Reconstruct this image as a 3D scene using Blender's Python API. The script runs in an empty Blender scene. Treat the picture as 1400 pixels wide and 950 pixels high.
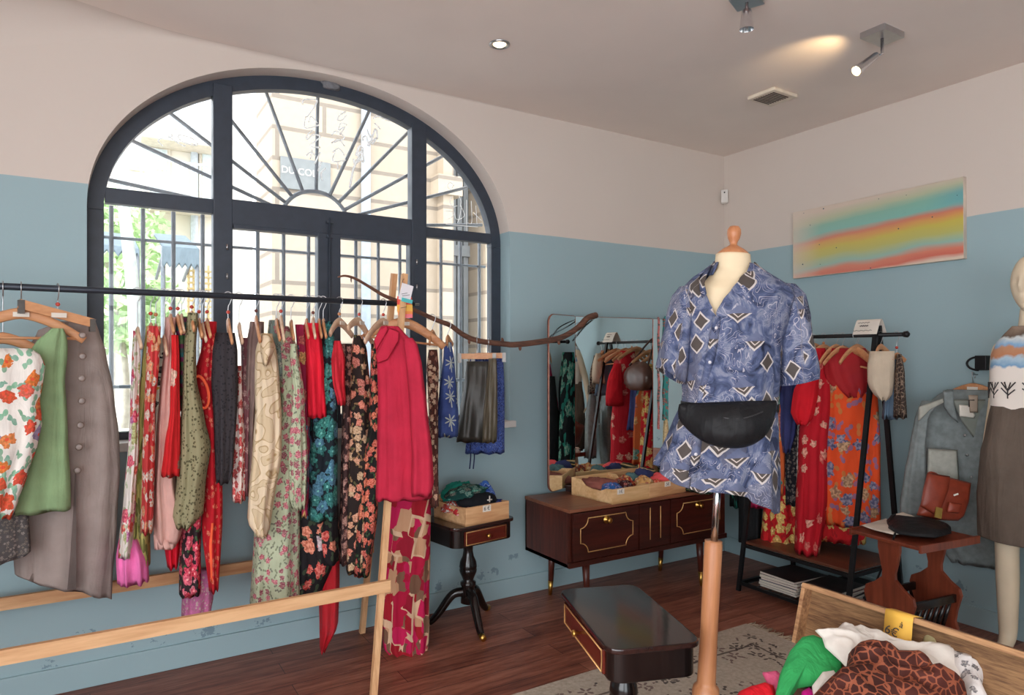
import bpy, bmesh, math, random
from mathutils import Vector, Matrix, noise
PI = math.pi
rnd = random.Random(7)
SC = bpy.context.scene
COL = SC.collection

# ------------------------------------------------------------------ camera, world, lights
F, CX, HY, H = 937.0, 700.0, 488.0, 1.5
TH = math.atan2(577, 937)
fx, fy = math.sin(TH), math.cos(TH)
rx, ry = math.cos(TH), -math.sin(TH)
WY, WX, CZ = 3.669, 4.195, 3.055          # window wall, right wall, ceiling

cam_d = bpy.data.cameras.new('camera'); cam = bpy.data.objects.new('camera', cam_d); COL.objects.link(cam)
cam.location = (0, 0, H)
cam.rotation_euler = (PI/2, 0, -TH)
cam_d.sensor_width = 36.0; cam_d.lens = 36.0*F/1400.0
cam_d.shift_y = (HY-475.0)/1400.0
cam_d.clip_start = 0.02; cam_d.clip_end = 200
SC.camera = cam

SC.view_settings.view_transform = 'Standard'; SC.view_settings.look = 'None'
SC.view_settings.gamma = 1.0; SC.view_settings.use_curve_mapping = False
SC.view_settings.exposure = 0.0

w = bpy.data.worlds.new('sky'); SC.world = w; w.use_nodes = True
bg = w.node_tree.nodes['Background']
bg.inputs['Color'].default_value = (0.86, 0.93, 1.0, 1); bg.inputs['Strength'].default_value = 4.8

def area(name, loc, rot, sx, sy, power, col=(1, 1, 1)):
    d = bpy.data.lights.new(name, 'AREA'); d.shape = 'RECTANGLE'; d.size = sx; d.size_y = sy
    d.energy = power; d.color = col
    o = bpy.data.objects.new(name, d); COL.objects.link(o); o.location = loc; o.rotation_euler = rot
    return o
# daylight through the shop front behind and to the left of the camera
area('daylight_shopfront', (-1.92, -0.6, 1.45), (0, -PI/2, 0), 2.3, 3.2, 57, (1.0, 0.97, 0.95))
area('daylight_doorway', (-0.7, -2.95, 1.45), (PI/2, 0, 0), 2.3, 2.3, 22, (1.0, 0.96, 0.93))
sun_d = bpy.data.lights.new('sun', 'SUN'); sun_d.energy = 2.5; sun_d.angle = 0.02; sun_d.color = (1, 0.95, 0.86)
sun = bpy.data.objects.new('sun', sun_d); COL.objects.link(sun)
sun.rotation_euler = Vector((0.9, 0.12, -0.8)).to_track_quat('-Z', 'Y').to_euler()

# ------------------------------------------------------------------ pixel helpers
def ray(px, py):
    u = (px-CX)/F; v = (HY-py)/F
    return Vector((fx+u*rx, fy+u*ry, v))
def at(px, py, t):
    d = ray(px, py); return Vector((d.x*t, d.y*t, H+d.z*t))
def onY(px, py, y):
    d = ray(px, py); return at(px, py, y/d.y)
def onX(px, py, x):
    d = ray(px, py); return at(px, py, x/d.x)
def onZ(px, py, z):
    d = ray(px, py); return at(px, py, (z-H)/d.z)
def tY(px, y): return y/ray(px, HY).y
def tX(px, x): return x/ray(px, HY).x

# ------------------------------------------------------------------ materials
def lin(c):
    return tuple(((v/255.0)/12.92 if v/255.0 <= 0.04045 else ((v/255.0+0.055)/1.055)**2.4) for v in c) + (1.0,)
class NT:
    def __init__(self, name):
        self.mat = bpy.data.materials.new(name); self.mat.use_nodes = True
        self.nt = self.mat.node_tree; self.n = self.nt.nodes
        self.b = self.n['Principled BSDF']
        self._obj = None
    def new(self, t): return self.n.new(t)
    def link(self, a, b): self.nt.links.new(a, b)
    def put(self, s, v):
        if hasattr(v, 'is_output'): self.link(v, s)
        else: s.default_value = v
    def coord(self, kind='Object', scale=None, rot=None, loc=None):
        tc = self.new('ShaderNodeTexCoord'); o = tc.outputs[kind]
        if scale or rot or loc:
            m = self.new('ShaderNodeMapping'); self.link(o, m.inputs[0])
            if scale: m.inputs['Scale'].default_value = scale
            if rot: m.inputs['Rotation'].default_value = rot
            if loc: m.inputs['Location'].default_value = loc
            o = m.outputs[0]
        return o
    def noise(self, vec, scale, detail=3, rough=0.5, dist=0.0):
        x = self.new('ShaderNodeTexNoise'); self.link(vec, x.inputs['Vector'])
        x.inputs['Scale'].default_value = scale; x.inputs['Detail'].default_value = detail
        x.inputs['Roughness'].default_value = rough; x.inputs['Distortion'].default_value = dist
        return x
    def voro(self, vec, scale, feat='F1', metric='EUCLIDEAN', rand=1.0):
        x = self.new('ShaderNodeTexVoronoi'); x.feature = feat
        if feat != 'DISTANCE_TO_EDGE': x.distance = metric
        self.link(vec, x.inputs['Vector']); x.inputs['Scale'].default_value = scale; x.inputs['Randomness'].default_value = rand
        return x
    def math(self, op, a, b=0.0, c=None):
        x = self.new('ShaderNodeMath'); x.operation = op
        self.put(x.inputs[0], a); self.put(x.inputs[1], b)
        if c is not None: self.put(x.inputs[2], c)
        return x.outputs[0]
    def mix(self, fac, a, b, mode='MIX'):
        x = self.new('ShaderNodeMix'); x.data_type = 'RGBA'; x.blend_type = mode
        self.put(x.inputs[0], fac); self.put(x.inputs[6], a); self.put(x.inputs[7], b)
        return x.outputs[2]
    def ramp(self, fac, stops, mode='LINEAR'):
        x = self.new('ShaderNodeValToRGB'); x.color_ramp.interpolation = mode
        e = x.color_ramp.elements
        while len(e) < len(stops): e.new(0.5)
        for i, (p, c) in enumerate(stops): e[i].position = p; e[i].color = c
        self.put(x.inputs[0], fac); return x.outputs[0]
    def sep(self, c):
        x = self.new('ShaderNodeSeparateColor'); self.link(c, x.inputs[0]); return x.outputs
    def warp(self, vec, scale, amt):
        nz = self.noise(vec, scale, 2)
        s = self.new('ShaderNodeVectorMath'); s.operation = 'MULTIPLY_ADD'
        self.link(nz.outputs['Color'], s.inputs[0]); s.inputs[1].default_value = (amt,)*3; self.link(vec, s.inputs[2])
        return s.outputs[0]
    def bump(self, h, strength=0.2, dist=0.01):
        x = self.new('ShaderNodeBump'); x.inputs['Strength'].default_value = strength; x.inputs['Distance'].default_value = dist
        self.link(h, x.inputs['Height']); self.link(x.outputs[0], self.b.inputs['Normal'])
    def done(self, col, rough=0.8, metal=0.0, spec=None):
        self.put(self.b.inputs['Base Color'], col)
        self.put(self.b.inputs['Roughness'], rough); self.b.inputs['Metallic'].default_value = metal
        if spec is not None: self.b.inputs['Specular IOR Level'].default_value = spec
        return self.mat

def flat(name, rgb, rough=0.6, metal=0.0, var=0.12, vs=12.0, spec=None, bump=0.0):
    m = NT(name); c = m.coord(); n = m.noise(c, vs, 4)
    a = lin(rgb); d = tuple(v*(1-var) for v in a[:3])+(1,); e = tuple(min(1, v*(1+var)) for v in a[:3])+(1,)
    if bump: m.bump(m.noise(c, vs*4, 4).outputs[0], bump, 0.004)
    return m.done(m.ramp(n.outputs[0], [(0.3, d), (0.7, e)]), rough, metal, spec)
def cloth(name, rgb, var=0.16, rough=0.85, weave=260.0):
    m = NT(name); c = m.coord(); n = m.noise(c, 9, 4); a = lin(rgb)
    d = tuple(v*(1-var) for v in a[:3])+(1,); e = tuple(min(1, v*(1+var)) for v in a[:3])+(1,)
    folds_bump(m)
    return m.done(m.ramp(n.outputs[0], [(0.3, d), (0.7, e)]), rough, 0, 0.25)
def wood(name, c1, c2, axis=0, scale=9.0, rough=0.5, spec=None, ring=1.0):
    m = NT(name); s = [1.0, 1.0, 1.0]; s[axis] = 0.09
    v = m.coord('Object', tuple(s)); v = m.warp(v, 3.0, 0.05*ring)
    n = m.noise(v, scale*6, 5, 0.6); n2 = m.noise(v, scale*1.2, 3)
    f = m.math('ADD', m.math('MULTIPLY', n.outputs[0], 0.55), m.math('MULTIPLY', n2.outputs[0], 0.45))
    m.bump(n.outputs[0], 0.06, 0.002)
    return m.done(m.ramp(f, [(0.36, lin(c1)), (0.62, lin(c2))]), rough, 0, spec)
def uv2(m, sx=1.0, sy=1.0, off=(0, 0), ux=-1.0):
    x = m.new('ShaderNodeSeparateXYZ'); m.link(m.coord('UV'), x.inputs[0])
    c = m.new('ShaderNodeCombineXYZ'); m.link(m.math('MULTIPLY_ADD', x.outputs[0], sx, off[0]), c.inputs[0]); m.link(m.math('MULTIPLY_ADD', x.outputs[1], sy, off[1]), c.inputs[1])
    return c.outputs[0]
def cells(m, vec, scale, rand=1.0, metric='EUCLIDEAN'):
    v = m.voro(vec, scale, 'F1', metric, rand); v.voronoi_dimensions = '2D'
    s = m.new('ShaderNodeVectorMath'); s.operation = 'SUBTRACT'; m.link(vec, s.inputs[0]); m.link(v.outputs['Position'], s.inputs[1])
    x = m.new('ShaderNodeSeparateXYZ'); m.link(s.outputs[0], x.inputs[0]); rgb = m.sep(v.outputs['Color'])
    ang = m.math('MULTIPLY_ADD', rgb[2], 6.28, m.math('ARCTAN2', x.outputs[1], x.outputs[0]))
    return v.outputs['Distance'], ang, rgb, x.outputs
def folds_bump(m, strength=0.4):
    c = m.coord('Object', (1, 1, 0.16)); a = m.noise(c, 16, 3, 0.55, 0.6); b = m.noise(m.coord(), 7, 4, 0.6, 1.0)
    h = m.math('MULTIPLY_ADD', b.outputs[0], 0.5, a.outputs[0])
    m.bump(h, strength, 0.03)
def floral(name, base, cols, leaf=None, scale=16.0, size=0.36, dens=0.75, center=None, lsize=0.3, ldens=0.6, off=(0, 0, 0), stretch=(1, 1, 1), base2=None, petals=5):
    m = NT(name); scale *= 1.35; sx, sy = stretch[0], stretch[2]
    c0 = uv2(m, sx, sy, (off[0], off[2])); c = m.warp(c0, scale*1.3, 0.22/scale)
    d, ang, s, _ = cells(m, c, scale)
    nz = m.noise(c0, scale*2.6, 3)
    R_ = m.math('MULTIPLY', m.math('MULTIPLY_ADD', m.math('COSINE', m.math('MULTIPLY', ang, float(petals))), 0.15, 0.95), m.math('MULTIPLY_ADD', s[2], size*0.5, size*0.85))
    nh = m.noise(c0, scale*5.5, 2)
    d2 = m.math('MULTIPLY_ADD', m.math('SUBTRACT', nz.outputs[0], 0.5), 0.5, d); d2 = m.math('MULTIPLY_ADD', m.math('SUBTRACT', nh.outputs[0], 0.5), 0.4, d2)
    fm = m.math('MULTIPLY', m.math('LESS_THAN', d2, R_), m.math('LESS_THAN', s[0], dens))
    k = len(cols); fc = m.ramp(s[1], [(i/k, lin(cc)) for i, cc in enumerate(cols)], 'CONSTANT')
    col = lin(base)
    bn = m.ramp(m.noise(c0, scale*0.5, 3).outputs[0], [(0.35, tuple(v*.86 for v in lin(base)[:3])+(1,)), (0.65, lin(base2 or base))])
    col = bn
    if leaf:
        cl = m.warp(uv2(m, sx*1.2, sy*0.9, (off[0]+3.3, off[2]+1.4)), scale, 0.15/scale)
        ld, la, ls, _ = cells(m, cl, scale*1.5)
        lr = m.math('MULTIPLY', m.math('MULTIPLY_ADD', m.math('POWER', m.math('ABSOLUTE', m.math('COSINE', la)), 2.2), 0.85, 0.2), lsize*1.55)
        lm = m.math('MULTIPLY', m.math('LESS_THAN', ld, lr), m.math('LESS_THAN', ls[0], ldens))
        lc = [leaf] if not isinstance(leaf, list) else leaf
        lcol = m.ramp(ls[1], [(i/len(lc), lin(cc)) for i, cc in enumerate(lc)], 'CONSTANT')
        lcol = m.mix(m.math('MULTIPLY', nz.outputs[0], 0.5), lcol, bn)
        col = m.mix(lm, col, lcol)
    shade = m.mix(m.ramp(nh.outputs[0], [(0.4, (0, 0, 0, 1)), (0.6, (1, 1, 1, 1))]), m.mix(0.5, fc, lin(tuple(int(x*.55) for x in cols[0]))), m.mix(0.2, fc, lin(center or (255, 236, 214))))
    col = m.mix(fm, col, shade)
    if center: col = m.mix(m.math('MULTIPLY', m.math('LESS_THAN', d, 0.1), fm), col, lin(center))
    folds_bump(m)
    return m.done(col, 0.85, 0, 0.25)
def swirl(name, a, b, c_, scale=7.0, bands=5.0):
    m = NT(name); c = m.coord(); n = m.noise(c, scale, 1, 0.4, 1.2)
    f = m.math('FRACT', m.math('MULTIPLY', n.outputs[0], bands))
    col = m.ramp(f, [(0.0, lin(a)), (0.42, lin(a)), (0.5, lin(c_)), (0.58, lin(b)), (0.92, lin(b)), (1.0, lin(c_))])
    folds_bump(m); return m.done(col, 0.8, 0, 0.25)
def giraffe(name, patch, net, scale=22.0):
    m = NT(name); c = m.warp(m.coord('Object'), 20, 0.012); v = m.voro(c, scale, 'DISTANCE_TO_EDGE')
    n = m.noise(c, 6, 3)
    pc = m.ramp(n.outputs[0], [(0.35, lin(tuple(x*0.7 for x in patch))), (0.65, lin(patch))])
    return m.done(m.mix(m.math('LESS_THAN', v.outputs['Distance'], 0.075), pc, lin(net)), 0.75, 0, 0.25)
def spots(name, base, spot, scale=60.0, size=0.33, dens=0.8):
    m = NT(name); c = m.warp(m.coord('Object'), 50, 0.01); v = m.voro(c, scale); s = m.sep(v.outputs['Color'])
    f = m.math('MULTIPLY', m.math('LESS_THAN', v.outputs['Distance'], size), m.math('LESS_THAN', s[0], dens))
    folds_bump(m); return m.done(m.mix(f, lin(base), lin(spot)), 0.85, 0, 0.25)
def patchwork(name, cols, scale=8.0):
    m = NT(name); c0 = m.warp(uv2(m, 1.0, 0.8), 2.2, 0.06)
    rt = m.new('ShaderNodeVectorRotate'); rt.rotation_type = 'Z_AXIS'; rt.inputs['Angle'].default_value = 0.25; m.link(c0, rt.inputs['Vector'])
    d, _a, s, xy = cells(m, rt.outputs[0], scale, 0.6, 'CHEBYCHEV'); d2, _b, s2, xy2 = cells(m, c0, scale*1.7, 0.8, 'CHEBYCHEV')
    k = len(cols)
    col = m.ramp(s[0], [(i/k, lin(cc)) for i, cc in enumerate(cols)], 'CONSTANT')
    col2 = m.ramp(s2[1], [(i/k, lin(cc)) for i, cc in enumerate(cols[::-1])], 'CONSTANT')
    col = m.mix(m.math('LESS_THAN', s[1], 0.45), col, col2)
    col = m.mix(m.math('MULTIPLY', m.math('GREATER_THAN', d, 0.44), m.math('LESS_THAN', s[2], 0.4)), col, lin((214, 178, 146)))
    folds_bump(m)
    return m.done(col, 0.8, 0, 0.25)
def stripes(name, cols, scale=9.0, warp=0.03):
    m = NT(name); c = m.warp(m.coord('Object'), 3.0, warp)
    x = m.new('ShaderNodeSeparateXYZ'); m.link(c, x.inputs[0])
    f = m.math('FRACT', m.math('MULTIPLY', x.outputs[2], scale)); k = len(cols)
    return m.done(m.ramp(f, [(i/k, lin(cc)) for i, cc in enumerate(cols)], 'CONSTANT'), 0.8, 0, 0.25)
def shirt_mat():
    m = NT('blue_tropic_print'); c = m.coord('Object'); w_ = m.warp(c, 9, 0.035)
    n = m.noise(w_, 13, 5, 0.62, 1.6)
    col = m.ramp(n.outputs[0], [(0.3, lin((24, 30, 52))), (0.42, lin((60, 70, 100))), (0.52, lin((84, 94, 126))), (0.62, lin((126, 131, 150))), (0.74, lin((70, 80, 112)))])
    # starburst blotches
    sv = m.voro(m.warp(c, 30, 0.03), 8.0); ss = m.sep(sv.outputs['Color'])
    blot = m.math('MULTIPLY', m.math('LESS_THAN', m.math('ADD', sv.outputs['Distance'], m.math('MULTIPLY', n.outputs[0], 0.5)), 0.48), m.math('LESS_THAN', ss[0], 0.5))
    col = m.mix(m.math('MULTIPLY', blot, 0.85), col, lin((34, 40, 66)))
    # grey taupe clouds
    g = m.noise(c, 5.5, 2)
    col = m.mix(m.math('MULTIPLY', m.math('GREATER_THAN', g.outputs[0], 0.58), 0.45), col, lin((104, 102, 114)))
    # pale wandering lines
    ln = m.noise(c, 10.0, 1, 0.4, 2.4)
    lf = m.math('FRACT', m.math('MULTIPLY', ln.outputs[0], 9.0))
    gate = m.math('GREATER_THAN', m.noise(c, 7.0, 1).outputs[0], 0.47)
    col = m.mix(m.math('MULTIPLY', m.math('MULTIPLY', m.math('LESS_THAN', lf, 0.11), gate), 0.85), col, lin((176, 172, 182)))
    # taupe diamonds with pale outlines
    rt = m.new('ShaderNodeVectorRotate'); rt.rotation_type = 'Z_AXIS'; rt.inputs['Angle'].default_value = 0.72; m.link(m.warp(uv2(m, 1, 1, (0.13, 0.4)), 14, 0.02), rt.inputs['Vector'])
    dd, _a, ds, dx = cells(m, rt.outputs[0], 12.6, 0.95, 'CHEBYCHEV')
    on = m.math('LESS_THAN', ds[0], 0.64)
    col = m.mix(m.math('MULTIPLY', m.math('LESS_THAN', dd, 0.3), on), col, lin((192, 184, 180)))
    col = m.mix(m.math('MULTIPLY', m.math('LESS_THAN', dd, 0.235), on), col, lin((78, 70, 66)))
    half = m.math('MULTIPLY', m.math('LESS_THAN', m.math('SUBTRACT', dx[0], dx[1]), 0.0), m.math('MULTIPLY', on, m.math('LESS_THAN', ds[1], 0.5)))
    half = m.math('MULTIPLY', half, m.math('LESS_THAN', dd, 0.3)); col = m.mix(half, col, m.mix(n.outputs[0], lin((56, 66, 98)), lin((118, 124, 150))))
    ring = m.math('MULTIPLY', m.math('MULTIPLY', m.math('GREATER_THAN', dd, 0.1), m.math('LESS_THAN', dd, 0.14)), m.math('MULTIPLY', on, m.math('LESS_THAN', ds[1], 0.5)))
    ring = m.math('MULTIPLY', ring, m.math('GREATER_THAN', m.math('SUBTRACT', dx[0], dx[1]), 0.0)); col = m.mix(ring, col, lin((196, 184, 176)))
    m.bump(m.noise(c, 260, 2).outputs[0], 0.1, 0.002)
    return m.done(col, 0.72, 0, 0.3)
def palm_mat():
    m = NT('blue_palm_print'); c = uv2(m, 1, 1, (.02, .03)); d, ang, rgb, xy = cells(m, c, 10.0, 0.35)
    a0 = m.math('SUBTRACT', ang, m.math('MULTIPLY', rgb[2], 6.28))
    fr = m.math('ABSOLUTE', m.math('COSINE', m.math('MULTIPLY', a0, 3.5)))
    crown = m.math('LESS_THAN', d, m.math('MULTIPLY_ADD', m.math('POWER', fr, 3.0), 0.3, 0.05))
    trunk = m.math('MULTIPLY', m.math('LESS_THAN', m.math('ABSOLUTE', m.math('MULTIPLY_ADD', xy[1], .15, xy[0])), 0.003), m.math('MULTIPLY', m.math('LESS_THAN', xy[1], 0.0), m.math('GREATER_THAN', xy[1], -0.058)))
    nb = m.noise(m.coord(), 12, 4)
    base = m.ramp(nb.outputs[0], [(.3, lin((48, 66, 120))), (.7, lin((76, 98, 160)))])
    folds_bump(m)
    return m.done(m.mix(m.math('MAXIMUM', crown, trunk), base, lin((176, 186, 180))), 0.8, 0, 0.25)
def wall_mat():
    m = NT('two_tone_paint'); g = m.new('ShaderNodeNewGeometry'); x = m.new('ShaderNodeSeparateXYZ'); m.link(g.outputs['Position'], x.inputs[0])
    n = m.noise(g.outputs['Position'], 1.6, 5); n2 = m.noise(g.outputs['Position'], 5, 2)
    edge = m.math('ADD', x.outputs[2], m.math('MULTIPLY', m.math('SUBTRACT', n2.outputs[0], 0.5), 0.006))
    up = m.math('GREATER_THAN', edge, 2.288)
    blue = m.mix(n.outputs[0], lin((156, 181, 187)), lin((163, 188, 194)))
    wh = m.mix(n.outputs[0], lin((214, 202, 192)), lin((220, 208, 198)))
    col = m.mix(up, blue, wh)
    # scuffs and flaked paint close to the floor
    sc = m.noise(g.outputs['Position'], 9, 6, 0.7)
    low = m.math('MULTIPLY', m.math('LESS_THAN', x.outputs[2], 0.26), m.math('GREATER_THAN', x.outputs[2], 0.12))
    col = m.mix(m.math('MULTIPLY', m.math('MULTIPLY', low, m.math('GREATER_THAN', sc.outputs[0], 0.6)), 0.6), col, lin((96, 118, 134)))
    m.bump(m.noise(g.outputs['Position'], 55, 4).outputs[0], 0.1, 0.004)
    return m.done(col, 0.65, 0, 0.3)
def floor_mat():
    m = NT('laminate_planks'); g = m.coord('Object')
    b = m.new('ShaderNodeTexBrick'); m.link(g, b.inputs['Vector'])
    b.inputs['Scale'].default_value = 1.0; b.inputs['Brick Width'].default_value = 1.25; b.inputs['Row Height'].default_value = 0.128
    b.inputs['Mortar Size'].default_value = 0.0016; b.inputs['Mortar Smooth'].default_value = 0.3; b.offset = 0.37
    b.inputs['Color1'].default_value = (0.15,)*3+(1,); b.inputs['Color2'].default_value = (0.85,)*3+(1,); b.inputs['Mortar'].default_value = (0.5,)*3+(1,)
    v = m.coord('Object', (0.12, 1, 1)); v = m.warp(v, 3, 0.05)
    n = m.noise(v, 46, 6, 0.62); n2 = m.noise(v, 9, 4)
    f = m.math('ADD', m.math('MULTIPLY', n.outputs[0], 0.6), m.math('ADD', m.math('MULTIPLY', n2.outputs[0], 0.3), m.math('MULTIPLY', m.sep(b.outputs['Color'])[0], 0.16)))
    col = m.ramp(f, [(0.34, lin((84, 42, 32))), (0.52, lin((136, 80, 62))), (0.7, lin((172, 114, 92)))])
    col = m.mix(b.outputs['Fac'], col, lin((40, 24, 20)))
    m.bump(n.outputs[0], 0.05, 0.002)
    return m.done(col, 0.42, 0, 0.4)
def rug_mat(cx, cy, hx, hy):
    m = NT('rug_weave'); g = m.coord('Object'); x = m.new('ShaderNodeSeparateXYZ'); m.link(g, x.inputs[0])
    ex = m.math('SUBTRACT', hx, m.math('ABSOLUTE', x.outputs[0])); ey = m.math('SUBTRACT', hy, m.math('ABSOLUTE', x.outputs[1]))
    e = m.math('MINIMUM', ex, ey)
    n = m.noise(g, 60, 3)
    col = m.ramp(n.outputs[0], [(0.3, lin((176, 164, 148))), (0.7, lin((200, 188, 172)))])
    wv = m.noise(g, 7, 2)
    ew = m.math('ADD', e, m.math('MULTIPLY', m.math('SUBTRACT', wv.outputs[0], 0.5), 0.05))
    line = m.math('LESS_THAN', m.math('ABSOLUTE', m.math('SUBTRACT', ew, 0.2)), 0.007)
    d, ang, rgb, xy = cells(m, m.warp(g, 20, 0.02), 10.5, 0.75)
    nz = m.noise(g, 70, 2)
    R_ = m.math('MULTIPLY_ADD', m.math('COSINE', m.math('MULTIPLY', ang, 5.0)), 0.2, 0.27)
    pet = m.math('MULTIPLY', m.math('MULTIPLY', m.math('LESS_THAN', m.math('MULTIPLY_ADD', nz.outputs[0], 0.12, d), R_), m.math('GREATER_THAN', d, 0.1)), m.math('LESS_THAN', rgb[0], 0.7))
    d2, ang2, rgb2, xy2 = cells(m, m.warp(g, 20, 0.02), 21.0, 0.9)
    lf = m.math('MULTIPLY', m.math('LESS_THAN', d2, m.math('MULTIPLY', m.math('POWER', m.math('ABSOLUTE', m.math('COSINE', ang2)), 3.0), 0.46)), m.math('LESS_THAN', rgb2[0], 0.4))
    band = m.math('LESS_THAN', m.math('ABSOLUTE', m.math('SUBTRACT', e, 0.2)), 0.1)
    med = m.math('MULTIPLY', m.math('GREATER_THAN', e, 0.36), m.math('GREATER_THAN', m.noise(g, 2.6, 1).outputs[0], 0.47))
    fl = m.math('MULTIPLY', m.math('MAXIMUM', pet, lf), m.math('MAXIMUM', band, med))
    col = m.mix(m.math('MULTIPLY', fl, 0.85), col, m.ramp(rgb[1], [(0, lin((66, 58, 58))), (0.6, lin((112, 90, 90))), (0.85, lin((84, 76, 74)))], 'CONSTANT'))
    col = m.mix(m.math('MULTIPLY', line, 0.8), col, lin((78, 68, 66)))
    m.bump(m.noise(g, 330, 2).outputs[0], 0.35, 0.003)
    return m.done(col, 0.95, 0, 0.1)
def painting_mat():
    m = NT('painted_canvas'); g = m.coord('Object')       # local y along the wall (-.545...545), z up
    x = m.new('ShaderNodeSeparateXYZ'); m.link(m.warp(g, 3.0, 0.05), x.inputs[0])
    f = m.math('ADD', m.math('DIVIDE', x.outputs[2], 0.46), m.math('ADD', 0.47, m.math('MULTIPLY', x.outputs[1], 0.1)))
    n = m.noise(m.coord('Object', (1, 0.25, 3)), 9, 5)
    f = m.math('ADD', f, m.math('MULTIPLY', m.math('SUBTRACT', n.outputs[0], 0.5), 0.07))
    col = m.ramp(f, [(0.0, lin((226, 205, 186))), (0.05, lin((214, 110, 92))), (0.12, lin((222, 132, 108))), (0.2, lin((150, 192, 180))), (0.32, lin((190, 190, 110))),
                     (0.44, lin((206, 190, 84))), (0.52, lin((220, 160, 90))), (0.58, lin((214, 128, 104))), (0.66, lin((126, 190, 178))), (0.78, lin((130, 186, 168))), (0.88, lin((186, 194, 160))), (1.0, lin((214, 196, 180)))])
    fade = m.ramp(m.math('ADD', m.math('MULTIPLY', x.outputs[1], 0.9), 0.5), [(0.0, (0.0,)*3+(1,)), (0.82, (0.12,)*3+(1,)), (1.0, (0.75,)*3+(1,))])
    col = m.mix(fade, col, lin((222, 206, 190)))
    bl = m.math('MULTIPLY', m.ramp(f, [(.56, (0, 0, 0, 1)), (.7, (1, 1, 1, 1)), (.8, (1, 1, 1, 1)), (.9, (0, 0, 0, 1))]), m.ramp(m.math('ADD', x.outputs[1], 0.6), [(0, (1, 1, 1, 1)), (.3, (0, 0, 0, 1))]))
    col = m.mix(m.math('MULTIPLY', bl, 0.6), col, lin((84, 160, 190)))
    v = m.voro(g, 26); s = m.sep(v.outputs['Color'])
    sp = m.math('MULTIPLY', m.math('LESS_THAN', v.outputs['Distance'], 0.16), m.math('LESS_THAN', s[0], 0.13))
    col = m.mix(sp, col, lin((30, 66, 84)))
    m.bump(n.outputs[0], 0.15, 0.004)
    return m.done(col, 0.5)
def stone_mat(name, a, b, row=0.42, width=1.1, mortar=(150, 140, 128)):
    m = NT(name); c = m.coord('Object', None, (PI/2, 0, 0))
    br = m.new('ShaderNodeTexBrick'); m.link(c, br.inputs['Vector']); br.inputs['Scale'].default_value = 1
    br.inputs['Brick Width'].default_value = width; br.inputs['Row Height'].default_value = row; br.inputs['Mortar Size'].default_value = 0.026
    br.inputs['Color1'].default_value = lin(a); br.inputs['Color2'].default_value = lin(b); br.inputs['Mortar'].default_value = lin(mortar)
    n = m.noise(m.coord('Object'), 14, 6)
    col = m.mix(0.25, br.outputs['Color'], m.ramp(n.outputs[0], [(0.3, lin(b)), (0.7, lin(a))]))
    m.bump(n.outputs[0], 0.3, 0.02)
    return m.done(col, 0.9)
def glass_mat(name='window_glass', tint=(1, 1, 1, 1), refl=0.05):
    m = NT(name); m.n.remove(m.b); out = m.n['Material Output']
    tr = m.new('ShaderNodeBsdfTransparent'); tr.inputs[0].default_value = tint
    gl = m.new('ShaderNodeBsdfGlossy'); gl.inputs['Roughness'].default_value = 0.02
    fr = m.new('ShaderNodeFresnel'); fr.inputs[0].default_value = 1.35
    mx = m.new('ShaderNodeMixShader'); m.link(fr.outputs[0], mx.inputs[0])
    m.link(tr.outputs[0], mx.inputs[1]); m.link(gl.outputs[0], mx.inputs[2]); m.link(mx.outputs[0], out.inputs[0])
    return m.mat
def sheer(name, rgb, alpha=0.7):
    m = NT(name); c = m.coord(); n = m.noise(c, 8, 3); a = lin(rgb)
    m.done(m.ramp(n.outputs[0], [(0.3, tuple(v*0.8 for v in a[:3])+(1,)), (0.7, a)]), 0.7, 0, 0.25)
    m.b.inputs['Alpha'].default_value = alpha
    return m.mat
def emit(name, rgb, s):
    m = NT(name); m.b.inputs['Emission Color'].default_value = lin(rgb); m.b.inputs['Emission Strength'].default_value = s
    return m.done(lin(rgb), 0.5)

M = {}
M['wall'] = wall_mat(); M['floor'] = floor_mat()
M['ceiling'] = flat('lightened_wall_white', (238, 225, 215), 0.8, 0, 0.03, 2.0)  # the walls' white, lightened to hold the extra light on the ceiling
M['reveal'] = wall_mat()
M['frame'] = flat('dark_window_paint', (54, 62, 74), 0.45, 0, 0.1, 20)
M['glass'] = glass_mat(); M['iron'] = flat('grille_iron', (124, 130, 136), 0.6, 0.0, 0.15, 30)
M['white'] = flat('white_plastic', (224, 220, 214), 0.5, 0, 0.04)
M['black_metal'] = flat('black_metal', (26, 26, 28), 0.45, 0.3, 0.2, 30)
M['pine'] = wood('pine', (196, 140, 94), (232, 186, 138), 0, 7, 0.6)
M['pine_y'] = wood('pine_end', (196, 140, 94), (232, 186, 138), 2, 7, 0.6)
M['tray_pine'] = wood('tray_pine', (206, 158, 104), (234, 196, 146), 0, 9, 0.6)
M['hanger'] = wood('hanger_wood', (188, 126, 84), (220, 164, 118), 0, 8, 0.5)
M['hanger_light'] = wood('pale_hanger_wood', (206, 170, 138), (232, 202, 174), 0, 8, 0.5)
M['steel'] = flat('steel', (190, 190, 192), 0.3, 1.0, 0.05, 30)
M['clip'] = flat('dull_nickel', (120, 116, 112), .4, .7, .1, 40); M['horn'] = flat('horn_button', (128, 112, 104), .3, 0, .3, 60)
M['chrome'] = flat('brushed_chrome', (214, 214, 216), 0.18, 1.0, 0.04, 40)
M['brass'] = flat('brass', (206, 164, 88), 0.32, 1.0, 0.1, 60)
M['gold'] = flat('gold_inlay', (214, 170, 110), 0.4, 0.5, 0.08, 60)
M['mahogany'] = wood('mahogany', (40, 16, 12), (74, 30, 22), 0, 8, 0.28)
M['mahogany_v'] = wood('mahogany_upright', (50, 20, 15), (96, 44, 32), 2, 10, 0.35)
M['console_top'] = wood('console_top', (112, 66, 46), (146, 92, 66), 0, 8, 0.38)
M['ebony'] = wood('black_lacquer', (16, 12, 12), (32, 24, 22), 2, 8, 0.16)
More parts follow.
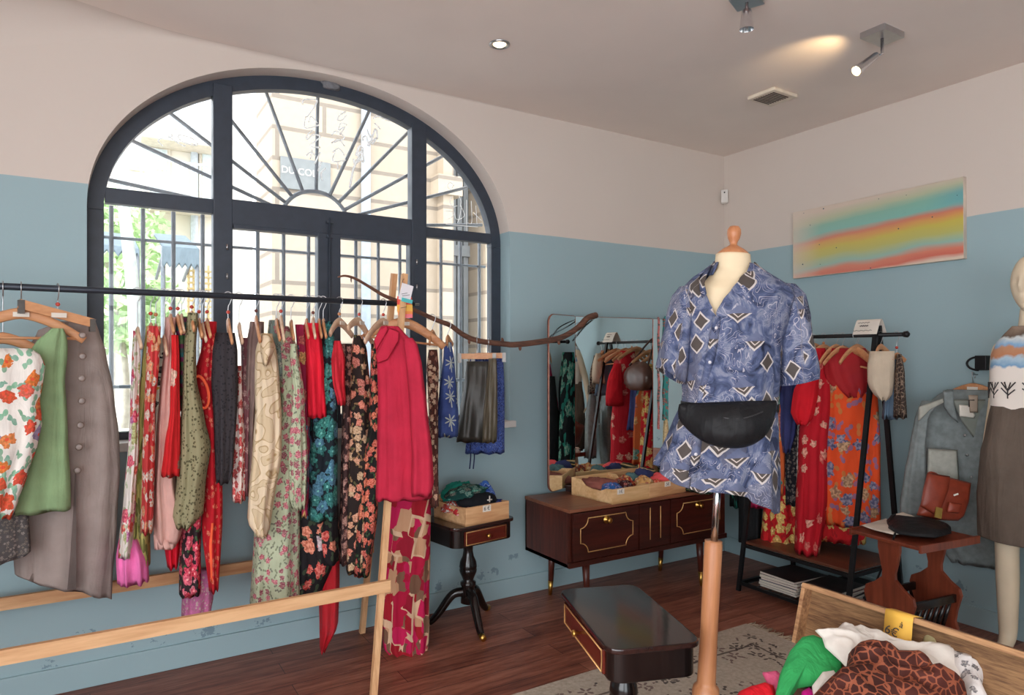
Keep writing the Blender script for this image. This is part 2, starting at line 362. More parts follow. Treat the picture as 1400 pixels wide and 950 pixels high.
M['lacquer_top'] = wood('lacquer_top', (38, 22, 20), (56, 34, 30), 0, 8, 0.08)
M['redwood'] = wood('redwood', (98, 42, 26), (134, 64, 42), 2, 8, 0.35)
M['mirror'] = flat('silvered_glass', (236, 240, 238), 0.01, 1.0, 0.0)
M['copper'] = flat('copper_edge', (146, 96, 80), 0.4, 0.6, 0.2, 30)
M['bark'] = wood('bark', (66, 46, 38), (122, 82, 64), 0, 18, 0.85)
M['cream'] = flat('cream_jersey', (226, 206, 172), 0.75, 0, 0.05, 8)
M['beech'] = wood('beech', (176, 112, 72), (204, 142, 98), 2, 8, 0.4)
M['skin'] = flat('ivory_mannequin', (222, 204, 176), 0.5, 0, 0.05, 6)
M['shirt'] = shirt_mat(); M['palm'] = palm_mat()
M['black_nylon'] = cloth('black_nylon', (24, 24, 26), 0.2, 0.55)
M['paper'] = flat('paper', (232, 224, 212), 0.8, 0, 0.04)
M['ink'] = flat('ink', (60, 54, 54), 0.8)
M['paint_white'] = flat('white_marker', (250, 250, 250), 0.9, 0, 0.0)
_m = M['paint_white'].node_tree; _t = _m.nodes.new('ShaderNodeBsdfTranslucent'); _t.inputs[0].default_value = (1, 1, 1, 1)
_x = _m.nodes.new('ShaderNodeMixShader'); _x.inputs[0].default_value = .8; _o = _m.nodes['Material Output']
_m.links.new(_m.nodes['Principled BSDF'].outputs[0], _x.inputs[1]); _m.links.new(_t.outputs[0], _x.inputs[2]); _m.links.new(_x.outputs[0], _o.inputs[0])
M['leather'] = flat('red_brown_leather', (132, 54, 35), 0.42, 0, 0.2, 20, None, 0.15)

# ------------------------------------------------------------------ mesh building
class MB:
    def __init__(self): self.v = []; self.f = []; self.sm = []; self.uv = []
    def add(self, vs, fs, smooth=False, uv=None):
        b = len(self.v); self.uv += uv if uv else [(p[0]-p[1], p[2]) for p in vs]; self.v += [Vector(p) for p in vs]; self.f += [tuple(i+b for i in q) for q in fs]; self.sm += [smooth]*len(fs)
        return self
    def box(self, lo, hi, M_=None, bev=0.0):
        bm = bmesh.new(); bmesh.ops.create_cube(bm, size=1.0)
        for q in bm.verts:
            q.co = Vector(((lo[i]+hi[i])/2+q.co[i]*(hi[i]-lo[i]) for i in range(3)))
        if bev > 0: bmesh.ops.bevel(bm, geom=bm.edges[:], offset=bev, segments=2, affect='EDGES', profile=0.6)
        bm.verts.index_update()
        vs = [(M_ @ q.co) if M_ else q.co.copy() for q in bm.verts]; fs = [[q.index for q in p.verts] for p in bm.faces]
        bm.free(); return self.add(vs, fs)
    def tube(self, pts, rad, n=10, cap=True, flat_=1.0):
        pts = [Vector(p) for p in pts]; k = len(pts)
        if not isinstance(rad, (list, tuple)): rad = [rad]*k
        vs = []; up = None
        for i, p in enumerate(pts):
            d = (pts[min(i+1, k-1)]-pts[max(i-1, 0)]).normalized()
            if up is None:
                up = Vector((0, 0, 1)) if abs(d.z) < 0.9 else Vector((1, 0, 0))
            a = (up - d*up.dot(d)).normalized(); b = d.cross(a); up = a
            for j in range(n):
                t = 2*PI*j/n; vs.append(p + a*math.cos(t)*rad[i] + b*math.sin(t)*rad[i]*flat_)
        fs = [(i*n+j, i*n+(j+1) % n, (i+1)*n+(j+1) % n, (i+1)*n+j) for i in range(k-1) for j in range(n)]
        if cap: fs += [tuple(range(n))[::-1], tuple((k-1)*n+j for j in range(n))]
        return self.add(vs, fs, True)
    def lathe(self, prof, n=28, M_=None, cap=True):
        vs = []; k = len(prof)
        for (r_, z) in prof:
            for j in range(n):
                p = Vector((r_*math.cos(2*PI*j/n), r_*math.sin(2*PI*j/n), z)); vs.append(M_ @ p if M_ else p)
        fs = [(i*n+j, i*n+(j+1) % n, (i+1)*n+(j+1) % n, (i+1)*n+j) for i in range(k-1) for j in range(n)]
        if cap: fs += [tuple(range(n))[::-1], tuple((k-1)*n+j for j in range(n))]
        return self.add(vs, fs, True)
    def prism(self, outline, h0, h1, M_=None, bev=0.0):
        """outline in local xy, extruded h0..h1 along z"""
        bm = bmesh.new(); a = [bm.verts.new((x, y, h0)) for x, y in outline]
        f_ = bm.faces.new(a); r_ = bmesh.ops.extrude_face_region(bm, geom=[f_])
        for q in r_['geom']:
            if isinstance(q, bmesh.types.BMVert): q.co.z = h1
        bmesh.ops.recalc_face_normals(bm, faces=bm.faces[:])
        if bev > 0:
            es = [e for e in bm.edges if abs(e.verts[0].co.z-e.verts[1].co.z) < 1e-6]
            bmesh.ops.bevel(bm, geom=es, offset=bev, segments=2, affect='EDGES', profile=0.6)
        bm.verts.index_update()
        vs = [(M_ @ q.co) if M_ else q.co.copy() for q in bm.verts]; fs = [[q.index for q in p.verts] for p in bm.faces]
        bm.free(); return self.add(vs, fs)
    def build(self, name, mat, parent=None, origin=None, local=False):
        """verts are world points (or the parent's local ones with local=True)"""
        me = bpy.data.meshes.new(name)
        off = Vector(origin) if origin is not None else Vector((0, 0, 0))
        if parent is not None and not local: off = Vector(parent['_o'])
        me.from_pydata([tuple(p-off) for p in self.v], [], self.f)
        me.polygons.foreach_set('use_smooth', self.sm); me.materials.append(mat); me.update()
        ul = me.uv_layers.new(name='UVMap'); ul.data.foreach_set('uv', [c for l in me.loops for c in self.uv[l.vertex_index]])
        o = bpy.data.objects.new(name, me); COL.objects.link(o)
        if parent is not None:
            o.parent = parent; o['_o'] = list(off)
        else:
            o.location = off; o['_o'] = list(off)
        return o
def tag(o, label, cat, group=None, kind=None):
    o['label'] = label; o['category'] = cat
    if group: o['group'] = group
    if kind: o['kind'] = kind
    return o
def thing(name, label, cat, loc=(0, 0, 0), group=None, mw=None):
    o = bpy.data.objects.new(name, None); COL.objects.link(o); o.location = loc; o['_o'] = list(loc); o.empty_display_size = 0.1
    if mw is not None: o.matrix_world = mw
    return tag(o, label, cat, group)
def struct(o): o['kind'] = 'structure'; return o
def lerp_rows(rows, z):
    """rows: tuples whose first entry is the key, ascending"""
    if z <= rows[0][0]: return rows[0][1:]
    for a, b in zip(rows, rows[1:]):
        if z <= b[0]:
            f = (z-a[0])/(b[0]-a[0]); f = f*f*(3-2*f)*0.4+f*0.6
            return tuple(a[i]+(b[i]-a[i])*f for i in range(1, len(a)))
    return rows[-1][1:]
def rects(x0, y0, x1, y1, rad, n=6):
    out = []
    for cx_, cy_, a0 in ((x1-rad, y1-rad, 0), (x0+rad, y1-rad, 90), (x0+rad, y0+rad, 180), (x1-rad, y0+rad, 270)):
        for i in range(n+1):
            a = math.radians(a0+90*i/n); out.append((cx_+rad*math.cos(a), cy_+rad*math.sin(a)))
    return out
def smooth_path(pts, k=6):
    pts = [Vector(p) for p in pts]; out = []
    for i in range(len(pts)-1):
        p0, p1, p2, p3 = pts[max(i-1, 0)], pts[i], pts[i+1], pts[min(i+2, len(pts)-1)]
        for j in range(k):
            t = j/k
            out.append(0.5*((2*p1)+(p2-p0)*t+(2*p0-5*p1+4*p2-p3)*t*t+(3*p1-p0-3*p2+p3)*t**3))
    return out+[pts[-1]]

# a hung cloth: rows (py, xl, xr) give its width down its length at distance t; it is a closed soft tube with folds
def cloth_tube(rows, t, hd=0.1, folds=3, amp=0.012, seed=0, top=0.5, hem=0.004, step=8, n=44, open_top=False, slant=0.0):
    amp *= 1.5; mb = MB(); r0 = random.Random(seed); ph = r0.uniform(0, 6.28); drift = r0.uniform(-3, 3)
    y0, y1 = rows[0][0], rows[-1][0]; k = max(6, int((y1-y0)/step)); vs = []; us = []
    tf = t if callable(t) else (lambda px: t)
    for i in range(k+1):
        fz = i/k; py = y0+(y1-y0)*fz; xl, xr = lerp_rows(rows, py); xm = (xl+xr)/2
        tt = tf(xm); c = at(xm, py, tt); hw = (xr-xl)/2/F*tt
        d = ray(xm, HY); d.z = 0; d.normalize(); s_ = Vector((d.y, -d.x, 0))
        dep = hd*(top+(1-top)*min(1, fz*3.0)) * (0.85+0.25*fz)
        cum = 0.0; prev = None
        for j in range(n):
            a = 2*PI*j/n+PI; s = math.sin(a); co = -math.cos(a)
            w_ = math.copysign(abs(s)**0.8, s); dd = math.copysign(abs(co)**0.7, co)
            fo = amp*(0.35+0.65*fz)*(math.sin(folds*PI*s+ph+drift*fz)+0.5*math.sin(folds*1.9*PI*s+ph*2-drift*fz*1.6))*abs(co)
            nz = noise.noise(c*5+s_*s*hw*8+Vector((seed, 0, 0)))*amp*0.8
            p = c+s_*(w_*hw+0.25*nz)+d*(dd*dep+fo*(1 if co < 0 else -1)+nz*abs(co))
            if prev is not None: cum += math.hypot(p.x-prev.x, p.y-prev.y)
            prev = p.copy(); us.append((cum, p.z))
            if fz > .8: p.z += (hem*math.sin(folds*PI*s*1.3+ph)+slant*s)*((fz-.8)/.2)**2
            vs.append(p)
    fs = [(i*n+j, i*n+(j+1) % n, (i+1)*n+(j+1) % n, (i+1)*n+j) for i in range(k) for j in range(n)]
    b = len(vs); c = sum(vs[k*n:(k+1)*n], Vector())/n
    for j in range(n):                                   # hem turned inwards
        q = vs[k*n+j]; vs.append(q+(c-q)*0.12+Vector((0, 0, 0.03))); us.append(us[k*n+j])
    fs += [(k*n+j, k*n+(j+1) % n, b+(j+1) % n, b+j) for j in range(n)]
    fs.append(tuple(b+j for j in range(n)))
    if not open_top: fs.append(tuple(range(n))[::-1])
    for i in range(k+1):
        h = us[i*n+n//2][0]
        for j in range(n): us[i*n+j] = (us[i*n+j][0]-h+seed*.37, us[i*n+j][1])
    return mb.add(vs, fs, True, us)
# a soft pad with its outline given as pixels at distance tfun(px, py); lumpy front, thin back
def pillow(outline, tfun, thick=0.05, fold=0.02, seed=0, rings=12, fs_=9.0, dense=4, back=0.5):
    mb = MB(); pts = []
    k = len(outline)
    for i in range(k):
        a, b = outline[i], outline[(i+1) % k]
        for j in range(dense): pts.append((a[0]+(b[0]-a[0])*j/dense, a[1]+(b[1]-a[1])*j/dense))
    W = [at(x, y, tfun(x, y)) for x, y in pts]; c = sum(W, Vector())/len(W)
    nrm = Vector()
    for i in range(len(W)): nrm += (W[i]-c).cross(W[(i+1) % len(W)]-c)
    nrm.normalize(); tocam = (Vector((0, 0, H))-c).normalized()
    if nrm.dot(tocam) < 0: nrm = -nrm
    n = len(W); vs = []
    for side, th in ((1, thick), (-1, thick*back)):
        for q in range(rings+1):
            s = 1-(q/rings) if side == 1 else q/rings
            if side == -1 and q == rings: break
            for i in range(n):
                s2 = max(s, 0.001)
                p = c+(W[i]-c)*s2; e = math.sqrt(max(0, 1-s2*s2))
                h = th*e
                if side == 1:
                    r_ = noise.noise(p*fs_+Vector((seed*3.1, 0, 0))); r2 = 1-abs(noise.noise(p*fs_*1.7+Vector((0, seed*2.3, 0))))*2
                    h += fold*(r_+0.8*r2*0.6)*min(1, e*1.6)
                vs.append(p+nrm*h*side)
        if side == 1: first = len(vs)
    k1 = rings+1
    fs = [(q*n+i, q*n+(i+1) % n, (q+1)*n+(i+1) % n, (q+1)*n+i) for q in range(rings) for i in range(n)]
    k2 = rings
    fs += [(first+q*n+i, first+q*n+(i+1) % n, first+(q+1)*n+(i+1) % n, first+(q+1)*n+i) for q in range(k2-1) for i in range(n)]
    fs += [(first+(k2-1)*n+i, first+(k2-1)*n+(i+1) % n, (i+1) % n, i) for i in range(n)]
    a1 = Vector((0, 0, 1)).cross(nrm).normalized(); a2 = nrm.cross(a1)
    return mb.add(vs, fs, True, [((p-c).dot(a1)+seed*.3, (p-c).dot(a2)) for p in vs])
# a crumpled lump of cloth
def crumple(c, size, seed=0, fold=0.35, rz=0.0, nu=34, nv=20):
    mb = MB(); vs = []; us = []; c = Vector(c); R_ = Matrix.Rotation(rz, 3, 'Z')
    for i in range(nv+1):
        ph = PI*i/nv-PI/2
        for j in range(nu):
            a = 2*PI*j/nu; d = Vector((math.cos(ph)*math.cos(a), math.cos(ph)*math.sin(a), math.sin(ph)))
            q = d*1.7+Vector((seed*4.7, seed*1.3, 0))
            r_ = 1+fold*(0.7*noise.noise(q)+0.6*(0.5-abs(noise.noise(q*2.1)))+0.3*noise.noise(q*4.3))
            p = Vector((d.x*size[0], d.y*size[1], d.z*size[2]))*r_
            p.z = max(p.z, -size[2]*0.75)
            vs.append(c+R_ @ p); us.append((a*max(size[0], size[1]), ph*(size[0]+size[2])*.6+seed*.2))
    fs = [(i*nu+j, i*nu+(j+1) % nu, (i+1)*nu+(j+1) % nu, (i+1)*nu+j) for i in range(nv) for j in range(nu)]
    return mb.add(vs, fs, True, us)
def as_mesh(name, cu):
    tmp = bpy.data.objects.new('tmp', cu); COL.objects.link(tmp); bpy.context.view_layer.update()
    me = bpy.data.meshes.new_from_object(tmp.evaluated_get(bpy.context.evaluated_depsgraph_get()))
    mat = cu.materials[0]; bpy.data.objects.remove(tmp); bpy.data.curves.remove(cu); me.name = name
    me.materials.clear(); me.materials.append(mat)
    o = bpy.data.objects.new(name, me); COL.objects.link(o); return o
def text(name, body, size, mat, parent, mw, ext=0.0005):
    cu = bpy.data.curves.new(name, 'FONT'); cu.body = body; cu.size = size; cu.extrude = ext
    cu.align_x = 'CENTER'; cu.align_y = 'CENTER'; cu.materials.append(mat)
    o = as_mesh(name, cu); o.parent = parent
    pm = Matrix.Translation(Vector(parent['_o'])) if '_o' in parent else parent.matrix_world
    o.matrix_basis = pm.inverted() @ mw
    return o
def frame_m(o, xd, yd):
    xd = Vector(xd).normalized(); yd = Vector(yd); zd = xd.cross(yd).normalized(); yd = zd.cross(xd)
    m = Matrix((xd, yd, zd)).transposed().to_4x4(); m.translation = Vector(o); return m

# ------------------------------------------------------------------ room shell
RX0, RY0 = -2.0, -3.0
mb = MB().box((RX0-0.1, RY0-0.1, -0.08), (WX+0.1, WY+0.02, 0.0)); o = mb.build('floor', M['floor']); struct(o)
# ceiling, its junction with the window wall softened by a cove towards the left
struct(MB().box((RX0-0.1, RY0-0.1, CZ), (WX+0.1, WY+0.35, CZ+0.1)).build('ceiling', M['ceiling']))
mb = MB(); vs = []; fs = []; NX, NA = 40, 8
for i in range(NX+1):
    x = RX0+(2.6-RX0)*i/NX; q_ = max(0, min(1, (0.45-x)/1.1)); rr = 0.004+0.022*max(0, min(1, (2.5-x)/1.5))+0.24*q_*q_*(3-2*q_)
    for j in range(NA+1):
        a = PI/2*j/NA; vs.append((x, WY-rr+rr*math.sin(a), CZ-rr+rr*math.cos(a)))
for i in range(NX):
    for j in range(NA): fs.append((i*(NA+1)+j, i*(NA+1)+j+1, (i+1)*(NA+1)+j+1, (i+1)*(NA+1)+j))
mb.add(vs, fs, True)
struct(mb.build('trim_3', M['wall']))
# window wall with the basket arch opening
OX0, OX1, OZ0 = -0.012, 2.244, 1.09
ACX, AHW, AZ, AR = 1.116, 1.128, 2.2, 0.825
def arch(x, dw=0.0, dr=0.0):
    q = (x-ACX)/(AHW-dw)
    return AZ+(AR-dr)*math.sqrt(max(0, 1-min(1, abs(q))**2.08))
NA = 64; xs = [ACX-AHW*math.cos(PI*i/NA) for i in range(NA+1)]
T = 0.21
vs, fs = [], []
def quad(a, b, c, d): fs.append((len(vs), len(vs)+1, len(vs)+2, len(vs)+3)); vs.extend([a, b, c, d])
for yy in (WY, WY+T):
    quad((RX0, yy, 0), (OX0, yy, 0), (OX0, yy, CZ), (RX0, yy, CZ))
    quad((OX1, yy, 0), (WX, yy, 0), (WX, yy, CZ), (OX1, yy, CZ))
    quad((OX0, yy, 0), (OX1, yy, 0), (OX1, yy, OZ0), (OX0, yy, OZ0))
    for a, b in zip(xs, xs[1:]): quad((a, yy, arch(a)), (b, yy, arch(b)), (b, yy, CZ), (a, yy, CZ))
quad((OX0, WY, OZ0), (OX0, WY+T, OZ0), (OX0, WY+T, AZ), (OX0, WY, AZ))
quad((OX1, WY, OZ0), (OX1, WY+T, OZ0), (OX1, WY+T, AZ), (OX1, WY, AZ))
quad((OX0, WY, OZ0), (OX1, WY, OZ0), (OX1, WY+T, OZ0), (OX0, WY+T, OZ0))
mw = MB().add(vs, fs)
vs, fs = [], []
for a in xs: vs += [(a, WY, arch(a)), (a, WY+T, arch(a))]
fs = [(2*i, 2*i+1, 2*i+3, 2*i+2) for i in range(NA)]
mw.add(vs, fs, True)
struct(mw.build('wall_window', M['wall']))
struct(MB().box((WX, RY0, 0), (WX+0.1, WY, CZ)).build('wall_right', M['wall']))
mb = MB().box((RX0-0.1, RY0, 0), (RX0, -2.3, CZ)).box((RX0-0.1, 1.1, 0), (RX0, WY, CZ)).box((RX0-0.1, -2.3, 2.62), (RX0, 1.1, CZ)).box((RX0-0.1, -2.3, 0), (RX0, 1.1, 0.3))
struct(mb.build('wall_left', M['wall']))
mb = MB().box((RX0, RY0-0.1, 0), (-1.9, RY0, CZ)).box((0.5, RY0-0.1, 0), (WX, RY0, CZ)).box((-1.9, RY0-0.1, 2.62), (0.5, RY0, CZ))
struct(mb.build('wall_back', M['wall']))
struct(MB().box((RX0, WY-0.014, 0), (WX, WY, 0.115), None, 0.004).build('baseboard_window', M['wall']))
struct(MB().box((WX-0.014, RY0, 0), (WX, WY-0.014, 0.115), None, 0.004).build('baseboard_right', M['wall']))
struct(MB().box((OX0-0.03, WY-0.03, OZ0-0.03), (OX1+0.03, WY+0.12, OZ0+0.012), None, 0.006).build('trim_1', M['white']))

# window frame
FY0, FY1 = WY+0.115, WY+0.175
mb = MB(); NA2 = 72
def arc_strip(mb, d0, d1, y0, y1):
    vs = []
    for i in range(NA2+1):
        a = PI*i/NA2; ca, sa = math.cos(a), math.sin(a)
        for d in (d0, d1):
            x = ACX-(AHW-d)*ca; z = AZ+(AR-d)*abs(sa)**0.98
            vs += [(x, y0, z), (x, y1, z)]
    fs = []
    for i in range(NA2):
        b = 4*i
        fs += [(b, b+4, b+6, b+2), (b+1, b+3, b+7, b+5), (b+2, b+6, b+7, b+3), (b, b+1, b+5, b+4)]
    mb.add(vs, fs)
arc_strip(mb, -0.01, 0.068, FY0, FY1)
Z0 = OZ0
for x0, x1, zt in ((OX0-0.008, 0.0565, AZ), (2.1765, OX1+0.008, AZ)): mb.box((x0, FY0, Z0), (x1, FY1, zt), None, 0.004)
mb.box((0.535, FY0-0.012, Z0), (0.628, FY1, arch(0.58)-0.03), None, 0.005)
mb.box((1.627, FY0-0.012, Z0), (1.722, FY1, arch(1.675)-0.03), None, 0.005)
mb.box((0.06, FY0+0.001, 2.235), (0.54, FY1-0.001, 2.308), None, 0.005); mb.box((1.72, FY0+0.001, 2.225), (2.2, FY1-0.001, 2.285), None, 0.005)
mb.box((0.625, FY0-0.006, 2.185), (1.63, FY1-0.001, 2.318), None, 0.005)
mb.box((0.06, FY0+0.001, Z0), (0.54, FY1-0.001, Z0+0.05), None, 0.005); mb.box((1.72, FY0+0.001, Z0), (2.2, FY1-0.001, Z0+0.05), None, 0.005)
win = struct(mb.build('window_1', M['frame'], None, (0, 0, 0)))
# the two casement leaves
for nm, x0, x1, gl in (('casement', 0.628, 1.124, 0), ('casement', 1.132, 1.627, 1)):
    mb = MB(); s = 0.0
    a, b = (0.634, 1.068) if gl == 0 else (1.192, 1.613)
    if gl == 0: lo, hi = 0.63, 1.129
    else: lo, hi = 1.131, 1.627
    mb.box((lo, FY0-0.014, Z0+0.01), (a+0.004, FY1-0.008, 2.186), None, 0.005) if a-lo > 0.01 else None
    mb.box((b, FY0-0.014, Z0+0.01), (hi, FY1-0.008, 2.186), None, 0.005)
    mb.box((lo+.002, FY0-0.012, 2.168), (hi-.002, FY1-0.01, 2.187), None, 0.003); mb.box((lo+.002, FY0-0.012, Z0+0.005), (hi-.002, FY1-0.01, Z0+0.09), None, 0.003)
    cs = mb.build(nm, M['frame'], win)
    MB().box((a, FY0+0.03, Z0+0.08), (b, FY0+0.034, 2.175)).build('glass_pane', M['glass'], cs)
# espagnolette bolt, hinges
mb = MB().tube([(1.13, FY0-0.026, 1.2), (1.13, FY0-0.026, 2.27)], 0.006, 8)
mb.box((1.112, FY0-0.03, 2.24), (1.15, FY0-0.012, 2.252)).box((1.112, FY0-0.03, 2.16), (1.15, FY0-0.012, 2.172))
mb.build('window_bolt', M['frame'], win)
for x in (0.6, 1.655):
    for z in (2.05, 1.9): MB().tube([(x, FY0-0.018, z), (x, FY0-0.018, z+0.03)], 0.006, 8).build('hinge', M['steel'], win)
for x0, x1 in ((0.062, 0.537), (1.72, 2.192)):
    MB().box((x0, FY0+0.03, Z0+0.04), (x1, FY0+0.034, 2.24)).build('glass_pane', M['glass'], win)
def fan_pane(x0, x1, z0):
    n = 24; vs = []
    for i in range(n+1):
        x = x0+(x1-x0)*i/n; q = min(1, abs((x-ACX)/(AHW-0.05))); z = max(z0+0.002, AZ+(AR-0.05)*math.sqrt(1-q*q))
        vs += [(x, FY0+0.03, z0), (x, FY0+0.034, z0), (x, FY0+0.03, z), (x, FY0+0.034, z)]
    fs = []
    for i in range(n):
        b = 4*i; fs += [(b, b+4, b+6, b+2), (b+1, b+3, b+7, b+5), (b+2, b+6, b+7, b+3), (b, b+1, b+5, b+4)]
    MB().add(vs, fs).build('glass_pane', M['glass'], win)
fan_pane(0.06, 0.54, 2.3); fan_pane(0.625, 1.63, 2.31); fan_pane(1.72, 2.195, 2.28)
# patch of rough plaster over the crown of the arch
c_ = onY(452, 116, WY+0.11)
struct(crumple(c_, (0.045, 0.02, 0.035), 3, 0.5).build('trim_2', flat('rough_plaster', (120, 120, 124), 0.9, 0, 0.25, 40)))
# scrawls in white marker on the panes
def scrawl(lines, name='marker_scrawl', r_=0.0045):
    mb = MB()
    for l in lines:
        p = [onY(x, y, FY0+0.027) for x, y in l]; mb.tube(smooth_path(p, 5), r_, 5, True, 0.4)
    return mb.build(name, M['paint_white'], win)
def zc(pts, x0, y0, s): return [(x0+x/s, y0+y/s) for x, y in pts]
S1 = lambda *p: zc(p, 370, 110, 6.335)
scrawl([S1((275, 205), (290, 165), (380, 165), (400, 190), (330, 300), (300, 320)), S1((300, 330), (290, 400), (330, 410), (420, 385)), S1((330, 360), (355, 310), (405, 370)),
        S1((365, 430), (320, 470), (315, 510), (370, 470), (430, 490), (340, 565), (430, 580)), S1((310, 650), (350, 620), (390, 655)), S1((360, 600), (345, 680)), S1((430, 620), (380, 725)), S1((440, 700), (410, 785)), S1((475, 760), (440, 800), (445, 865))])
scrawl([S1((650, 270), (600, 300), (580, 340), (620, 340), (655, 300)), S1((660, 385), (610, 370), (590, 430), (640, 400), (600, 470)), S1((530, 470), (570, 440), (640, 500), (525, 540)), S1((530, 545), (590, 510), (640, 570)), S1((535, 620), (590, 590), (640, 650)), S1((560, 610), (540, 700), (650, 690)), S1((580, 715), (580, 770))])
scrawl([S1((800, 525), (800, 490), (835, 490), (850, 570), (910, 420), (925, 505)), S1((835, 420), (860, 490), (880, 470)), S1((845, 540), (920, 500), (880, 550))], r_=0.006)
scrawl([S1((740, 650), (770, 570), (800, 600), (760, 650), (805, 705), (790, 600)), S1((720, 680), (730, 720), (770, 690)), S1((775, 650), (720, 760), (685, 930))], r_=0.0075)
scrawl([S1((890, 330), (930, 310), (980, 330), (1030, 350)), S1((900, 370), (950, 420))])
S2 = lambda *p: zc(p, 570, 180, 6.333)
scrawl([S2((320, 470), (290, 440), (265, 465), (290, 500), (320, 460)), S2((360, 545), (380, 600), (375, 650)), S2((300, 560), (285, 600), (310, 650), (350, 640)), S2((250, 690), (300, 690), (310, 730), (260, 760)), S2((385, 640), (370, 740), (350, 790)), S2((320, 690), (345, 760), (410, 730), (390, 660)), S2((430, 590), (430, 860)), S2((470, 600), (475, 780), (440, 790)), S2((510, 640), (520, 800)), S2((490, 700), (560, 770)), S2((250, 800), (400, 815), (530, 825))], r_=0.0022)
S3 = lambda *p: zc(p, 130, 120, 5.276)
scrawl([S3((490, 420), (455, 385), (480, 365), (555, 350), (540, 335), (530, 345), (580, 385), (640, 420), (650, 415)), S3((700, 395), (720, 415), (640, 395), (600, 355), (620, 340), (700, 365), (740, 405), (720, 415))], r_=0.0032)

# security grille outside the glass
GY = 3.985; mb = MB()
for k in range(16):
    x = 0.091+0.1405*k
    if x > 2.24: break
    mb.tube([(x, GY, OZ0+0.0), (x, GY, 2.26)], 0.0108, 8)
mb.tube([(OX0, GY, 2.1), (OX1, GY, 2.1)], 0.008, 6); mb.tube([(OX0, GY, 1.35), (OX1, GY, 1.35)], 0.009, 6)
fc = Vector((1.115, GY, 2.262))
arcp = [fc+Vector((0.2*math.cos(a), 0, 0.2*math.sin(a))) for a in [PI*i/20 for i in range(21)]]
mb.tube(arcp, 0.012, 6)
for a in [6, 19.5, 33, 48, 66, 89, 111, 131, 146, 160, 173]:
    ar = math.radians(a); d = Vector((math.cos(ar), 0, math.sin(ar)))
    r1 = 0.2
    while True:
        p = fc+d*r1
        if abs(p.x-ACX) > AHW or p.z > arch(p.x): break
        r1 += 0.01
    mb.tube([fc+d*0.2, fc+d*r1], 0.0105, 6)
tag(mb.build('window_grille', M['iron'], None, (1.115, GY, 1.1)), 'iron sunburst security grille outside the arched window', 'grille')

# ------------------------------------------------------------------ the street outside
struct(MB().box((-14, WY+0.6, -0.25), (16, 40, -0.15)).build('street', flat('asphalt', (170, 166, 160), 0.9, 0, 0.1, 3)))
sA = stone_mat('sandstone_blocks', (176, 160, 142), (162, 146, 126), 0.36, 1.1, (112, 102, 92))
BY = 8.2
xl_ = onY(372, 300, BY).x; xp = onY(598, 300, BY).x; xq = onY(612, 300, BY).x; xr_ = onY(664, 300, BY).x
bld = thing('stone_building', 'sandstone block building across the street with a grey door', 'building', (3.5, BY, -0.15))
MB().box((xl_, BY, -0.15), (xp, BY+.9, 7.5)).build('facade', sA, bld)
mb = MB().box((xp, BY-0.18, -0.15), (xq, BY+5, 7.5)).box((xp-0.1, BY-0.24, 3.6), (xq+0.1, BY, 3.85)).box((xr_-0.1, BY-0.18, -0.15), (9.5, BY+5, 7.5))
mb.box((xq-0.01, BY-0.1, 4.3), (xr_, BY+5, 7.5)); mb.build('pilaster', sA, bld)
mb = MB()
for i in range(6):
    xa = xq+(xr_-xq)*i/6; mb.box((xa+0.01, BY+0.3, -0.15), (xa+(xr_-xq)/6-0.01, BY+0.34+0.015*(i % 2), 4.3), None, 0.01)
mb.box((xq, BY+0.34, -0.15), (xr_, BY+0.4, 4.3)).box((xq, BY+0.27, 2.9), (xr_, BY+0.36, 3.05)); mb.build('door', flat('grey_door', (126, 128, 128), 0.7, 0, 0.12, 6), bld)
mb = MB().tube([(onY(498, 300, BY).x, BY-0.06, -0.1), (onY(498, 300, BY).x, BY-0.06, 7.4)], 0.06, 10); mb.build('drainpipe', flat('zinc_pipe', (160, 170, 182), 0.5), bld)
a_, b_ = onY(384, 212, BY-0.05), onY(446, 258, BY-0.05)
sg = thing('street_sign', 'grey street name sign on the sandstone wall across the street', 'sign', a_)
MB().box((a_.x, BY-0.035, b_.z-0.05), (b_.x+0.06, BY-0.004, a_.z), None, 0.006).build('plate', flat('blue_enamel', (116, 118, 116), 0.4), sg)
text('lettering', 'DU COL', 0.11, M['paper'], sg, frame_m(((a_.x*.6+b_.x*.4), BY-0.042, b_.z+0.16), (1, 0, 0), (0, 0, 1)))
# pale house at the far end of the street on the left
FYB = 19.6
far = thing('pale_house', 'pale house with balconies at the far end of the street', 'building', (0.6, FYB, -0.15))
hx0, hx1 = onY(135, 300, FYB).x, onY(345, 300, FYB).x
MB().box((hx0-3, FYB, -0.15), (hx1, FYB+5, 11)).build('facade', stone_mat('pale_render', (232, 226, 214), (226, 218, 204), 3.0, 5.0, (214, 206, 196)), far)
for px0, py0, px1, py1 in ((180, 200, 228, 235), (232, 150, 256, 180), (276, 212, 292, 275), (205, 240, 225, 268)):
    p, q = onY(px0, py0, FYB), onY(px1, py1, FYB)
    wnd = MB().box((p.x-0.08, FYB-0.08, q.z-0.08), (q.x+0.08, FYB-0.002, p.z+0.08), None, 0.03).build('window_surround', flat('pale_stone_trim', (220, 210, 194), 0.8), far)
    MB().box((p.x, FYB-0.12, q.z), (q.x, FYB-0.05, p.z)).build('shutter', flat('pale_blue_shutter', (200, 212, 214), 0.7), wnd)
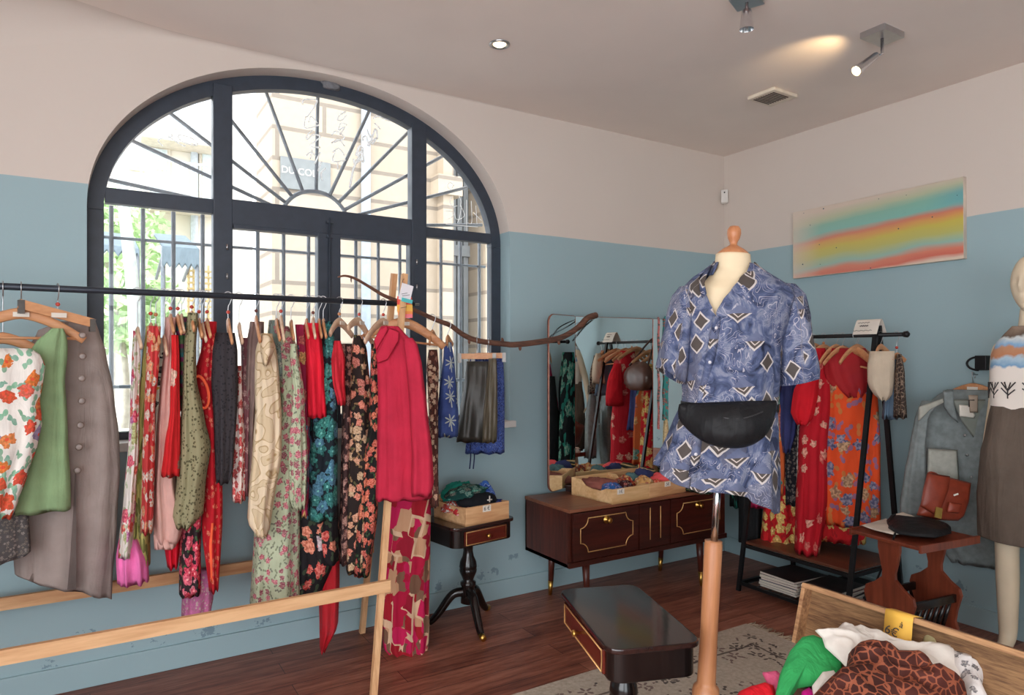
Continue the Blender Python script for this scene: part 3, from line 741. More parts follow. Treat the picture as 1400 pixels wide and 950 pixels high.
for py in (186, 275):
    p, q = onY(190, py, FYB), onY(296, py, FYB)
    s_ = MB().box((p.x, FYB-0.9, p.z-0.25), (q.x, FYB-0.002, p.z), None, 0.03).build('balcony_slab', flat('balcony_stone', (206, 196, 180), 0.8), far)
    mb = MB().tube([(p.x, FYB-0.85, p.z+0.9), (q.x, FYB-0.85, p.z+0.9)], 0.03, 6)
    n = 18
    for i in range(n+1): x = p.x+(q.x-p.x)*i/n; mb.tube([(x, FYB-0.85, p.z), (x, FYB-0.85, p.z+0.9)], 0.018, 5)
    mb.build('railing', M.setdefault('pale_iron', flat('pale_iron', (206, 210, 214), .7)), s_)
p = onY(265, 200, FYB); MB().tube([(p.x, FYB-0.1, 0), (p.x, FYB-0.1, 10)], 0.09, 8).build('drainpipe', flat('zinc_downpipe', (190, 198, 206), 0.5), far)
# cafe awnings, tree, lamp and furniture
def awning(pts, depth, name, label, mat):
    """front valance line given as pixels (left top, right top, valance drop)"""
    (xa, ya), (xb, yb), drop = pts; A, B = at(xa, ya, depth), at(xb, yb, depth)
    th_ = thing(name, label, 'awning', (A+B)/2, 'cafe awnings')
    back = Vector((0, 1.6, 0.42)); mb = MB(); n = 24; vs = []
    for i in range(n+1):
        p = A+(B-A)*i/n; s = 0.03*math.sin(i*PI/2); d = drop/F*depth
        vs += [p+back, p, p-Vector((0, 0, d+s))]
    vs += [q+Vector((0, 0.02, -0.02)) for q in vs]; m_ = 3*(n+1)
    fs = []
    for i in range(n):
        for j in range(2):
            a = 3*i+j; fs += [(a, a+1, a+4, a+3), (m_+a, m_+a+3, m_+a+4, m_+a+1)]
    mb.add(vs, fs); mb.build('canopy', mat, th_)
    mb = MB()
    for q in (0.08, 0.92):
        p = A+(B-A)*q; mb.tube([p+Vector((0, 0.02, -0.02)), p+Vector((0, 1.5, -0.3))], 0.025, 6)
    mb.build('bracket', M['iron'], th_)
    mb = MB()
    for q in (0.03, 0.97):
        p = A+(B-A)*q; mb.tube([(p.x, p.y+0.06, -0.15), p+Vector((0, 0.06, 0.0))], 0.03, 8)
    mb.build('post', M['iron'], th_)
awn = cloth('grey_blue_canvas', (108, 122, 130), 0.1)
awning(((128, 332), (190, 340), 9), 9.0, 'awning', 'grey blue cafe awning nearest the left edge of the window', awn)
awning(((222, 336), (272, 340), 24), 9.4, 'awning', 'grey blue cafe awning with a wavy valance beside the wicker panel', awn)
mw_ = wood('wicker', (200, 176, 120), (226, 206, 156), 2, 30, 0.8)
p = at(285, 395, 10.5)
mb = MB()
for i in range(9): mb.tube([(p.x-0.28+0.07*i, p.y, -0.15), (p.x-0.28+0.07*i, p.y, 2.9)], 0.016, 6)
for i in range(22): mb.box((p.x-0.3, p.y-0.02, 0.9+0.09*i), (p.x+0.3, p.y+0.02, 0.93+0.09*i))
tag(mb.build('wicker_screen', mw_, None, (p.x, p.y, -0.15)), 'straw coloured wicker screen beside the cafe awning', 'screen')
def tree(px, t, h, name, label, cr, gp='street greenery'):
    b = at(px, HY, t); b.z = -0.15; r0 = random.Random(px)
    th_ = thing(name, label, 'tree', b, gp)
    MB().tube(smooth_path([b, b+Vector((0.05, 0, h*0.5)), b+Vector((-0.1, 0, h))]), [0.09-0.05*i/12 for i in range(13)], 8).build('trunk', M.setdefault('pale_bark', flat('pale_bark', (170, 164, 150), .8, 0, .2, 8)), th_)
    vs, fs = [], []
    for i in range(900):
        d = Vector((r0.gauss(0, 1), r0.gauss(0, 1), r0.gauss(0, 1))).normalized()*cr*r0.uniform(0.4, 1.0)
        c = b+Vector((0, 0, h))+Vector((d.x, d.y, d.z*0.9)); a = Vector((r0.uniform(-1, 1), r0.uniform(-1, 1), r0.uniform(-1, 1))).normalized()*0.13
        e = a.cross(Vector((r0.uniform(-1, 1), r0.uniform(-1, 1), r0.uniform(-1, 1)))).normalized()*0.07
        k = len(vs); vs += [c-a, c+e, c+a, c-e]; fs.append((k, k+1, k+2, k+3))
    MB().add(vs, fs).build('foliage', M.setdefault('leaf_green', flat('bright_leaves', (178, 206, 152), 0.7, 0, 0.25, 5)), th_)
tree(168, 13.0, 2.6, 'street_tree', 'leafy green bush showing under the awning at the left pane', 1.1)
tree(150, 15.6, 4.4, 'street_tree', 'taller green tree above the awning at the left pane', 1.3)
p = at(196, HY, 8.5); MB_ = MB().tube([(p.x, p.y, -0.15), (p.x-0.1, p.y, 2.2), (p.x-0.28, p.y, 4.1)], [0.09, 0.075, 0.06], 10)
tag(MB_.build('tree_trunk', flat('plane_bark', (176, 184, 180), 0.8, 0, 0.2, 8), None, (p.x, p.y, -0.15)), 'slim grey trunk rising between the cafe awnings', 'tree trunk')
# cafe chair and table seen low in the left pane
p = at(168, 520, 8.0); tb = thing('cafe_table', 'pale cafe table on the pavement outside', 'table', (p.x, p.y, -0.15))
MB().lathe([(0.001, 0.6), (0.38, 0.6), (0.4, 0.615), (0.38, 0.63), (0.001, 0.63)], 24, Matrix.Translation((p.x, p.y, 0))).build('table_top', M['white'], tb)
MB().tube([(p.x, p.y, -0.15), (p.x, p.y, 0.61)], 0.035, 10).build('pedestal', M['iron'], tb)
MB().lathe([(0.24, -0.15), (0.24, -0.13), (0.05, -0.09)], 20, Matrix.Translation((p.x, p.y, 0))).build('base', M['iron'], tb)

# ------------------------------------------------------------------ rug
RC = (2.15, 1.72); RHX, RHY = 0.98, 0.86
rug = thing('rug', 'beige woven rug with dark floral border and fringed corner', 'rug', (RC[0], RC[1], 0))
MB().box((-RHX, -RHY, 0.0), (RHX, RHY, 0.008)).build('rug_pile', rug_mat(0, 0, RHX, RHY), rug, None, True)
mb = MB(); n = 150
for i in range(n):
    y = -RHY+2*RHY*i/n
    mb.tube([(RHX, y, 0.006), (RHX+0.03, y+rnd.uniform(-.01, .01), 0.005), (RHX+0.06+rnd.uniform(-.01, .02), y+rnd.uniform(-.02, .02), 0.003)], 0.0035, 4)
    mb.tube([(-RHX, y, 0.006), (-RHX-0.06, y+rnd.uniform(-.02, .02), 0.003)], 0.0035, 4)
mb.build('fringe', cloth('fringe_cotton', (190, 174, 152), 0.2), rug, None, True)

# ------------------------------------------------------------------ sideboard with mirror and trays
CX0, CX1, CY0, CY1, CB, CT = 2.315, 3.615, 3.135, 3.6, 0.297, 0.632
con = thing('sideboard', 'low dark mahogany sideboard with gold line inlay on tapered legs', 'sideboard', ((CX0+CX1)/2, (CY0+CY1)/2, 0))
mb = MB().box((CX0, CY0+0.022, CB), (CX0+0.022, CY1, CT-0.02)).box((CX1-0.022, CY0+0.022, CB), (CX1, CY1, CT-0.02)).box((CX0, CY0+0.022, CB), (CX1, CY1, CB+0.02)).box((CX0, CY1-0.012, CB), (CX1, CY1, CT-0.02))
mb.box((CX0+0.02, CY0+0.03, CB+0.018), (CX1-0.02, CY1-0.01, CT-0.02)); mb.build('carcass', M['mahogany_v'], con)
MB().box((CX0-0.002, CY0, CT-0.02), (CX1+0.002, CY1+0.004, CT), None, 0.003).build('top', M['console_top'], con)
fr = lambda p, d=0.0: (CX0+(CX1-CX0)*p)
secs = [('door', 0.02, 0.40), ('centre_panel', 0.405, 0.60), ('door', 0.605, 0.98)]
MB().box((CX0, CY0+0.004, CB), (CX1, CY0+0.024, CB+0.03)).build('plinth_rail', M['mahogany'], con)
for nm, a, b in secs:
    xa, xb = fr(a), fr(b); za, zb = CB+0.034, CT-0.026
    d_ = MB().box((xa, CY0, za), (xb, CY0+0.02, zb), None, 0.003).build(nm, M['mahogany'], con)
    yf = CY0-0.0015; mb = MB()
    if nm == 'door':
        x0, x1, z0, z1, q = xa+0.05, xb-0.05, za+0.045, zb-0.035, 0.055
        p = [(x0+q, z0), (x1-q, z0)]
        for (cx_, cz_, a0, a1) in ((x1, z0, 180, 90), (x1, z1, 270, 180), (x0, z1, 0, -90), (x0, z0, 90, 0)):
            arcs = [(cx_+q*math.cos(math.radians(a0+(a1-a0)*i/6)), cz_+q*math.sin(math.radians(a0+(a1-a0)*i/6))) for i in range(7)]
            p += arcs
        p.append(p[0]); mb.tube([(x, yf, z) for x, z in p], 0.003, 6, False)
        mb.build('gold_inlay', M['gold'], d_)
        kx, kz = (xa+xb)/2-0.005, zb-0.06
        Mk = Matrix.Translation((kx, CY0, kz)) @ Matrix.Rotation(PI/2, 4, 'X')
        MB().lathe([(0.001, 0.0), (0.024, 0.0), (0.024, 0.004), (0.008, 0.008), (0.007, 0.02), (0.015, 0.026), (0.017, 0.034), (0.01, 0.04), (0.001, 0.041)], 18, Mk).build('knob', M['brass'], d_)
    else:
        for q in (0.33, 0.67): mb.tube([(xa+(xb-xa)*q, yf, za+0.05), (xa+(xb-xa)*q, yf, zb-0.03)], 0.0032, 6)
        mb.build('gold_inlay', M['gold'], d_)
for lx in (CX0+0.16, CX1-0.2):
    for ly, q in ((CY0+0.06, -1), (CY1-0.06, 1)):
        l = MB().tube([(lx, ly, CB+0.002), (lx, ly+q*0.012, 0.09)], [0.024, 0.0165], 14).build('leg', M['mahogany_v'], con)
        MB().tube([(lx, ly+q*0.012, 0.092), (lx, ly+q*0.02, 0.0)], [0.0175, 0.012], 14).build('ferrule', M['brass'], l)

# three-part dressing mirror standing on the sideboard
DEL = math.radians(2.4)
mc0 = Vector((2.676, 3.565, 0)); mc1 = mc0+Vector((math.cos(DEL), -math.sin(DEL), 0))*0.645
mir = thing('dressing_mirror', 'three-panel folding mirror with rounded corners and a thin coppery edge on the sideboard', 'mirror', (3.0, 3.56, CT))
MZ0, MZ1 = 0.672, 1.762
def mpanel(nm, a, b, z0, z1, rad, sides):
    a, b = Vector(a), Vector(b); L = (b-a).length; xd = (b-a).normalized(); mw_ = frame_m((a.x, a.y, 0), xd, (0, 0, 1))
    pts = []
    for (cx_, cz_, a0, on) in ((L-rad, z1-rad, 0, sides[1]), (rad, z1-rad, 90, sides[0]), (rad, z0+rad, 180, sides[0]), (L-rad, z0+rad, 270, sides[1])):
        if on: pts += [(cx_+rad*math.cos(math.radians(a0+15*i)), cz_+rad*math.sin(math.radians(a0+15*i))) for i in range(7)]
        else: pts.append({0: (L, z1), 90: (0, z1), 180: (0, z0), 270: (L, z0)}[a0])
    bk = MB().prism(pts, -0.014, -0.002, mw_).build(nm, M['mahogany'], mir)
    MB().prism(pts, -0.0018, 0.003, mw_).build('mirror_glass', M['mirror'], bk)
    ring = [mw_ @ Vector((x, y, -0.004)) for x, y in pts]; ring.append(ring[0])
    MB().tube(ring, 0.0055, 6, False).build('edge_trim', M['copper'], bk)
mpanel('centre_panel', mc0, mc1, MZ0, MZ1, 0.03, (0, 0))
mpanel('left_wing', (2.394, 3.455, 0), mc0-Vector((0.006, 0.002, 0)), MZ0, MZ1, 0.05, (1, 0))
mpanel('right_wing', mc1+Vector((0.006, -0.004, 0)), mc1+Vector((0.245, -0.135, 0)), MZ0, MZ1, 0.05, (0, 1))
mb = MB().box((2.62, 3.5, CT-0.001), (3.34, 3.595, CT+0.045), None, 0.004)
mb.box((2.67, 3.572, CT+0.04), (2.72, 3.596, 1.5)).box((3.24, 3.566, CT+0.04), (3.29, 3.59, 1.5)); mb.build('stand', M['mahogany'], mir)

wa, wb_ = mc1+Vector((.02, -.02, 0)), mc1+Vector((.06, -.045, 0))
for q, wd, z1_, colr, lb in ((wa+Vector((.012, -.006, 0)), .012, 1.0, (196, 120, 116), 'thin dusty pink cord belt hanging on the right mirror wing'), (wb_+Vector((.012, -.008, 0)), .034, 1.06, (60, 140, 136), 'teal patterned belt with a raffia tassel hanging on the right mirror wing')):
    o_ = thing('belt', lb, 'belt', (q.x, q.y, 1.75), 'belts on the mirror')
    mb = MB()
    vs = []
    for i in range(25):
        z = 1.768-(1.768-z1_)*i/24
        for s_ in (-1, 1): vs.append((q.x+s_*wd/2*.87+.003*math.sin(i), q.y-.008-s_*wd/2*.48+.003*math.sin(i*.7), z))
    k = len(vs); vs += [(x+.002, y+.004, z) for x, y, z in vs]
    mb.add(vs, [(2*i, 2*i+1, 2*i+3, 2*i+2) for i in range(24)]+[(k+2*i, k+2*i+2, k+2*i+3, k+2*i+1) for i in range(24)])
    mb.build('strap', floral('belt_weave_%d' % colr[0], colr, [(40, 60, 66), (150, 60, 60)], None, 34, .4), o_)
    MB().tube([(q.x, q.y-.01, 1.768), (q.x+.004, q.y+.006, 1.776), (q.x+.012, q.y+.03, 1.76)], wd*.3, 6, True, .3).build('loop', flat('belt_loop_%d' % colr[0], colr, .8), o_)
    if wd > .02: MB().tube([(q.x, q.y-.01, z1_+.01), (q.x, q.y-.012, z1_-.05), (q.x, q.y-.012, z1_-.17), (q.x, q.y-.012, z1_-.2)], [.008, .014, .017, .022], 10).build('tassel', flat('raffia', (190, 166, 124), .9, 0, .3, 80), o_)

def tray(A, B, back, hgt, name, label, sc, price=None, pq=0.35, scal=True, th_=0.011):
    """A, B: the front bottom corners; back: the horizontal depth"""
    A, B = Vector(A), Vector(B); L = (B-A).length; xd = (B-A).normalized(); yd = Vector((-xd.y, xd.x, 0))
    mw_ = Matrix((xd, yd, Vector((0, 0, 1)))).transposed().to_4x4(); mw_.translation = A
    t = thing(name, label, 'tray', A, 'pine display trays', mw_); t['_o'] = [0, 0, 0]
    MB().box((0, 0, 0), (L, back, 0.008)).build('base', sc, t, None, True)
    MB().box((0, 0, 0.0), (L, th_, hgt), None, 0.002).box((0, 0.0005, hgt*0.5), (L, 0.001, hgt*0.51)).build('front_board', sc, t, None, True)
    MB().box((0, back-th_, 0.0), (L, back, hgt*1.25), None, 0.002).build('rear_board', sc, t, None, True)
    prof = [(th_, 0.0), (back-th_, 0.0)]
    if scal: prof += [(back-th_, hgt*1.25), (back*0.78, hgt*1.22), (back*0.66, hgt*0.86), (back*0.5, hgt*0.74), (back*0.3, hgt*0.72), (back*0.14, hgt*0.97), (th_, hgt)]
    else: prof += [(back-th_, hgt*1.1), (back*0.85, hgt*1.0), (back*0.3, hgt*0.92), (th_, hgt)]
    for x0 in (0.0, L-th_):
        mz = Matrix(((0, 0, 1, x0), (1, 0, 0, 0), (0, 1, 0, 0), (0, 0, 0, 1)))
        MB().prism(prof, 0, th_, mz).build('side_board', sc, t, None, True)
    if price:
        lb = MB().box((L*pq-0.028, -0.0016, hgt*0.62), (L*pq+0.028, 0.0, hgt*0.97)).build('price_label', M['paper'], t, None, True)
        cu = bpy.data.curves.new('lettering', 'FONT'); cu.body = price; cu.size = hgt*0.3; cu.align_x = 'CENTER'; cu.align_y = 'CENTER'; cu.extrude = 0.0003; cu.materials.append(M['ink'])
        tx = as_mesh('price_lettering', cu); tx.parent = lb
        tx.matrix_basis = Matrix.Translation((L*pq, -0.0022, hgt*0.79)) @ Matrix.Rotation(PI/2, 4, 'X')
    return mw_, L
a, b, c, d = onZ(837, 690, CT), onZ(888, 681.5, CT), onZ(937.5, 672, CT), onZ(786, 670.5, CT)
bk = (Vector(d)-Vector(a)).length*0.8
T1, L1 = tray(a, b, bk, 0.088, 'display_tray', 'pale pine display tray with a scalloped side, nearest the mirror wing', M['tray_pine'], '1€', 0.22)
T2, L2 = tray(Vector(b)+(Vector(c)-Vector(b)).normalized()*0.004, c, bk, 0.088, 'display_tray', 'orange pine display tray holding the coral pink scarf', M['pine'], '5€', 0.48, False)
prints = {
 'blue_violet': floral('blue_violet_print', (44, 92, 160), [(150, 140, 220), (90, 150, 220), (40, 44, 96)], None, 40, .4),
 'dark_red': floral('dark_red_print', (60, 22, 26), [(150, 40, 36), (40, 34, 60), (120, 60, 44)], None, 34, .42),
 'red_gold': floral('red_gold_print', (150, 48, 40), [(206, 150, 80), (226, 190, 130), (90, 34, 40)], (190, 120, 60), 30, .42),
 'ochre': floral('ochre_print', (206, 156, 96), [(176, 56, 44), (236, 200, 150), (150, 100, 52)], None, 26, .4),
 'teal_grey': cloth('teal_grey_cloth', (86, 120, 124)), 'navy': cloth('navy_cloth', (52, 58, 100)), 'coral': cloth('coral_cloth', (238, 92, 96)),
 'orange_red': floral('orange_red_print', (214, 84, 62), [(240, 150, 110), (190, 40, 36)], None, 40, .4),
 'black_gold': stripes('black_gold_print', [(28, 26, 30), (206, 172, 110), (28, 26, 30), (60, 66, 60), (196, 170, 120), (34, 30, 30)], 22, .12),
 'mauve_brown': cloth('mauve_brown_cloth', (142, 84, 74), .2), 'dark_green': floral('dark_green_print', (28, 44, 38), [(90, 110, 60), (40, 110, 90)], None, 30, .4),
}
def tp(T, x, y, z): return T @ Vector((x, y, z))
for T_, x, y, z, s, mt, sd, nm, lb in [
    (T1, L1*.42, bk*.70, .075, (.105, .13, .045), 'mauve_brown', 1, 'scarf', 'mauve brown scarf heaped at the back of the scalloped tray'),
    (T1, L1*.36, bk*.32, .07, (.062, .06, .036), 'blue_violet', 2, 'scarf', 'blue violet printed scarf at the front of the scalloped tray'),
    (T1, L1*.66, bk*.30, .072, (.042, .06, .042), 'dark_red', 3, 'scarf', 'dark red and navy scarf between the blue and the gold ones'),
    (T1, L1*.84, bk*.42, .078, (.045, .07, .05), 'red_gold', 4, 'scarf', 'red and gold printed scarf at the right of the scalloped tray'),
    (T2, L2*.17, bk*.28, .075, (.055, .06, .046), 'ochre', 5, 'scarf', 'ochre scarf with red print at the left of the coral one'),
    (T2, L2*.24, bk*.62, .08, (.05, .06, .046), 'teal_grey', 6, 'scarf', 'teal grey scarf behind the ochre printed one'),
    (T2, L2*.60, bk*.62, .085, (.066, .07, .05), 'navy', 7, 'scarf', 'plain navy scarf behind the coral pink one'),
    (T2, L2*.44, bk*.20, .068, (.045, .036, .03), 'orange_red', 8, 'scarf', 'small orange red scarf folded in front of the navy one'),
    (T2, L2*.76, bk*.33, .083, (.078, .066, .042), 'coral', 9, 'scarf', 'coral pink scarf in the orange pine tray'),
    (T2, L2*.82, bk*.74, .088, (.066, .07, .045), 'black_gold', 10, 'scarf', 'black and gold striped scarf at the back of the orange pine tray'),
]:
    p = tp(T_, x, y, z-0.012)
    tag(crumple(p, s, sd, .42, math.atan2(T_[1][0], T_[0][0])).build(nm, prints[mt], None, p-Vector((0, 0, s[2]*.7))), lb, 'scarf', 'scarves in the display trays')
p = onZ(960, 668, CT+0.02)
tag(crumple((p.x, p.y, CT+0.03), (.09, .12, .04), 12, .4).build('scarf', prints['dark_green'], None, (p.x, p.y, CT)), 'dark green printed scarf lying on the sideboard beyond the trays', 'scarf', 'scarves in the display trays')

# ------------------------------------------------------------------ pedestal tables (a pair)
def pedestal_table(label, c, ang, hx, hy, zt, drawer_len, knobs, feet, rch=1.0, z_=0.0):
    mw_ = Matrix.Translation((c[0], c[1], z_)) @ Matrix.Rotation(ang, 4, 'Z')
    t = thing('pedestal_table', label, 'table', (c[0], c[1], z_), 'pedestal tables', mw_)
    o0 = rects(-hx, -hy, hx, hy, min(hx, hy)*.3, 8)
    MB().prism(o0, zt-0.018, zt, None, 0.005).build('top', M['lacquer_top'], t, None, True)
    oa = []
    r_ = min(hx, hy)*.3; i_ = 0.012
    oa = rects(-hx+i_, -hy+i_, hx-i_, hy-i_, r_, 8)
    MB().prism(oa, zt-0.112, zt-0.0185, None, 0.003).build('apron', M['ebony'], t, None, True)
    d = MB().box((-drawer_len/2, -hy+0.004, zt-0.104), (drawer_len/2, -hy+i_+0.002, zt-0.026), None, 0.002).build('drawer', wood('drawer_mahogany', (70, 20, 14), (112, 40, 26), 0, 8, 0.25), t, None, True)
    x1, z0, z1, y = drawer_len/2-0.008, zt-0.099, zt-0.031, -hy+0.003
    MB().tube([(-x1, y, z0), (x1, y, z0), (x1, y, z1), (-x1, y, z1), (-x1, y, z0)], 0.0026, 6, False).build('gold_inlay', M['gold'], d, None, True)
    for kx in knobs:
        MB().lathe([(0.001, 0), (0.006, 0), (0.005, 0.012), (0.012, 0.02), (0.012, 0.026), (0.001, 0.031)], 14, Matrix.Translation((kx, -hy+0.004, zt-0.065)) @ Matrix.Rotation(PI/2, 4, 'X')).build('knob', M['brass'], d, None, True)
    zb = zt-0.114
    MB().lathe([(0.06, zb+0.004), (0.058, zb-0.012), (0.03, zb-0.03), (0.027, zb-0.07), (0.032, zb-0.1), (0.046, zb-0.13), (0.05, zb-0.155), (0.05, zb-0.16), (0.047, zb-0.17), (0.05, zb-0.175), (0.047, zb-0.19), (0.036, zb-0.215), (0.028, zb-0.235), (0.044, zb-0.245), (0.044, zb-0.26), (0.034, zb-0.275), (0.042, zb-0.3), (0.042, zb-0.36), (0.02, zb-0.37)], 24).build('pedestal', M['ebony'], t, None, True)
    for a in feet:
        a = math.radians(a); dx, dy = math.cos(a)*rch, math.sin(a)*rch; h0 = zb-0.30
        pts = smooth_path([(dx*0.03, dy*0.03, h0), (dx*0.11, dy*0.11, h0-0.015), (dx*0.2, dy*0.2, h0*0.42), (dx*0.255, dy*0.255, 0.03), (dx*0.285, dy*0.285, 0.02)], 5)
        l = MB().tube(pts, [0.028-0.013*i/len(pts) for i in range(len(pts))], 10).build('leg', M['ebony'], t, None, True)
        MB().tube([(dx*0.268, dy*0.268, 0.022), (dx*0.29, dy*0.29, 0.017), (dx*0.315, dy*0.315, 0.0165)], [0.018, 0.0175, 0.0155], 12).build('foot_cap', M['brass'], l, None, True)
    return mw_
A1 = math.radians(9)
PT1 = pedestal_table('black pedestal table under the window with a pine tray on it', (1.805, 3.40), A1, 0.215, 0.17, 0.60, 0.29, (0.0,), (-108, 24, 146), 0.8)
ang2 = math.atan2(1.55-2.11, 1.33-1.53)
PT2 = pedestal_table('glossy black pedestal table with a red drawer on the rug beside the dress form', (1.597, 1.845), math.atan2(2.11-1.55, 1.53-1.33)+PI, 0.285, 0.158, 0.592, 0.43, (-0.02,), (20, 140, 260), 1.0, 0.009)
# tray on the table by the window
a, b = onZ(612.5, 725, 0.60), onZ(686, 717, 0.60)
a2 = PT1 @ Vector((-0.135, -0.16, 0.6)); b2 = PT1 @ Vector((0.165, -0.16, 0.6))
T3, L3 = tray(a2, b2, 0.30, 0.098, 'display_tray', 'pine display tray with the turquoise scarf on the pedestal table', M['pine'], '6 €', 0.47, False)
for x, y, z, s, mt, sd, nm, lb in [
    (.40, .74, .145, (.1, .075, .06), cloth('turquoise_cloth', (34, 142, 124), .25), 21, 'scarf', 'turquoise scarf heaped at the back of the pedestal table tray'),
    (.34, .46, .165, (.11, .075, .04), floral('turquoise_black_print', (20, 66, 62), [(44, 150, 132), (30, 110, 104), (14, 30, 34)], None, 16, .5), 22, 'scarf', 'turquoise scarf with black print lying over the black cap'),
    (.76, .52, .125, (.066, .066, .075), swirl('blue_white_swirl', (34, 72, 150), (60, 106, 190), (200, 214, 234), 14, 7), 24, 'scarf', 'blue scarf with white swirls standing up in the pedestal table tray'),
    (.86, .26, .085, (.06, .045, .035), floral('royal_blue_print', (24, 54, 140), [(16, 22, 50), (60, 100, 190)], None, 30, .4), 25, 'scarf', 'royal blue scarf at the right end of the pedestal table tray'),
    (.14, .62, .085, (.05, .09, .035), floral('red_white_print', (196, 60, 50), [(226, 130, 110), (230, 226, 220), (170, 40, 60)], None, 34, .42), 26, 'scarf', 'red and white printed scarf at the left end of the pedestal table tray'),
    (.18, .26, .08, (.055, .05, .03), floral('pink_red_print', (206, 56, 62), [(226, 150, 150), (60, 50, 50)], None, 34, .38), 27, 'scarf', 'coral red scarf at the front left of the pedestal table tray'),
]:
    p = T3 @ Vector((L3*x, .30*y, z-0.02))
    tag(crumple(p, s, sd, .45, A1).build(nm, mt, None, p-Vector((0, 0, s[2]*.7))), lb, 'scarf', 'scarves in the pedestal table tray')
p = T3 @ Vector((L3*.46, .30*.3, .1))
bn = tag(crumple(p, (.125, .07, .052), 23, .18, A1).build('beanie', cloth('black_knit', (22, 24, 30), .2), None, p-Vector((0, 0, .04))), 'black cap with a pale cross badge in the tray', 'cap')
mb = MB(); q = T3 @ Vector((L3*.60, .30*.3-0.066, .115)); xd = Vector((math.cos(A1), math.sin(A1), 0))
mb.tube([q-xd*0.016, q+xd*0.016], 0.004, 6).tube([q-Vector((0, 0, 0.012)), q+Vector((0, 0, 0.022))], 0.004, 6)
mb.build('cross_badge', flat('silver_thread', (206, 200, 190), .5), bn)

# ------------------------------------------------------------------ wooden clothes rail by the window
RY_, RZ_ = 3.25, 1.77
rk = thing('clothes_rail', 'pine A-frame clothes rail with dark metal bar before the window', 'clothes rail', (1.1, 3.25, 0))
topP = onY(544, 374, RY_)
def plank(mb, a, b, w_, th_, side):
    """a board from a to b, w_ wide along side, th_ thick"""
    a, b = Vector(a), Vector(b); d = (b-a).normalized(); s = (Vector(side)-d*Vector(side).dot(d)).normalized(); n = d.cross(s)
    vs = [p+s*i*w_/2+n*j*th_/2 for p in (a, b) for i, j in ((-1, -1), (1, -1), (1, 1), (-1, 1))]
    return mb.add(vs, [(0, 3, 2, 1), (4, 5, 6, 7), (0, 1, 5, 4), (1, 2, 6, 5), (2, 3, 7, 6), (3, 0, 4, 7)])
ff = onZ(510, 958, 0.0); fb = onZ(495, 865, 0.0); ft = onY(553, 375, RY_-0.06); bt = onY(539, 374, RY_+0.045)
plank(MB(), ff, ft, 0.028, 0.026, (1, 0, 0)).build('front_leg', M['pine_y'], rk)
plank(MB(), fb, bt, 0.028, 0.026, (1, 0, 0)).build('rear_leg', M['pine_y'], rk)
def on_leg(a, b, z): return Vector(a)+(Vector(b)-Vector(a))*((z-a[2])/(b[2]-a[2]))
pf = on_leg(ff, ft, 0.47); pb = on_leg(fb, bt, 0.47)
plank(MB(), pf+Vector((0.03, -0.024, 0)), (-1.5, pf.y-0.024, 0.47), 0.052, 0.022, (0, 0, 1)).build('front_rail', M['pine'], rk)
plank(MB(), pb+Vector((0.03, 0.024, 0)), (-1.5, pb.y+0.024, 0.47), 0.052, 0.022, (0, 0, 1)).build('rear_rail', M['pine'], rk)
for a, b, nm in ((ff, ft, 'front_leg'), (fb, bt, 'rear_leg')):
    dx = -1.45-a.x
    plank(MB(), Vector(a)+Vector((dx, 0, 0)), Vector((-1.45, b.y, b.z)), 0.036, 0.03, (1, 0, 0)).build(nm, M['pine_y'], rk)
MB().tube([(-1.55, RY_, RZ_), (onY(566, 416, RY_).x, RY_, RZ_)], 0.0135, 14).build('hanging_bar', flat('dark_tube', (52, 58, 68), 0.4, 0.4), rk)
MB().tube([(onY(556, 415, RY_).x, RY_, RZ_), (onY(573, 416, RY_).x, RY_, RZ_)], 0.006, 10).build('bar_end', M['steel'], rk)
# swing tags tied to the frame
tags = thing('swing_tag_bunch', 'bunch of white, teal, red, yellow and pink swing tags tied to the frame', 'tags', onY(552, 390, RY_-0.1))
for (x0, y0, x1, y1, col, rot, dy, nm) in [(543, 405, 563, 419, (232, 92, 78), 0, -.085, 'red_tag'), (543, 416, 564, 427, (240, 186, 84), .04, -.088, 'yellow_tag'), (544, 425, 564, 431, (240, 150, 80), .03, -.091, 'orange_tag'),
                                 (545, 429, 564, 435, (244, 128, 136), .05, -.094, 'pink_tag'), (547, 388, 563, 412, (236, 232, 236), -.24, -.1, 'white_tag'), (549, 408, 564, 414, (92, 196, 196), -.2, -.103, 'teal_tag')]:
    a, b = onY(x0, y0, RY_+dy), onY(x1, y1, RY_+dy); c = (a+b)/2; hx, hz = (b.x-a.x)/2, (a.z-b.z)/2
    MB().prism([(-hx, -hz), (hx, -hz), (hx, hz), (-hx, hz)], -0.0008, 0.0008, Matrix.Translation(c) @ Matrix.Rotation(-rot, 4, 'Y') @ Matrix.Rotation(PI/2, 4, 'X')).build(nm, flat(nm+'_card', col, .7, 0, .03), tags)
for (x0, x1, y) in ((549, 557, 402), (550, 560, 404.5), (548, 556, 421)):
    a, b = onY(x0, y, RY_-0.103), onY(x1, y-1.5, RY_-0.103); MB().tube([a, b], 0.0011, 5).build('printed_line', M['ink'], tags)
MB().tube([onY(549, 392, RY_-0.09), onY(551, 382, RY_-0.085), onY(556, 380, RY_-0.06)], 0.0012, 5).build('cord', M['ink'], tags)

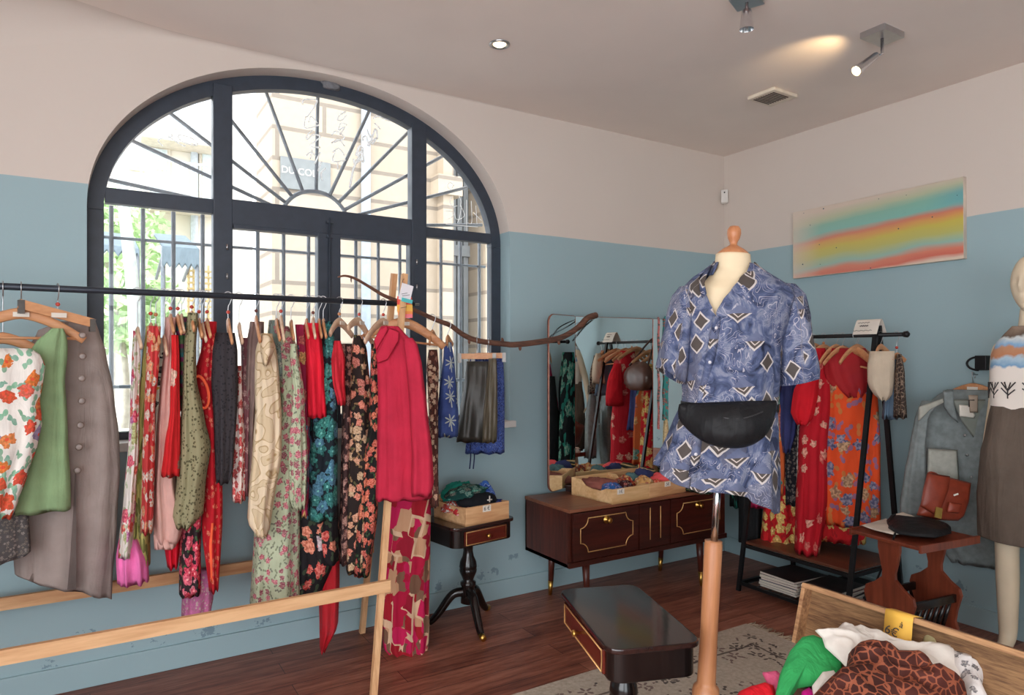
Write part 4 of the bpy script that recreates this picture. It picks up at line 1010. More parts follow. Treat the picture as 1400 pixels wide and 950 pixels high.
# ------------------------------------------------------------------ hangers
def hanger(hx, hy, rail, face, drop, arm=0.2, wide=0.03, label='', bead=None, mat='hanger', name='clothes_hanger', t=None, clips=False, roll=0.0, bar=False, tagc=None):
    """hook over the rail at rail (a point); face: horizontal unit vector along the wooden arms; drop: rail to shoulder"""
    rail = Vector(rail); fdir = Vector(face).normalized(); nrm = Vector((-fdir.y, fdir.x, 0))
    th_ = thing(name, label, 'hanger', rail, 'clothes hangers on the rails')
    up = 0.016
    hk = [rail+nrm*0.016+Vector((0, 0, -0.012)), rail+nrm*0.018+Vector((0, 0, 0.008)), rail+Vector((0, 0, up+0.004)), rail-nrm*0.017+Vector((0, 0, 0.004)), rail-nrm*0.008+Vector((0, 0, -0.03)), rail+Vector((0, 0, -0.05)), rail+Vector((0, 0, -drop))]
    MB().tube(smooth_path(hk, 4), 0.0022, 6).build('hook', M['steel'], th_)
    c = rail+Vector((0, 0, -drop))
    if clips:
        a, b = c-fdir*arm+Vector((0, 0, arm*roll)), c+fdir*arm-Vector((0, 0, arm*roll))
        mb = MB(); plank(mb, a, b, wide, 0.014, (0, 0, 1)); mb.build('bar', M[mat], th_)
        for p in (a.lerp(b, 0.03), a.lerp(b, 0.97)):
            q = MB(); plank(q, p+Vector((0, 0, 0.016)), p-Vector((0, 0, 0.036)), 0.02, 0.02, fdir); q.build('clip', M['clip'], th_)
    else:
        pts, rr = [], []
        for i in range(17):
            s = -1+i/8.0; z = -0.10*abs(s)**1.5*(arm/0.2)-s*arm*roll
            pts.append(c+fdir*s*arm+Vector((0, 0, z))-nrm*0.012*abs(s)**2); rr.append(wide*(0.62-0.2*abs(s)))
        MB().tube(pts, rr, 10, True, 0.45).build('shoulder_bar', M[mat], th_)
        if bar: MB().tube([pts[1]-Vector((0, 0, .012)), pts[-2]-Vector((0, 0, .012))], 0.0055, 8).build('trouser_bar', M[mat], th_)
    if bead:
        MB().lathe([(0.001, -.0085), (0.006, -.006), (0.0088, 0), (0.006, .006), (0.001, .0085)], 12, Matrix.Translation(rail-Vector((0, 0, drop*0.62)))).build('bead', bead, th_)
    if tagc:
        p = c-nrm*0.016*(1 if nrm.y > 0 else -1)+Vector((0, 0, -0.006)); q = MB(); plank(q, p-fdir*0.026, p+fdir*0.026, 0.018, 0.003, (0, 0, 1)); q.build('paper_label', M['paper'], th_)
    return th_
beadR = flat('red_bead', (190, 70, 56), .4); beadO = flat('amber_bead', (190, 128, 84), .4); beadB = flat('brown_bead', (110, 60, 52), .4)

# ------------------------------------------------------------------ garments on the wooden rail
FL = floral
G = {
 'white_floral': FL('white_floral_print', (240, 234, 226), [(240, 140, 70), (228, 84, 70), (232, 110, 96), (236, 150, 90), (140, 156, 200), (230, 96, 70)], [(52, 140, 96), (86, 170, 128), (60, 150, 120)], 12, .42, .66, (226, 90, 60), .36, .7),
 'sage': cloth('sage_jersey', (134, 160, 118), .12), 'taupe': cloth('taupe_gabardine', (152, 138, 132), .14, .8),
 'char': FL('charcoal_speckle', (84, 80, 80), [(110, 104, 104), (66, 62, 62)], None, 60, .4),
 'pale_fl': FL('pale_floral_print', (232, 222, 214), [(226, 70, 110), (226, 96, 80), (170, 190, 120), (200, 120, 180)], (150, 170, 120), 13, .4, .7),
 'pink': cloth('hot_pink_slip', (224, 112, 170), .2), 'tropic': FL('yellow_tropical_print', (190, 182, 110), [(120, 130, 60), (150, 146, 80)], [(72, 82, 40), (110, 120, 56)], 8, .34, .5, None, .4, .8, (0, 0, 0), (1.6, 1.6, .6)),
 'red_fl': FL('red_flower_print', (204, 66, 66), [(240, 226, 214), (236, 170, 130), (246, 236, 226)], None, 18, .42, .8, (220, 120, 70)),
 'mono': FL('white_black_print', (232, 226, 206), [(40, 40, 44), (236, 196, 60), (120, 124, 90)], None, 11, .42, .6, None, .3, .6, (0, 0, 0), (.6, .6, 1.4)),
 'dusty': cloth('dusty_pink', (204, 160, 150), .12), 'scarlet_fl': FL('scarlet_flower_print', (214, 40, 44), [(232, 190, 170), (120, 60, 50)], None, 8, .3, .35),
 'multi': stripes('multicolour_stripe', [(112, 52, 84), (92, 112, 76), (70, 112, 70), (120, 50, 90), (52, 110, 112), (70, 90, 84)], 9, .05),
 'olive': spots('olive_sprig_print', (146, 140, 108), (86, 82, 58), 70, .36, .75),
 'silk': FL('red_brocade', (198, 32, 44), [(230, 90, 60), (214, 70, 60)], None, 26, .3, .5), 'orange_trim': cloth('orange_piping', (240, 96, 62)),
 'rose': FL('rose_print', (52, 40, 44), [(226, 56, 92), (236, 100, 126), (214, 40, 70)], [(70, 110, 70), (226, 150, 160)], 15, .46, .85, (244, 180, 180)),
 'lace_pink': FL('mauve_lace', (206, 120, 168), [(216, 190, 190), (190, 100, 150)], None, 60, .35),
 'black_lace': spots('black_lace_cloth', (58, 54, 58), (40, 38, 42), 70, .36), 'redwhite': FL('red_white_print', (236, 216, 206), [(204, 36, 50), (214, 50, 60), (170, 30, 46)], None, 24, .46, .85),
 'plum': FL('plum_print', (116, 70, 76), [(150, 110, 110), (90, 50, 60)], None, 20, .4), 'brown': cloth('taupe_brown', (128, 106, 100), .2),
 'cream_sw': swirl('cream_swirl_print', (226, 206, 176), (212, 190, 156), (170, 140, 96), 5.5, 5), 'sage_fl': FL('sage_rose_print', (186, 194, 164), [(196, 84, 110), (150, 72, 92), (206, 110, 130)], [(110, 116, 92), (90, 90, 84)], 22, .36, .62),
 'teal_bl': FL('grey_teal_print', (130, 148, 140), [(96, 112, 108), (176, 180, 166)], None, 22, .4), 'ethnic': FL('bright_patch_print', (176, 50, 86), [(62, 140, 170), (230, 170, 80), (210, 70, 60), (80, 60, 110)], None, 12, .48, .8),
 'bright_red': cloth('bright_red_cloth', (216, 30, 52), .1), 'teal_fl': FL('teal_flower_print', (28, 36, 44), [(60, 140, 130), (84, 124, 160), (44, 110, 110)], (40, 84, 80), 13, .5, .85, (120, 190, 180)),
 'black_fl': FL('black_red_flower_print', (30, 26, 30), [(206, 60, 56), (226, 130, 100), (196, 186, 196)], (60, 74, 54), 10, .38, .55), 'chiffon': sheer('red_chiffon', (206, 28, 42), .8),
 'ruffle': cloth('red_ruffle', (206, 44, 58), .2), 'peach_fl': FL('peach_black_print', (44, 34, 32), [(214, 150, 116), (226, 120, 96), (206, 170, 130), (190, 90, 80)], [(96, 96, 62), (150, 120, 84)], 17, .44, .8),
 'berry_fl': FL('orange_berry_print', (34, 34, 34), [(226, 96, 72), (236, 120, 84), (206, 70, 64)], [(76, 106, 66), (60, 84, 56)], 19, .42, .8), 'brown_fl': FL('brown_flower_print', (60, 40, 40), [(150, 92, 84), (176, 120, 110), (110, 60, 60)], None, 20, .42),
 'crimson': cloth('crimson_linen', (188, 40, 66), .14), 'patch': patchwork('patchwork_print', [(150, 24, 46), (186, 26, 76), (126, 92, 72), (160, 26, 40), (196, 150, 116), (176, 24, 60), (118, 84, 66), (196, 30, 84)], 13.0),
 'rust_fl': FL('rust_print', (96, 56, 48), [(206, 160, 130), (150, 84, 70), (220, 190, 160)], (60, 50, 46), 26, .42), 'navy_tie': swirl('blue_shibori', (44, 60, 120), (60, 84, 156), (130, 146, 190), 22, 6),
 'dark_leather': flat('olive_black_leather', (52, 50, 44), .45, 0, .2, 12, None, .1), 'olive_leather': flat('olive_leather', (86, 78, 62), .5, 0, .15, 12, None, .1),
}
def gar(name, label, cat, mat, rows, dy=0.0, hd=0.13, folds=3, amp=0.012, seed=None, group='garments on the wooden rail', extra=(), rail='L', **kw):
    seed = seed if seed is not None else int(rows[0][0]*7+rows[0][1]*3)
    xm = sum((r_[1]+r_[2])/2 for r_ in rows)/len(rows)
    t0 = (tY(xm, RY_) if rail == 'L' else tX(xm, 3.84) if rail == 'R' else rail)+dy
    o = cloth_tube(rows, t0, hd, folds, amp, seed, **kw).build(name, G[mat], None, at((rows[0][1]+rows[0][2])/2, rows[0][0], t0))
    tag(o, label, cat, group)
    for (pn, pm, prow, pdy, phd, pf, pa) in extra:
        cloth_tube(prow, t0+pdy, phd, pf, pa, seed+1).build(pn, G[pm], o)
    return o, t0
# --- the four at the left end, turned towards the room
gar('skirt', 'charcoal speckled skirt hanging behind the white floral top', 'skirt', 'char', [(640, -70, 20), (690, -70, 28), (764, -70, 31), (786, -70, 4)], -.02, .05, 2, .01, slant=.05)
sk, ts = gar('skirt', 'taupe button-front midi skirt with a front slit on a clip hanger', 'skirt', 'taupe', [(440, 88, 128), (452, 60, 130), (480, 48, 138), (540, 44, 148), (600, 38, 154), (650, 33, 155), (720, 30, 151), (800, 33, 144)], .1, .07, 3, .008, slant=-.085, step=6)
for (x, y) in ((113, 458), (113, 487), (112, 517), (112, 548), (110, 581), (108, 611), (106, 643)):
    p = at(x, y, ts-.078); d = ray(x, HY); d.z = 0; d.normalize()
    MB().lathe([(0.001, 0), (0.0125, 0.001), (0.0135, 0.004), (0.009, 0.006), (0.001, 0.005)], 14, Matrix.Translation(p) @ (-d).to_track_quat('Z', 'Y').to_matrix().to_4x4()).build('button', M['horn'], sk)
mb = MB(); vs = []
pl = [(640, 102.5, 104), (700, 100, 104), (760, 96, 104.5), (806, 92, 104)]
for y, a, b in pl: vs += [at(a, y, ts-.083), at(b, y, ts-.083), at(b, y, ts-.06), at(a, y, ts-.06)]
mb.add(vs, [(4*i+j, 4*i+(j+1) % 4, 4*i+4+(j+1) % 4, 4*i+4+j) for i in range(3) for j in range(4)]); mb.build('slit', cloth('slit_lining', (96, 84, 80)), sk)  # darker brown strip laid along the front slit
gar('tank_top', 'sage green sleeveless tank top on a wooden hanger', 'top', 'sage', [(449, 72, 86), (457, 64, 88), (468, 52, 89), (484, 44, 88), (520, 44, 85), (560, 40, 87), (610, 30, 88), (650, 22, 90), (690, 14, 90), (699, 13, 90)], -.02, .05, 2, .008)
gar('blouse', 'white blouse with orange and blue flowers at the far left', 'blouse', 'white_floral', [(476, -40, 34), (486, -44, 47), (500, -46, 52), (515, -46, 50), (550, -46, 45), (580, -46, 48), (610, -46, 43), (650, -46, 30), (690, -46, 16), (704, -46, 8)], -.1, .06, 3, .010, slant=-.02)
# --- the crowd in the middle
crowd = [
 ('dress', 'pale sheer floral dress with a hot pink slip at its hem', 'dress', 'pale_fl', [(452, 182, 190), (500, 180, 191), (560, 178, 190), (620, 175, 189), (680, 170, 185), (755, 162, 180)], 0, [('slip_hem', 'pink', [(725, 166, 186), (760, 162, 200), (792, 163, 201)], .01, .09, 3, .012)]),
 ('dress', 'yellow green dress with dark palm leaves beside the pale sheer one', 'dress', 'tropic', [(446, 200, 210), (500, 194, 206), (560, 189, 204), (620, 183, 201), (680, 180, 203), (768, 178, 204)], .05, ()),
 ('dress', 'narrow red dress with large white and orange flowers', 'dress', 'red_fl', [(446, 202, 219), (490, 201, 217), (560, 198, 211), (620, 196, 211), (722, 193, 208)], -.05, ()),
 ('halter_top', 'white top with black and yellow print and grey knotted straps', 'top', 'mono', [(462, 217, 226), (480, 213, 225), (560, 211, 220), (640, 209, 217), (690, 208, 214)], .06, ()),
 ('trousers', 'dusty pink trousers with a pale patch pocket on a hanger', 'trousers', 'dusty', [(434, 227, 240), (480, 224, 238), (540, 219, 235), (600, 214, 235), (660, 211, 240), (710, 211, 251), (735, 214, 246)], .0, [('patch_pocket', 'dusty', [(729, 211, 230), (747, 213, 240)], -.06, .05, 1, .003)]),
 ('blouse', 'scarlet blouse with sparse pale flowers beside the dusty pink trousers', 'blouse', 'scarlet_fl', [(458, 234, 243), (500, 234, 245), (560, 233, 246), (610, 226, 246), (647, 221, 245)], -.06, ()),
 ('shirt', 'shirt in plum, green and teal bands behind the olive sprigged dress', 'shirt', 'multi', [(433, 240, 256), (470, 242, 255), (500, 245, 256), (560, 246, 258)], .02, ()),
 ('dress', 'red dress whose tail hangs between the trousers and the rose print', 'dress', 'bright_red', [(560, 228, 246), (660, 229, 248), (745, 226, 245), (769, 229, 243)], .08, ()),
 ('dress', 'dark dress covered with bright pink roses below the olive one', 'dress', 'rose', [(600, 258, 276), (690, 252, 275), (750, 247, 274), (806, 246, 274)], .03, [('lace_hem', 'lace_pink', [(780, 252, 290), (815, 251, 291), (837, 250, 287)], .04, .09, 3, .01)]),
 ('dress', 'olive dress with a tiny sprig print and uneven hem', 'dress', 'olive', [(428, 257, 270), (470, 253, 268), (520, 250, 268), (570, 249, 278), (610, 247, 287), (660, 243, 280), (700, 236, 277), (716, 240, 262)], -.05, ()),
 ('tunic', 'long red brocade tunic with orange piping and a round armhole', 'tunic', 'silk', [(440, 280, 296), (475, 277, 295), (510, 268, 295), (545, 272, 298), (590, 279, 300), (640, 278, 303), (720, 277, 303), (799, 286, 299)], .02, [('side_piping', 'orange_trim', [(715, 289, 292), (745, 286, 290), (795, 288, 291)], -.117, .008, 1, .0)]),
 ('halter_top', 'black lace halter top with a thin neck strap', 'top', 'black_lace', [(455, 296, 320), (480, 292, 324), (520, 290, 324), (580, 292, 322), (640, 294, 318), (656, 296, 313)], -.02, ()),
 ('dress', 'short white dress with red brush print beside the black lace top', 'dress', 'redwhite', [(500, 322, 331), (560, 320, 334), (620, 318, 338), (681, 318, 335)], .03, ()),
 ('blouse', 'plum printed blouse between the red brush print and the cream one', 'blouse', 'plum', [(462, 330, 344), (520, 330, 346), (600, 331, 343), (672, 333, 342)], .05, ()),
 ('cardigan', 'taupe brown draped cardigan behind the cream blouse', 'cardigan', 'brown', [(440, 342, 360), (470, 338, 360), (520, 336, 356), (600, 336, 350), (665, 336, 345)], .04, ()),
 ('blouse', 'cream blouse with looping tan swirls and a pointed hem', 'blouse', 'cream_sw', [(456, 357, 371), (478, 350, 377), (510, 349, 381), (560, 350, 384), (620, 346, 384), (680, 341, 374), (708, 339, 370), (728, 352, 366)], -.09, [('collar', 'cream_sw', [(456, 358, 372), (480, 356, 374), (500, 360, 366)], -.05, .09, 1, .004)]),
 ('blouse', 'grey teal blouse showing between the cream and the sage ones', 'blouse', 'teal_bl', [(438, 368, 386), (460, 366, 390), (520, 372, 392)], .04, ()),
 ('dress', 'long sage green dress scattered with small pink roses', 'dress', 'sage_fl', [(446, 374, 394), (462, 376, 402), (500, 380, 408), (560, 384, 412), (620, 366, 412), (700, 350, 408), (770, 347, 408), (819, 344, 409)], .0, [('sleeve', 'sage_fl', [(470, 396, 406), (540, 400, 416), (620, 395, 420), (680, 396, 418), (695, 401, 416)], -.09, .05, 2, .008)]),
 ('dress', 'magenta dress with blue and orange patches beside the sage dress', 'dress', 'ethnic', [(444, 404, 419), (500, 408, 422), (570, 412, 424), (640, 414, 424), (700, 412, 422)], .03, ()),
 ('skirt', 'plain bright red skirt clipped to a hanger', 'skirt', 'bright_red', [(442, 417, 437), (470, 418, 440), (510, 419, 443), (569, 420, 446)], -.04, ()),
 ('dress', 'black dress with red flowers hanging under the teal printed one', 'dress', 'black_fl', [(640, 406, 436), (700, 404, 450), (765, 404, 458), (815, 405, 440)], .05, ()),
 ('dress', 'dark dress with large teal and blue flowers', 'dress', 'teal_fl', [(440, 440, 456), (500, 440, 460), (560, 426, 461), (640, 420, 461), (705, 419, 461)], -.01, ()),
 ('dress', 'black dress with pink and lilac flowers just above the red chiffon', 'dress', 'black_fl', [(690, 430, 462), (730, 426, 463), (764, 432, 463)], .02, ()),
 ('scarf', 'red chiffon scarf trailing to a point below the front rail', 'scarf', 'chiffon', [(740, 434, 464), (800, 436, 464), (850, 437, 462), (880, 437, 446)], .04, ()),
 ('blouse', 'red ruffled blouse peeping between the teal and peach dresses', 'blouse', 'ruffle', [(466, 456, 466), (490, 453, 472), (520, 454, 471), (552, 462, 473)], -.05, ()),
 ('dress', 'dark brown flower print dress behind the peach printed one', 'dress', 'brown_fl', [(470, 466, 482), (540, 468, 484), (640, 466, 482), (730, 464, 482), (764, 464, 478)], .04, ()),
 ('dress', 'black dress crowded with peach and rust flowers', 'dress', 'peach_fl', [(458, 484, 496), (480, 480, 502), (540, 478, 507), (620, 476, 508), (700, 473, 508), (776, 474, 504)], .0, ()),
 ('dress', 'black dress with orange berries and green leaves beside the crimson jacket', 'dress', 'berry_fl', [(470, 508, 518), (520, 506, 522), (580, 504, 522), (640, 494, 520), (700, 486, 516), (780, 484, 506)], -.05, ()),
]
crowd_t = []
for nm, lb, ct, mt, rows, dy, ex in crowd:
    o, t0 = gar(nm, lb, ct, mt, rows, dy, .105, 2, .010, extra=ex)
    crowd_t.append((rows, t0))
# round armhole of the brocade tunic
t0 = crowd_t[10][1]; pts = [at(275+10*math.cos(a)+4*math.sin(a), 536+22*math.sin(a), t0-.115+.02*math.cos(a)) for a in [2*PI*i/24 for i in range(25)]]
tun = [o for o in bpy.data.objects if o.name.startswith('tunic')][0]
MB().tube(pts, 0.0065, 8, False).build('armhole_binding', G['orange_trim'], tun)
# crimson jacket and patchwork dress at the rail's right end
jk, tj = gar('jacket', 'crimson linen jacket with a notched collar at the right end of the rail', 'jacket', 'crimson',
    [(446, 521, 545), (458, 515, 556), (470, 514, 568), (500, 516, 575), (560, 517, 582), (620, 516, 590), (680, 514, 591)], -.3, .085, 3, .009, step=6,
    extra=[('sleeve', 'crimson', [(462, 553, 564), (472, 553, 571), (500, 556, 577), (560, 560, 584), (620, 563, 591), (660, 562, 593), (676, 563, 590)], -.1, .055, 1, .006)])
mb = pillow([(533, 448), (546, 453), (545, 466), (530, 492), (516, 497), (513, 488), (524, 466)], lambda x, y: tj-.058-(y-448)*.0003, .006, .0008, 5, 8); mb.build('lapel', G['crimson'], jk)
mb = pillow([(511, 466), (519, 450), (529, 445), (531, 450), (523, 464), (514, 480)], lambda x, y: tj-.052, .005, .002, 6, 6); mb.build('lapel', G['crimson'], jk)
gar('dress', 'long patchwork print dress in red, magenta and tan under the crimson jacket', 'dress', 'patch', [(640, 528, 590), (700, 524, 589), (760, 523, 588), (830, 522, 587), (880, 524, 586), (912, 552, 578)], .04, .09, 4, .014, slant=-.02)
# hooks and hangers for the crowd: (px on rail, drop to shoulder px, bead)
hk = [(188, 452, None, .09), (206, 446, beadR, .08), (213, 448, beadO, .08), (225, 462, None, .09), (233, 434, beadR, .08), (243, 434, beadR, .09), (248, 434, None, .08), (262, 430, beadR, .09), (272, 440, beadR, .08), (277, 446, None, .08), (283, 440, beadR, .08),
      (312, 440, beadR, .14), (327, 446, None, .1), (350, 436, beadB, .16), (378, 440, None, .12), (384, 436, beadR, .16), (398, 442, None, .1), (419, 440, None, .1), (428, 438, beadB, .12), (436, 440, None, .1), (442, 440, None, .1)]
edge = ['first', 'second']
plabel = ['pale sheer floral dress', 'yellow green palm leaf dress', 'narrow red flowered dress', 'white, black and yellow top', 'dusty pink trousers', 'scarlet blouse', 'banded plum and teal shirt', 'olive sprigged dress', 'red tail dress', 'pink rose dress', 'red brocade tunic', 'black lace halter top', 'red brush print dress', 'taupe draped cardigan', 'cream swirl blouse', 'sage rose dress', 'magenta patched dress', 'bright red skirt', 'black red-flowered dress', 'teal flowered dress', 'grey teal blouse']
for i, (px, py, bd, arm) in enumerate(hk):
    p = onY(px, 405+.0426*(px-300), RY_); p.z = RZ_; q = onY(px, py, RY_)
    d = ray(px+rnd.uniform(-25, 25), HY); d.z = 0
    hanger(0, 0, p, d, RZ_-q.z, arm+.05, .03, 'wooden hanger with a wire hook above the '+plabel[i], bd, 'hanger_light' if i % 3 == 0 else 'hanger')
# visible wide hangers
def wide_hanger(px, py, xa, xb, label, bead=None, mat='hanger', dy=0.0, **kw):
    p = onY(px, 400, RY_); p.z = RZ_; q = onY(px, py, RY_); t = tY(px, RY_)
    d = ray(px, HY); d.z = 0; d.normalize(); s = Vector((d.y, -d.x, 0)); ca = kw.pop('yaw', 0.0)
    f_ = s*math.cos(ca)+d*math.sin(ca)
    return hanger(0, 0, p, f_, RZ_-q.z, (xb-xa)/2/F*t/max(.3, math.cos(ca)), kw.pop('wide', .036), label, bead, mat, **kw)
wide_hanger(29, 428, -42, 104, 'broad wooden hanger holding the sage tank top', None, 'hanger', bar=True, tagc=1)
wide_hanger(79, 429, 38, 124, 'wooden clip hanger with metal clips holding the taupe skirt', beadR, 'hanger', clips=True, roll=.26, yaw=.25, tagc=1)
wide_hanger(4, 462, -60, 40, 'wooden hanger holding the white floral blouse', None, 'hanger')
wide_hanger(464, 440, 452, 482, 'pale wooden hanger above the red ruffled blouse', beadO, 'hanger_light', yaw=1.15, tagc=1)
wide_hanger(491, 440, 478, 512, 'pale wooden hanger above the peach printed dress', beadR, 'hanger_light', yaw=1.15, roll=.25, tagc=1)
wide_hanger(524, 440, 500, 552, 'pale wooden hanger inside the crimson jacket', beadR, 'hanger_light', yaw=1.1, tagc=1)
hb = onY(553, 422, RY_-.02)
hanger(0, 0, hb, (1, -.45, 0), .07, .2, .042, 'orange wooden hanger with a bare bar tied to the end of the rail', None, 'hanger', bar=True, tagc=1, roll=.12)

# ------------------------------------------------------------------ branch used as a rail
bp = [(462, 379), (472, 377), (486, 381), (505, 392), (525, 404), (545, 412), (563, 422), (580, 430), (598, 438), (616, 445), (634, 458), (655, 466), (688, 470), (705, 471), (740, 467), (768, 461), (790, 448), (803, 435), (815, 431)]
def by(x): return 3.16+0.19*(x-460)/355
pts = smooth_path([onY(x, y, by(x)) for x, y in bp], 5)
rr = [0.0035+0.0165*min(1, (i/len(pts))**.75) for i in range(len(pts))]
br = tag(MB().tube(pts, rr, 10).build('branch', M['bark'], None, pts[len(pts)//2]), 'long crooked brown branch tied across from the rail to the mirror', 'branch')
r0 = random.Random(5); mb = MB()
for i in (8, 30, 52, 60, 66, 74):
    if i < len(pts)-1:
        p = pts[i]; d = Vector((r0.uniform(-.4, .4), r0.uniform(-.3, .3), r0.choice((-1, 1)))).normalized(); mb.tube([p, p+d*(rr[i]+.012), p+d*(rr[i]+.02)], [rr[i]*.6, rr[i]*.5, rr[i]*.2], 7)
mb.build('knots', M['bark'], br)
strap = [onY(783, 466, 3.42), onY(795, 449, 3.45), onY(806, 440, 3.5), onY(812, 436, 3.55), onY(800, 446, 3.5), onY(790, 458, 3.42), onY(783, 466, 3.42)]
MB().tube(smooth_path(strap, 4), .004, 6, True).build('clear_strap', glass_mat('clear_plastic', (.9, .92, .94, 1)), br)
# things on the branch
def on_branch(px):
    for a, b in zip(bp, bp[1:]):
        if a[0] <= px <= b[0]: y = a[1]+(b[1]-a[1])*(px-a[0])/(b[0]-a[0]); return onY(px, y, by(px))
gb = 'garments on the branch'
for px, py, arm, lb, kw in [(591, 455, .12, 'wooden hanger seen edge on, holding the strappy rust dress', {}), (612, 462, .07, 'slim clip hanger holding the blue palm print shorts', {}), (652, 487, .1, 'wooden clip hanger holding the black leather skirt', dict(clips=True)), (668, 486, .09, 'wooden clip hanger at the right holding the olive leather skirt', dict(clips=True))]:
    p = on_branch(px); q = onY(px, py, by(px)); d = ray(px, HY); d.z = 0; d.normalize(); s = Vector((d.y, -d.x, 0))
    hanger(0, 0, p, (s if 'clips' in kw else d*.95+s*.2), p.z-q.z, arm, .03, lb, None, 'hanger', **kw)
tb_ = lambda px: tY(px, by(px))
gar('dress', 'rust printed strappy dress hanging at the left end of the branch', 'dress', 'rust_fl', [(478, 586, 598), (500, 583, 600), (560, 586, 599), (620, 588, 599), (688, 588, 600)], 0, .1, 2, .006, None, gb, rail=tb_(591))
M_p = G.setdefault('palm', M['palm'])
gar('shorts', 'blue shorts with pale palm trees hanging edge on from the branch', 'shorts', 'palm', [(468, 607, 617), (490, 606, 621), (530, 601, 624), (570, 597, 627), (596, 596, 626)], 0, .07, 2, .006, None, gb, rail=tb_(612))
gar('wrap_skirt', 'blue tie-dyed wrap skirt with dangling ties behind the leather skirts', 'skirt', 'navy_tie', [(489, 642, 688), (530, 646, 690), (580, 640, 690), (619, 636, 690)], .11, .05, 3, .006, None, gb, rail=tb_(665))
wr = [o for o in bpy.data.objects if o.name.startswith('wrap_skirt')][0]
for x in (643, 648): MB().tube(smooth_path([at(x, 608, tb_(665)+.06), at(x+.5, 625, tb_(665)+.06), at(x-1, 641, tb_(665)+.05)]), .004, 6).build('tie', cloth('navy_tie_cord', (40, 46, 84)), wr)
gar('skirt', 'short black leather skirt on the branch', 'skirt', 'dark_leather', [(494, 638, 674), (520, 635, 676), (560, 629, 674), (603, 624, 672)], 0, .06, 2, .008, None, gb, rail=tb_(655))
gar('skirt', 'olive brown leather skirt overlapping the black one on the branch', 'skirt', 'olive_leather', [(490, 668, 679), (530, 664, 680), (570, 660, 680), (604, 659, 679)], -.08, .045, 2, .006, None, gb, rail=tb_(668))

# ------------------------------------------------------------------ black metal clothes rack along the right wall
KX = 3.85; kr = thing('garment_rack', 'black metal A-frame garment rack with a wooden shelf along the right wall', 'clothes rack', (KX, 2.6, 0))
apZ = 1.63; FYa, FYb = 2.25, 2.985
MB().tube([(KX, 2.1, apZ-.004), (KX, 3.27, apZ-.004)], .0115, 12).build('hanging_bar', M['black_metal'], kr)
for y, s in ((2.1, -1), (3.27, 1)): MB().tube([(KX, y-.0*s, apZ-.004), (KX, y+s*.02, apZ-.004), (KX, y+s*.03, apZ-.004)], [.0165, .0185, .008], 12).build('end_cap', M['black_metal'], kr)
for y in (FYa, FYb):
    plank(MB(), (3.545, y, 0), (KX-.012, y, apZ+.05), .026, .018, (0, 1, 0)).build('leg', M['black_metal'], kr)
    plank(MB(), (4.11, y, 0), (KX+.012, y, apZ+.05), .026, .018, (0, 1, 0)).build('leg', M['black_metal'], kr)
zs = .295; lx = lambda z: 3.545+(KX-.012-3.545)*z/(apZ+.05); lX = lambda z: 4.11-(4.11-KX-.012)*z/(apZ+.05)
MB().box((lx(zs)+.005, FYa+.012, zs), (lX(zs)-.005, FYb-.012, zs+.018), None, .003).build('shelf', wood('walnut_shelf', (84, 46, 32), (124, 76, 54), 1, 8, .4), kr)
mb = MB()
for z in (zs-.012, .05):
    mb.box((lx(z)-.006, FYa, z-.01), (lx(z)+.012, FYb, z+.01)).box((lX(z)-.012, FYa, z-.01), (lX(z)+.006, FYb, z+.01))
    for y in (FYa, FYb): mb.box((lx(z), y-.01, z-.01), (lX(z), y+.01, z+.01))
mb.build('cross_bars', M['black_metal'], kr)
mb = MB()
for i in range(9):
    y = FYa+.05+i*(FYb-FYa-.1)/8; mb.tube([(lx(.05), y, .056), (lX(.05), y, .056)], .004, 6)
mb.build('lower_wire_shelf', M['black_metal'], kr)
# folded paper sign over the apex
sgn = thing('folded_sign', 'folded white paper sign perched on the right post of the garment rack', 'sign', (KX, FYa, apZ+.05))
A = onX(1168, 447, KX-.05); hw = .075
vs = []
prof = [(-.05, -.066), (-.03, -.02), (-.012, .012), (0, .02), (.012, .012), (.03, -.02), (.05, -.06)]
for (dx, dz) in prof:
    for dy in (-.02, .125): vs.append((KX+dx, FYa-.005+dy, apZ+.068+dz))
k = len(vs); vs += [(x, y, z-.0015) for x, y, z in vs]; fs = []
for i in range(len(prof)-1): fs += [(2*i, 2*i+1, 2*i+3, 2*i+2), (k+2*i, k+2*i+2, k+2*i+3, k+2*i+1)]
MB().add(vs, fs).build('paper', M['paper'], sgn)
for zz, y0, y1, r_ in ((.012-.012, .03, .1, .0022), (-.018, .035, .085, .0042), (-.046, .0, .11, .002)):
    pts = [(KX-.031-(-.0-zz)*.45+(-.012 if zz < -.03 else -.0)-.004, FYa-.005+y0+(y1-y0)*i/12, apZ+.068+zz+.003*math.sin(i*2.1)) for i in range(13)]
    MB().tube(pts, r_*.6, 5).build('written_line', M['ink'], sgn)
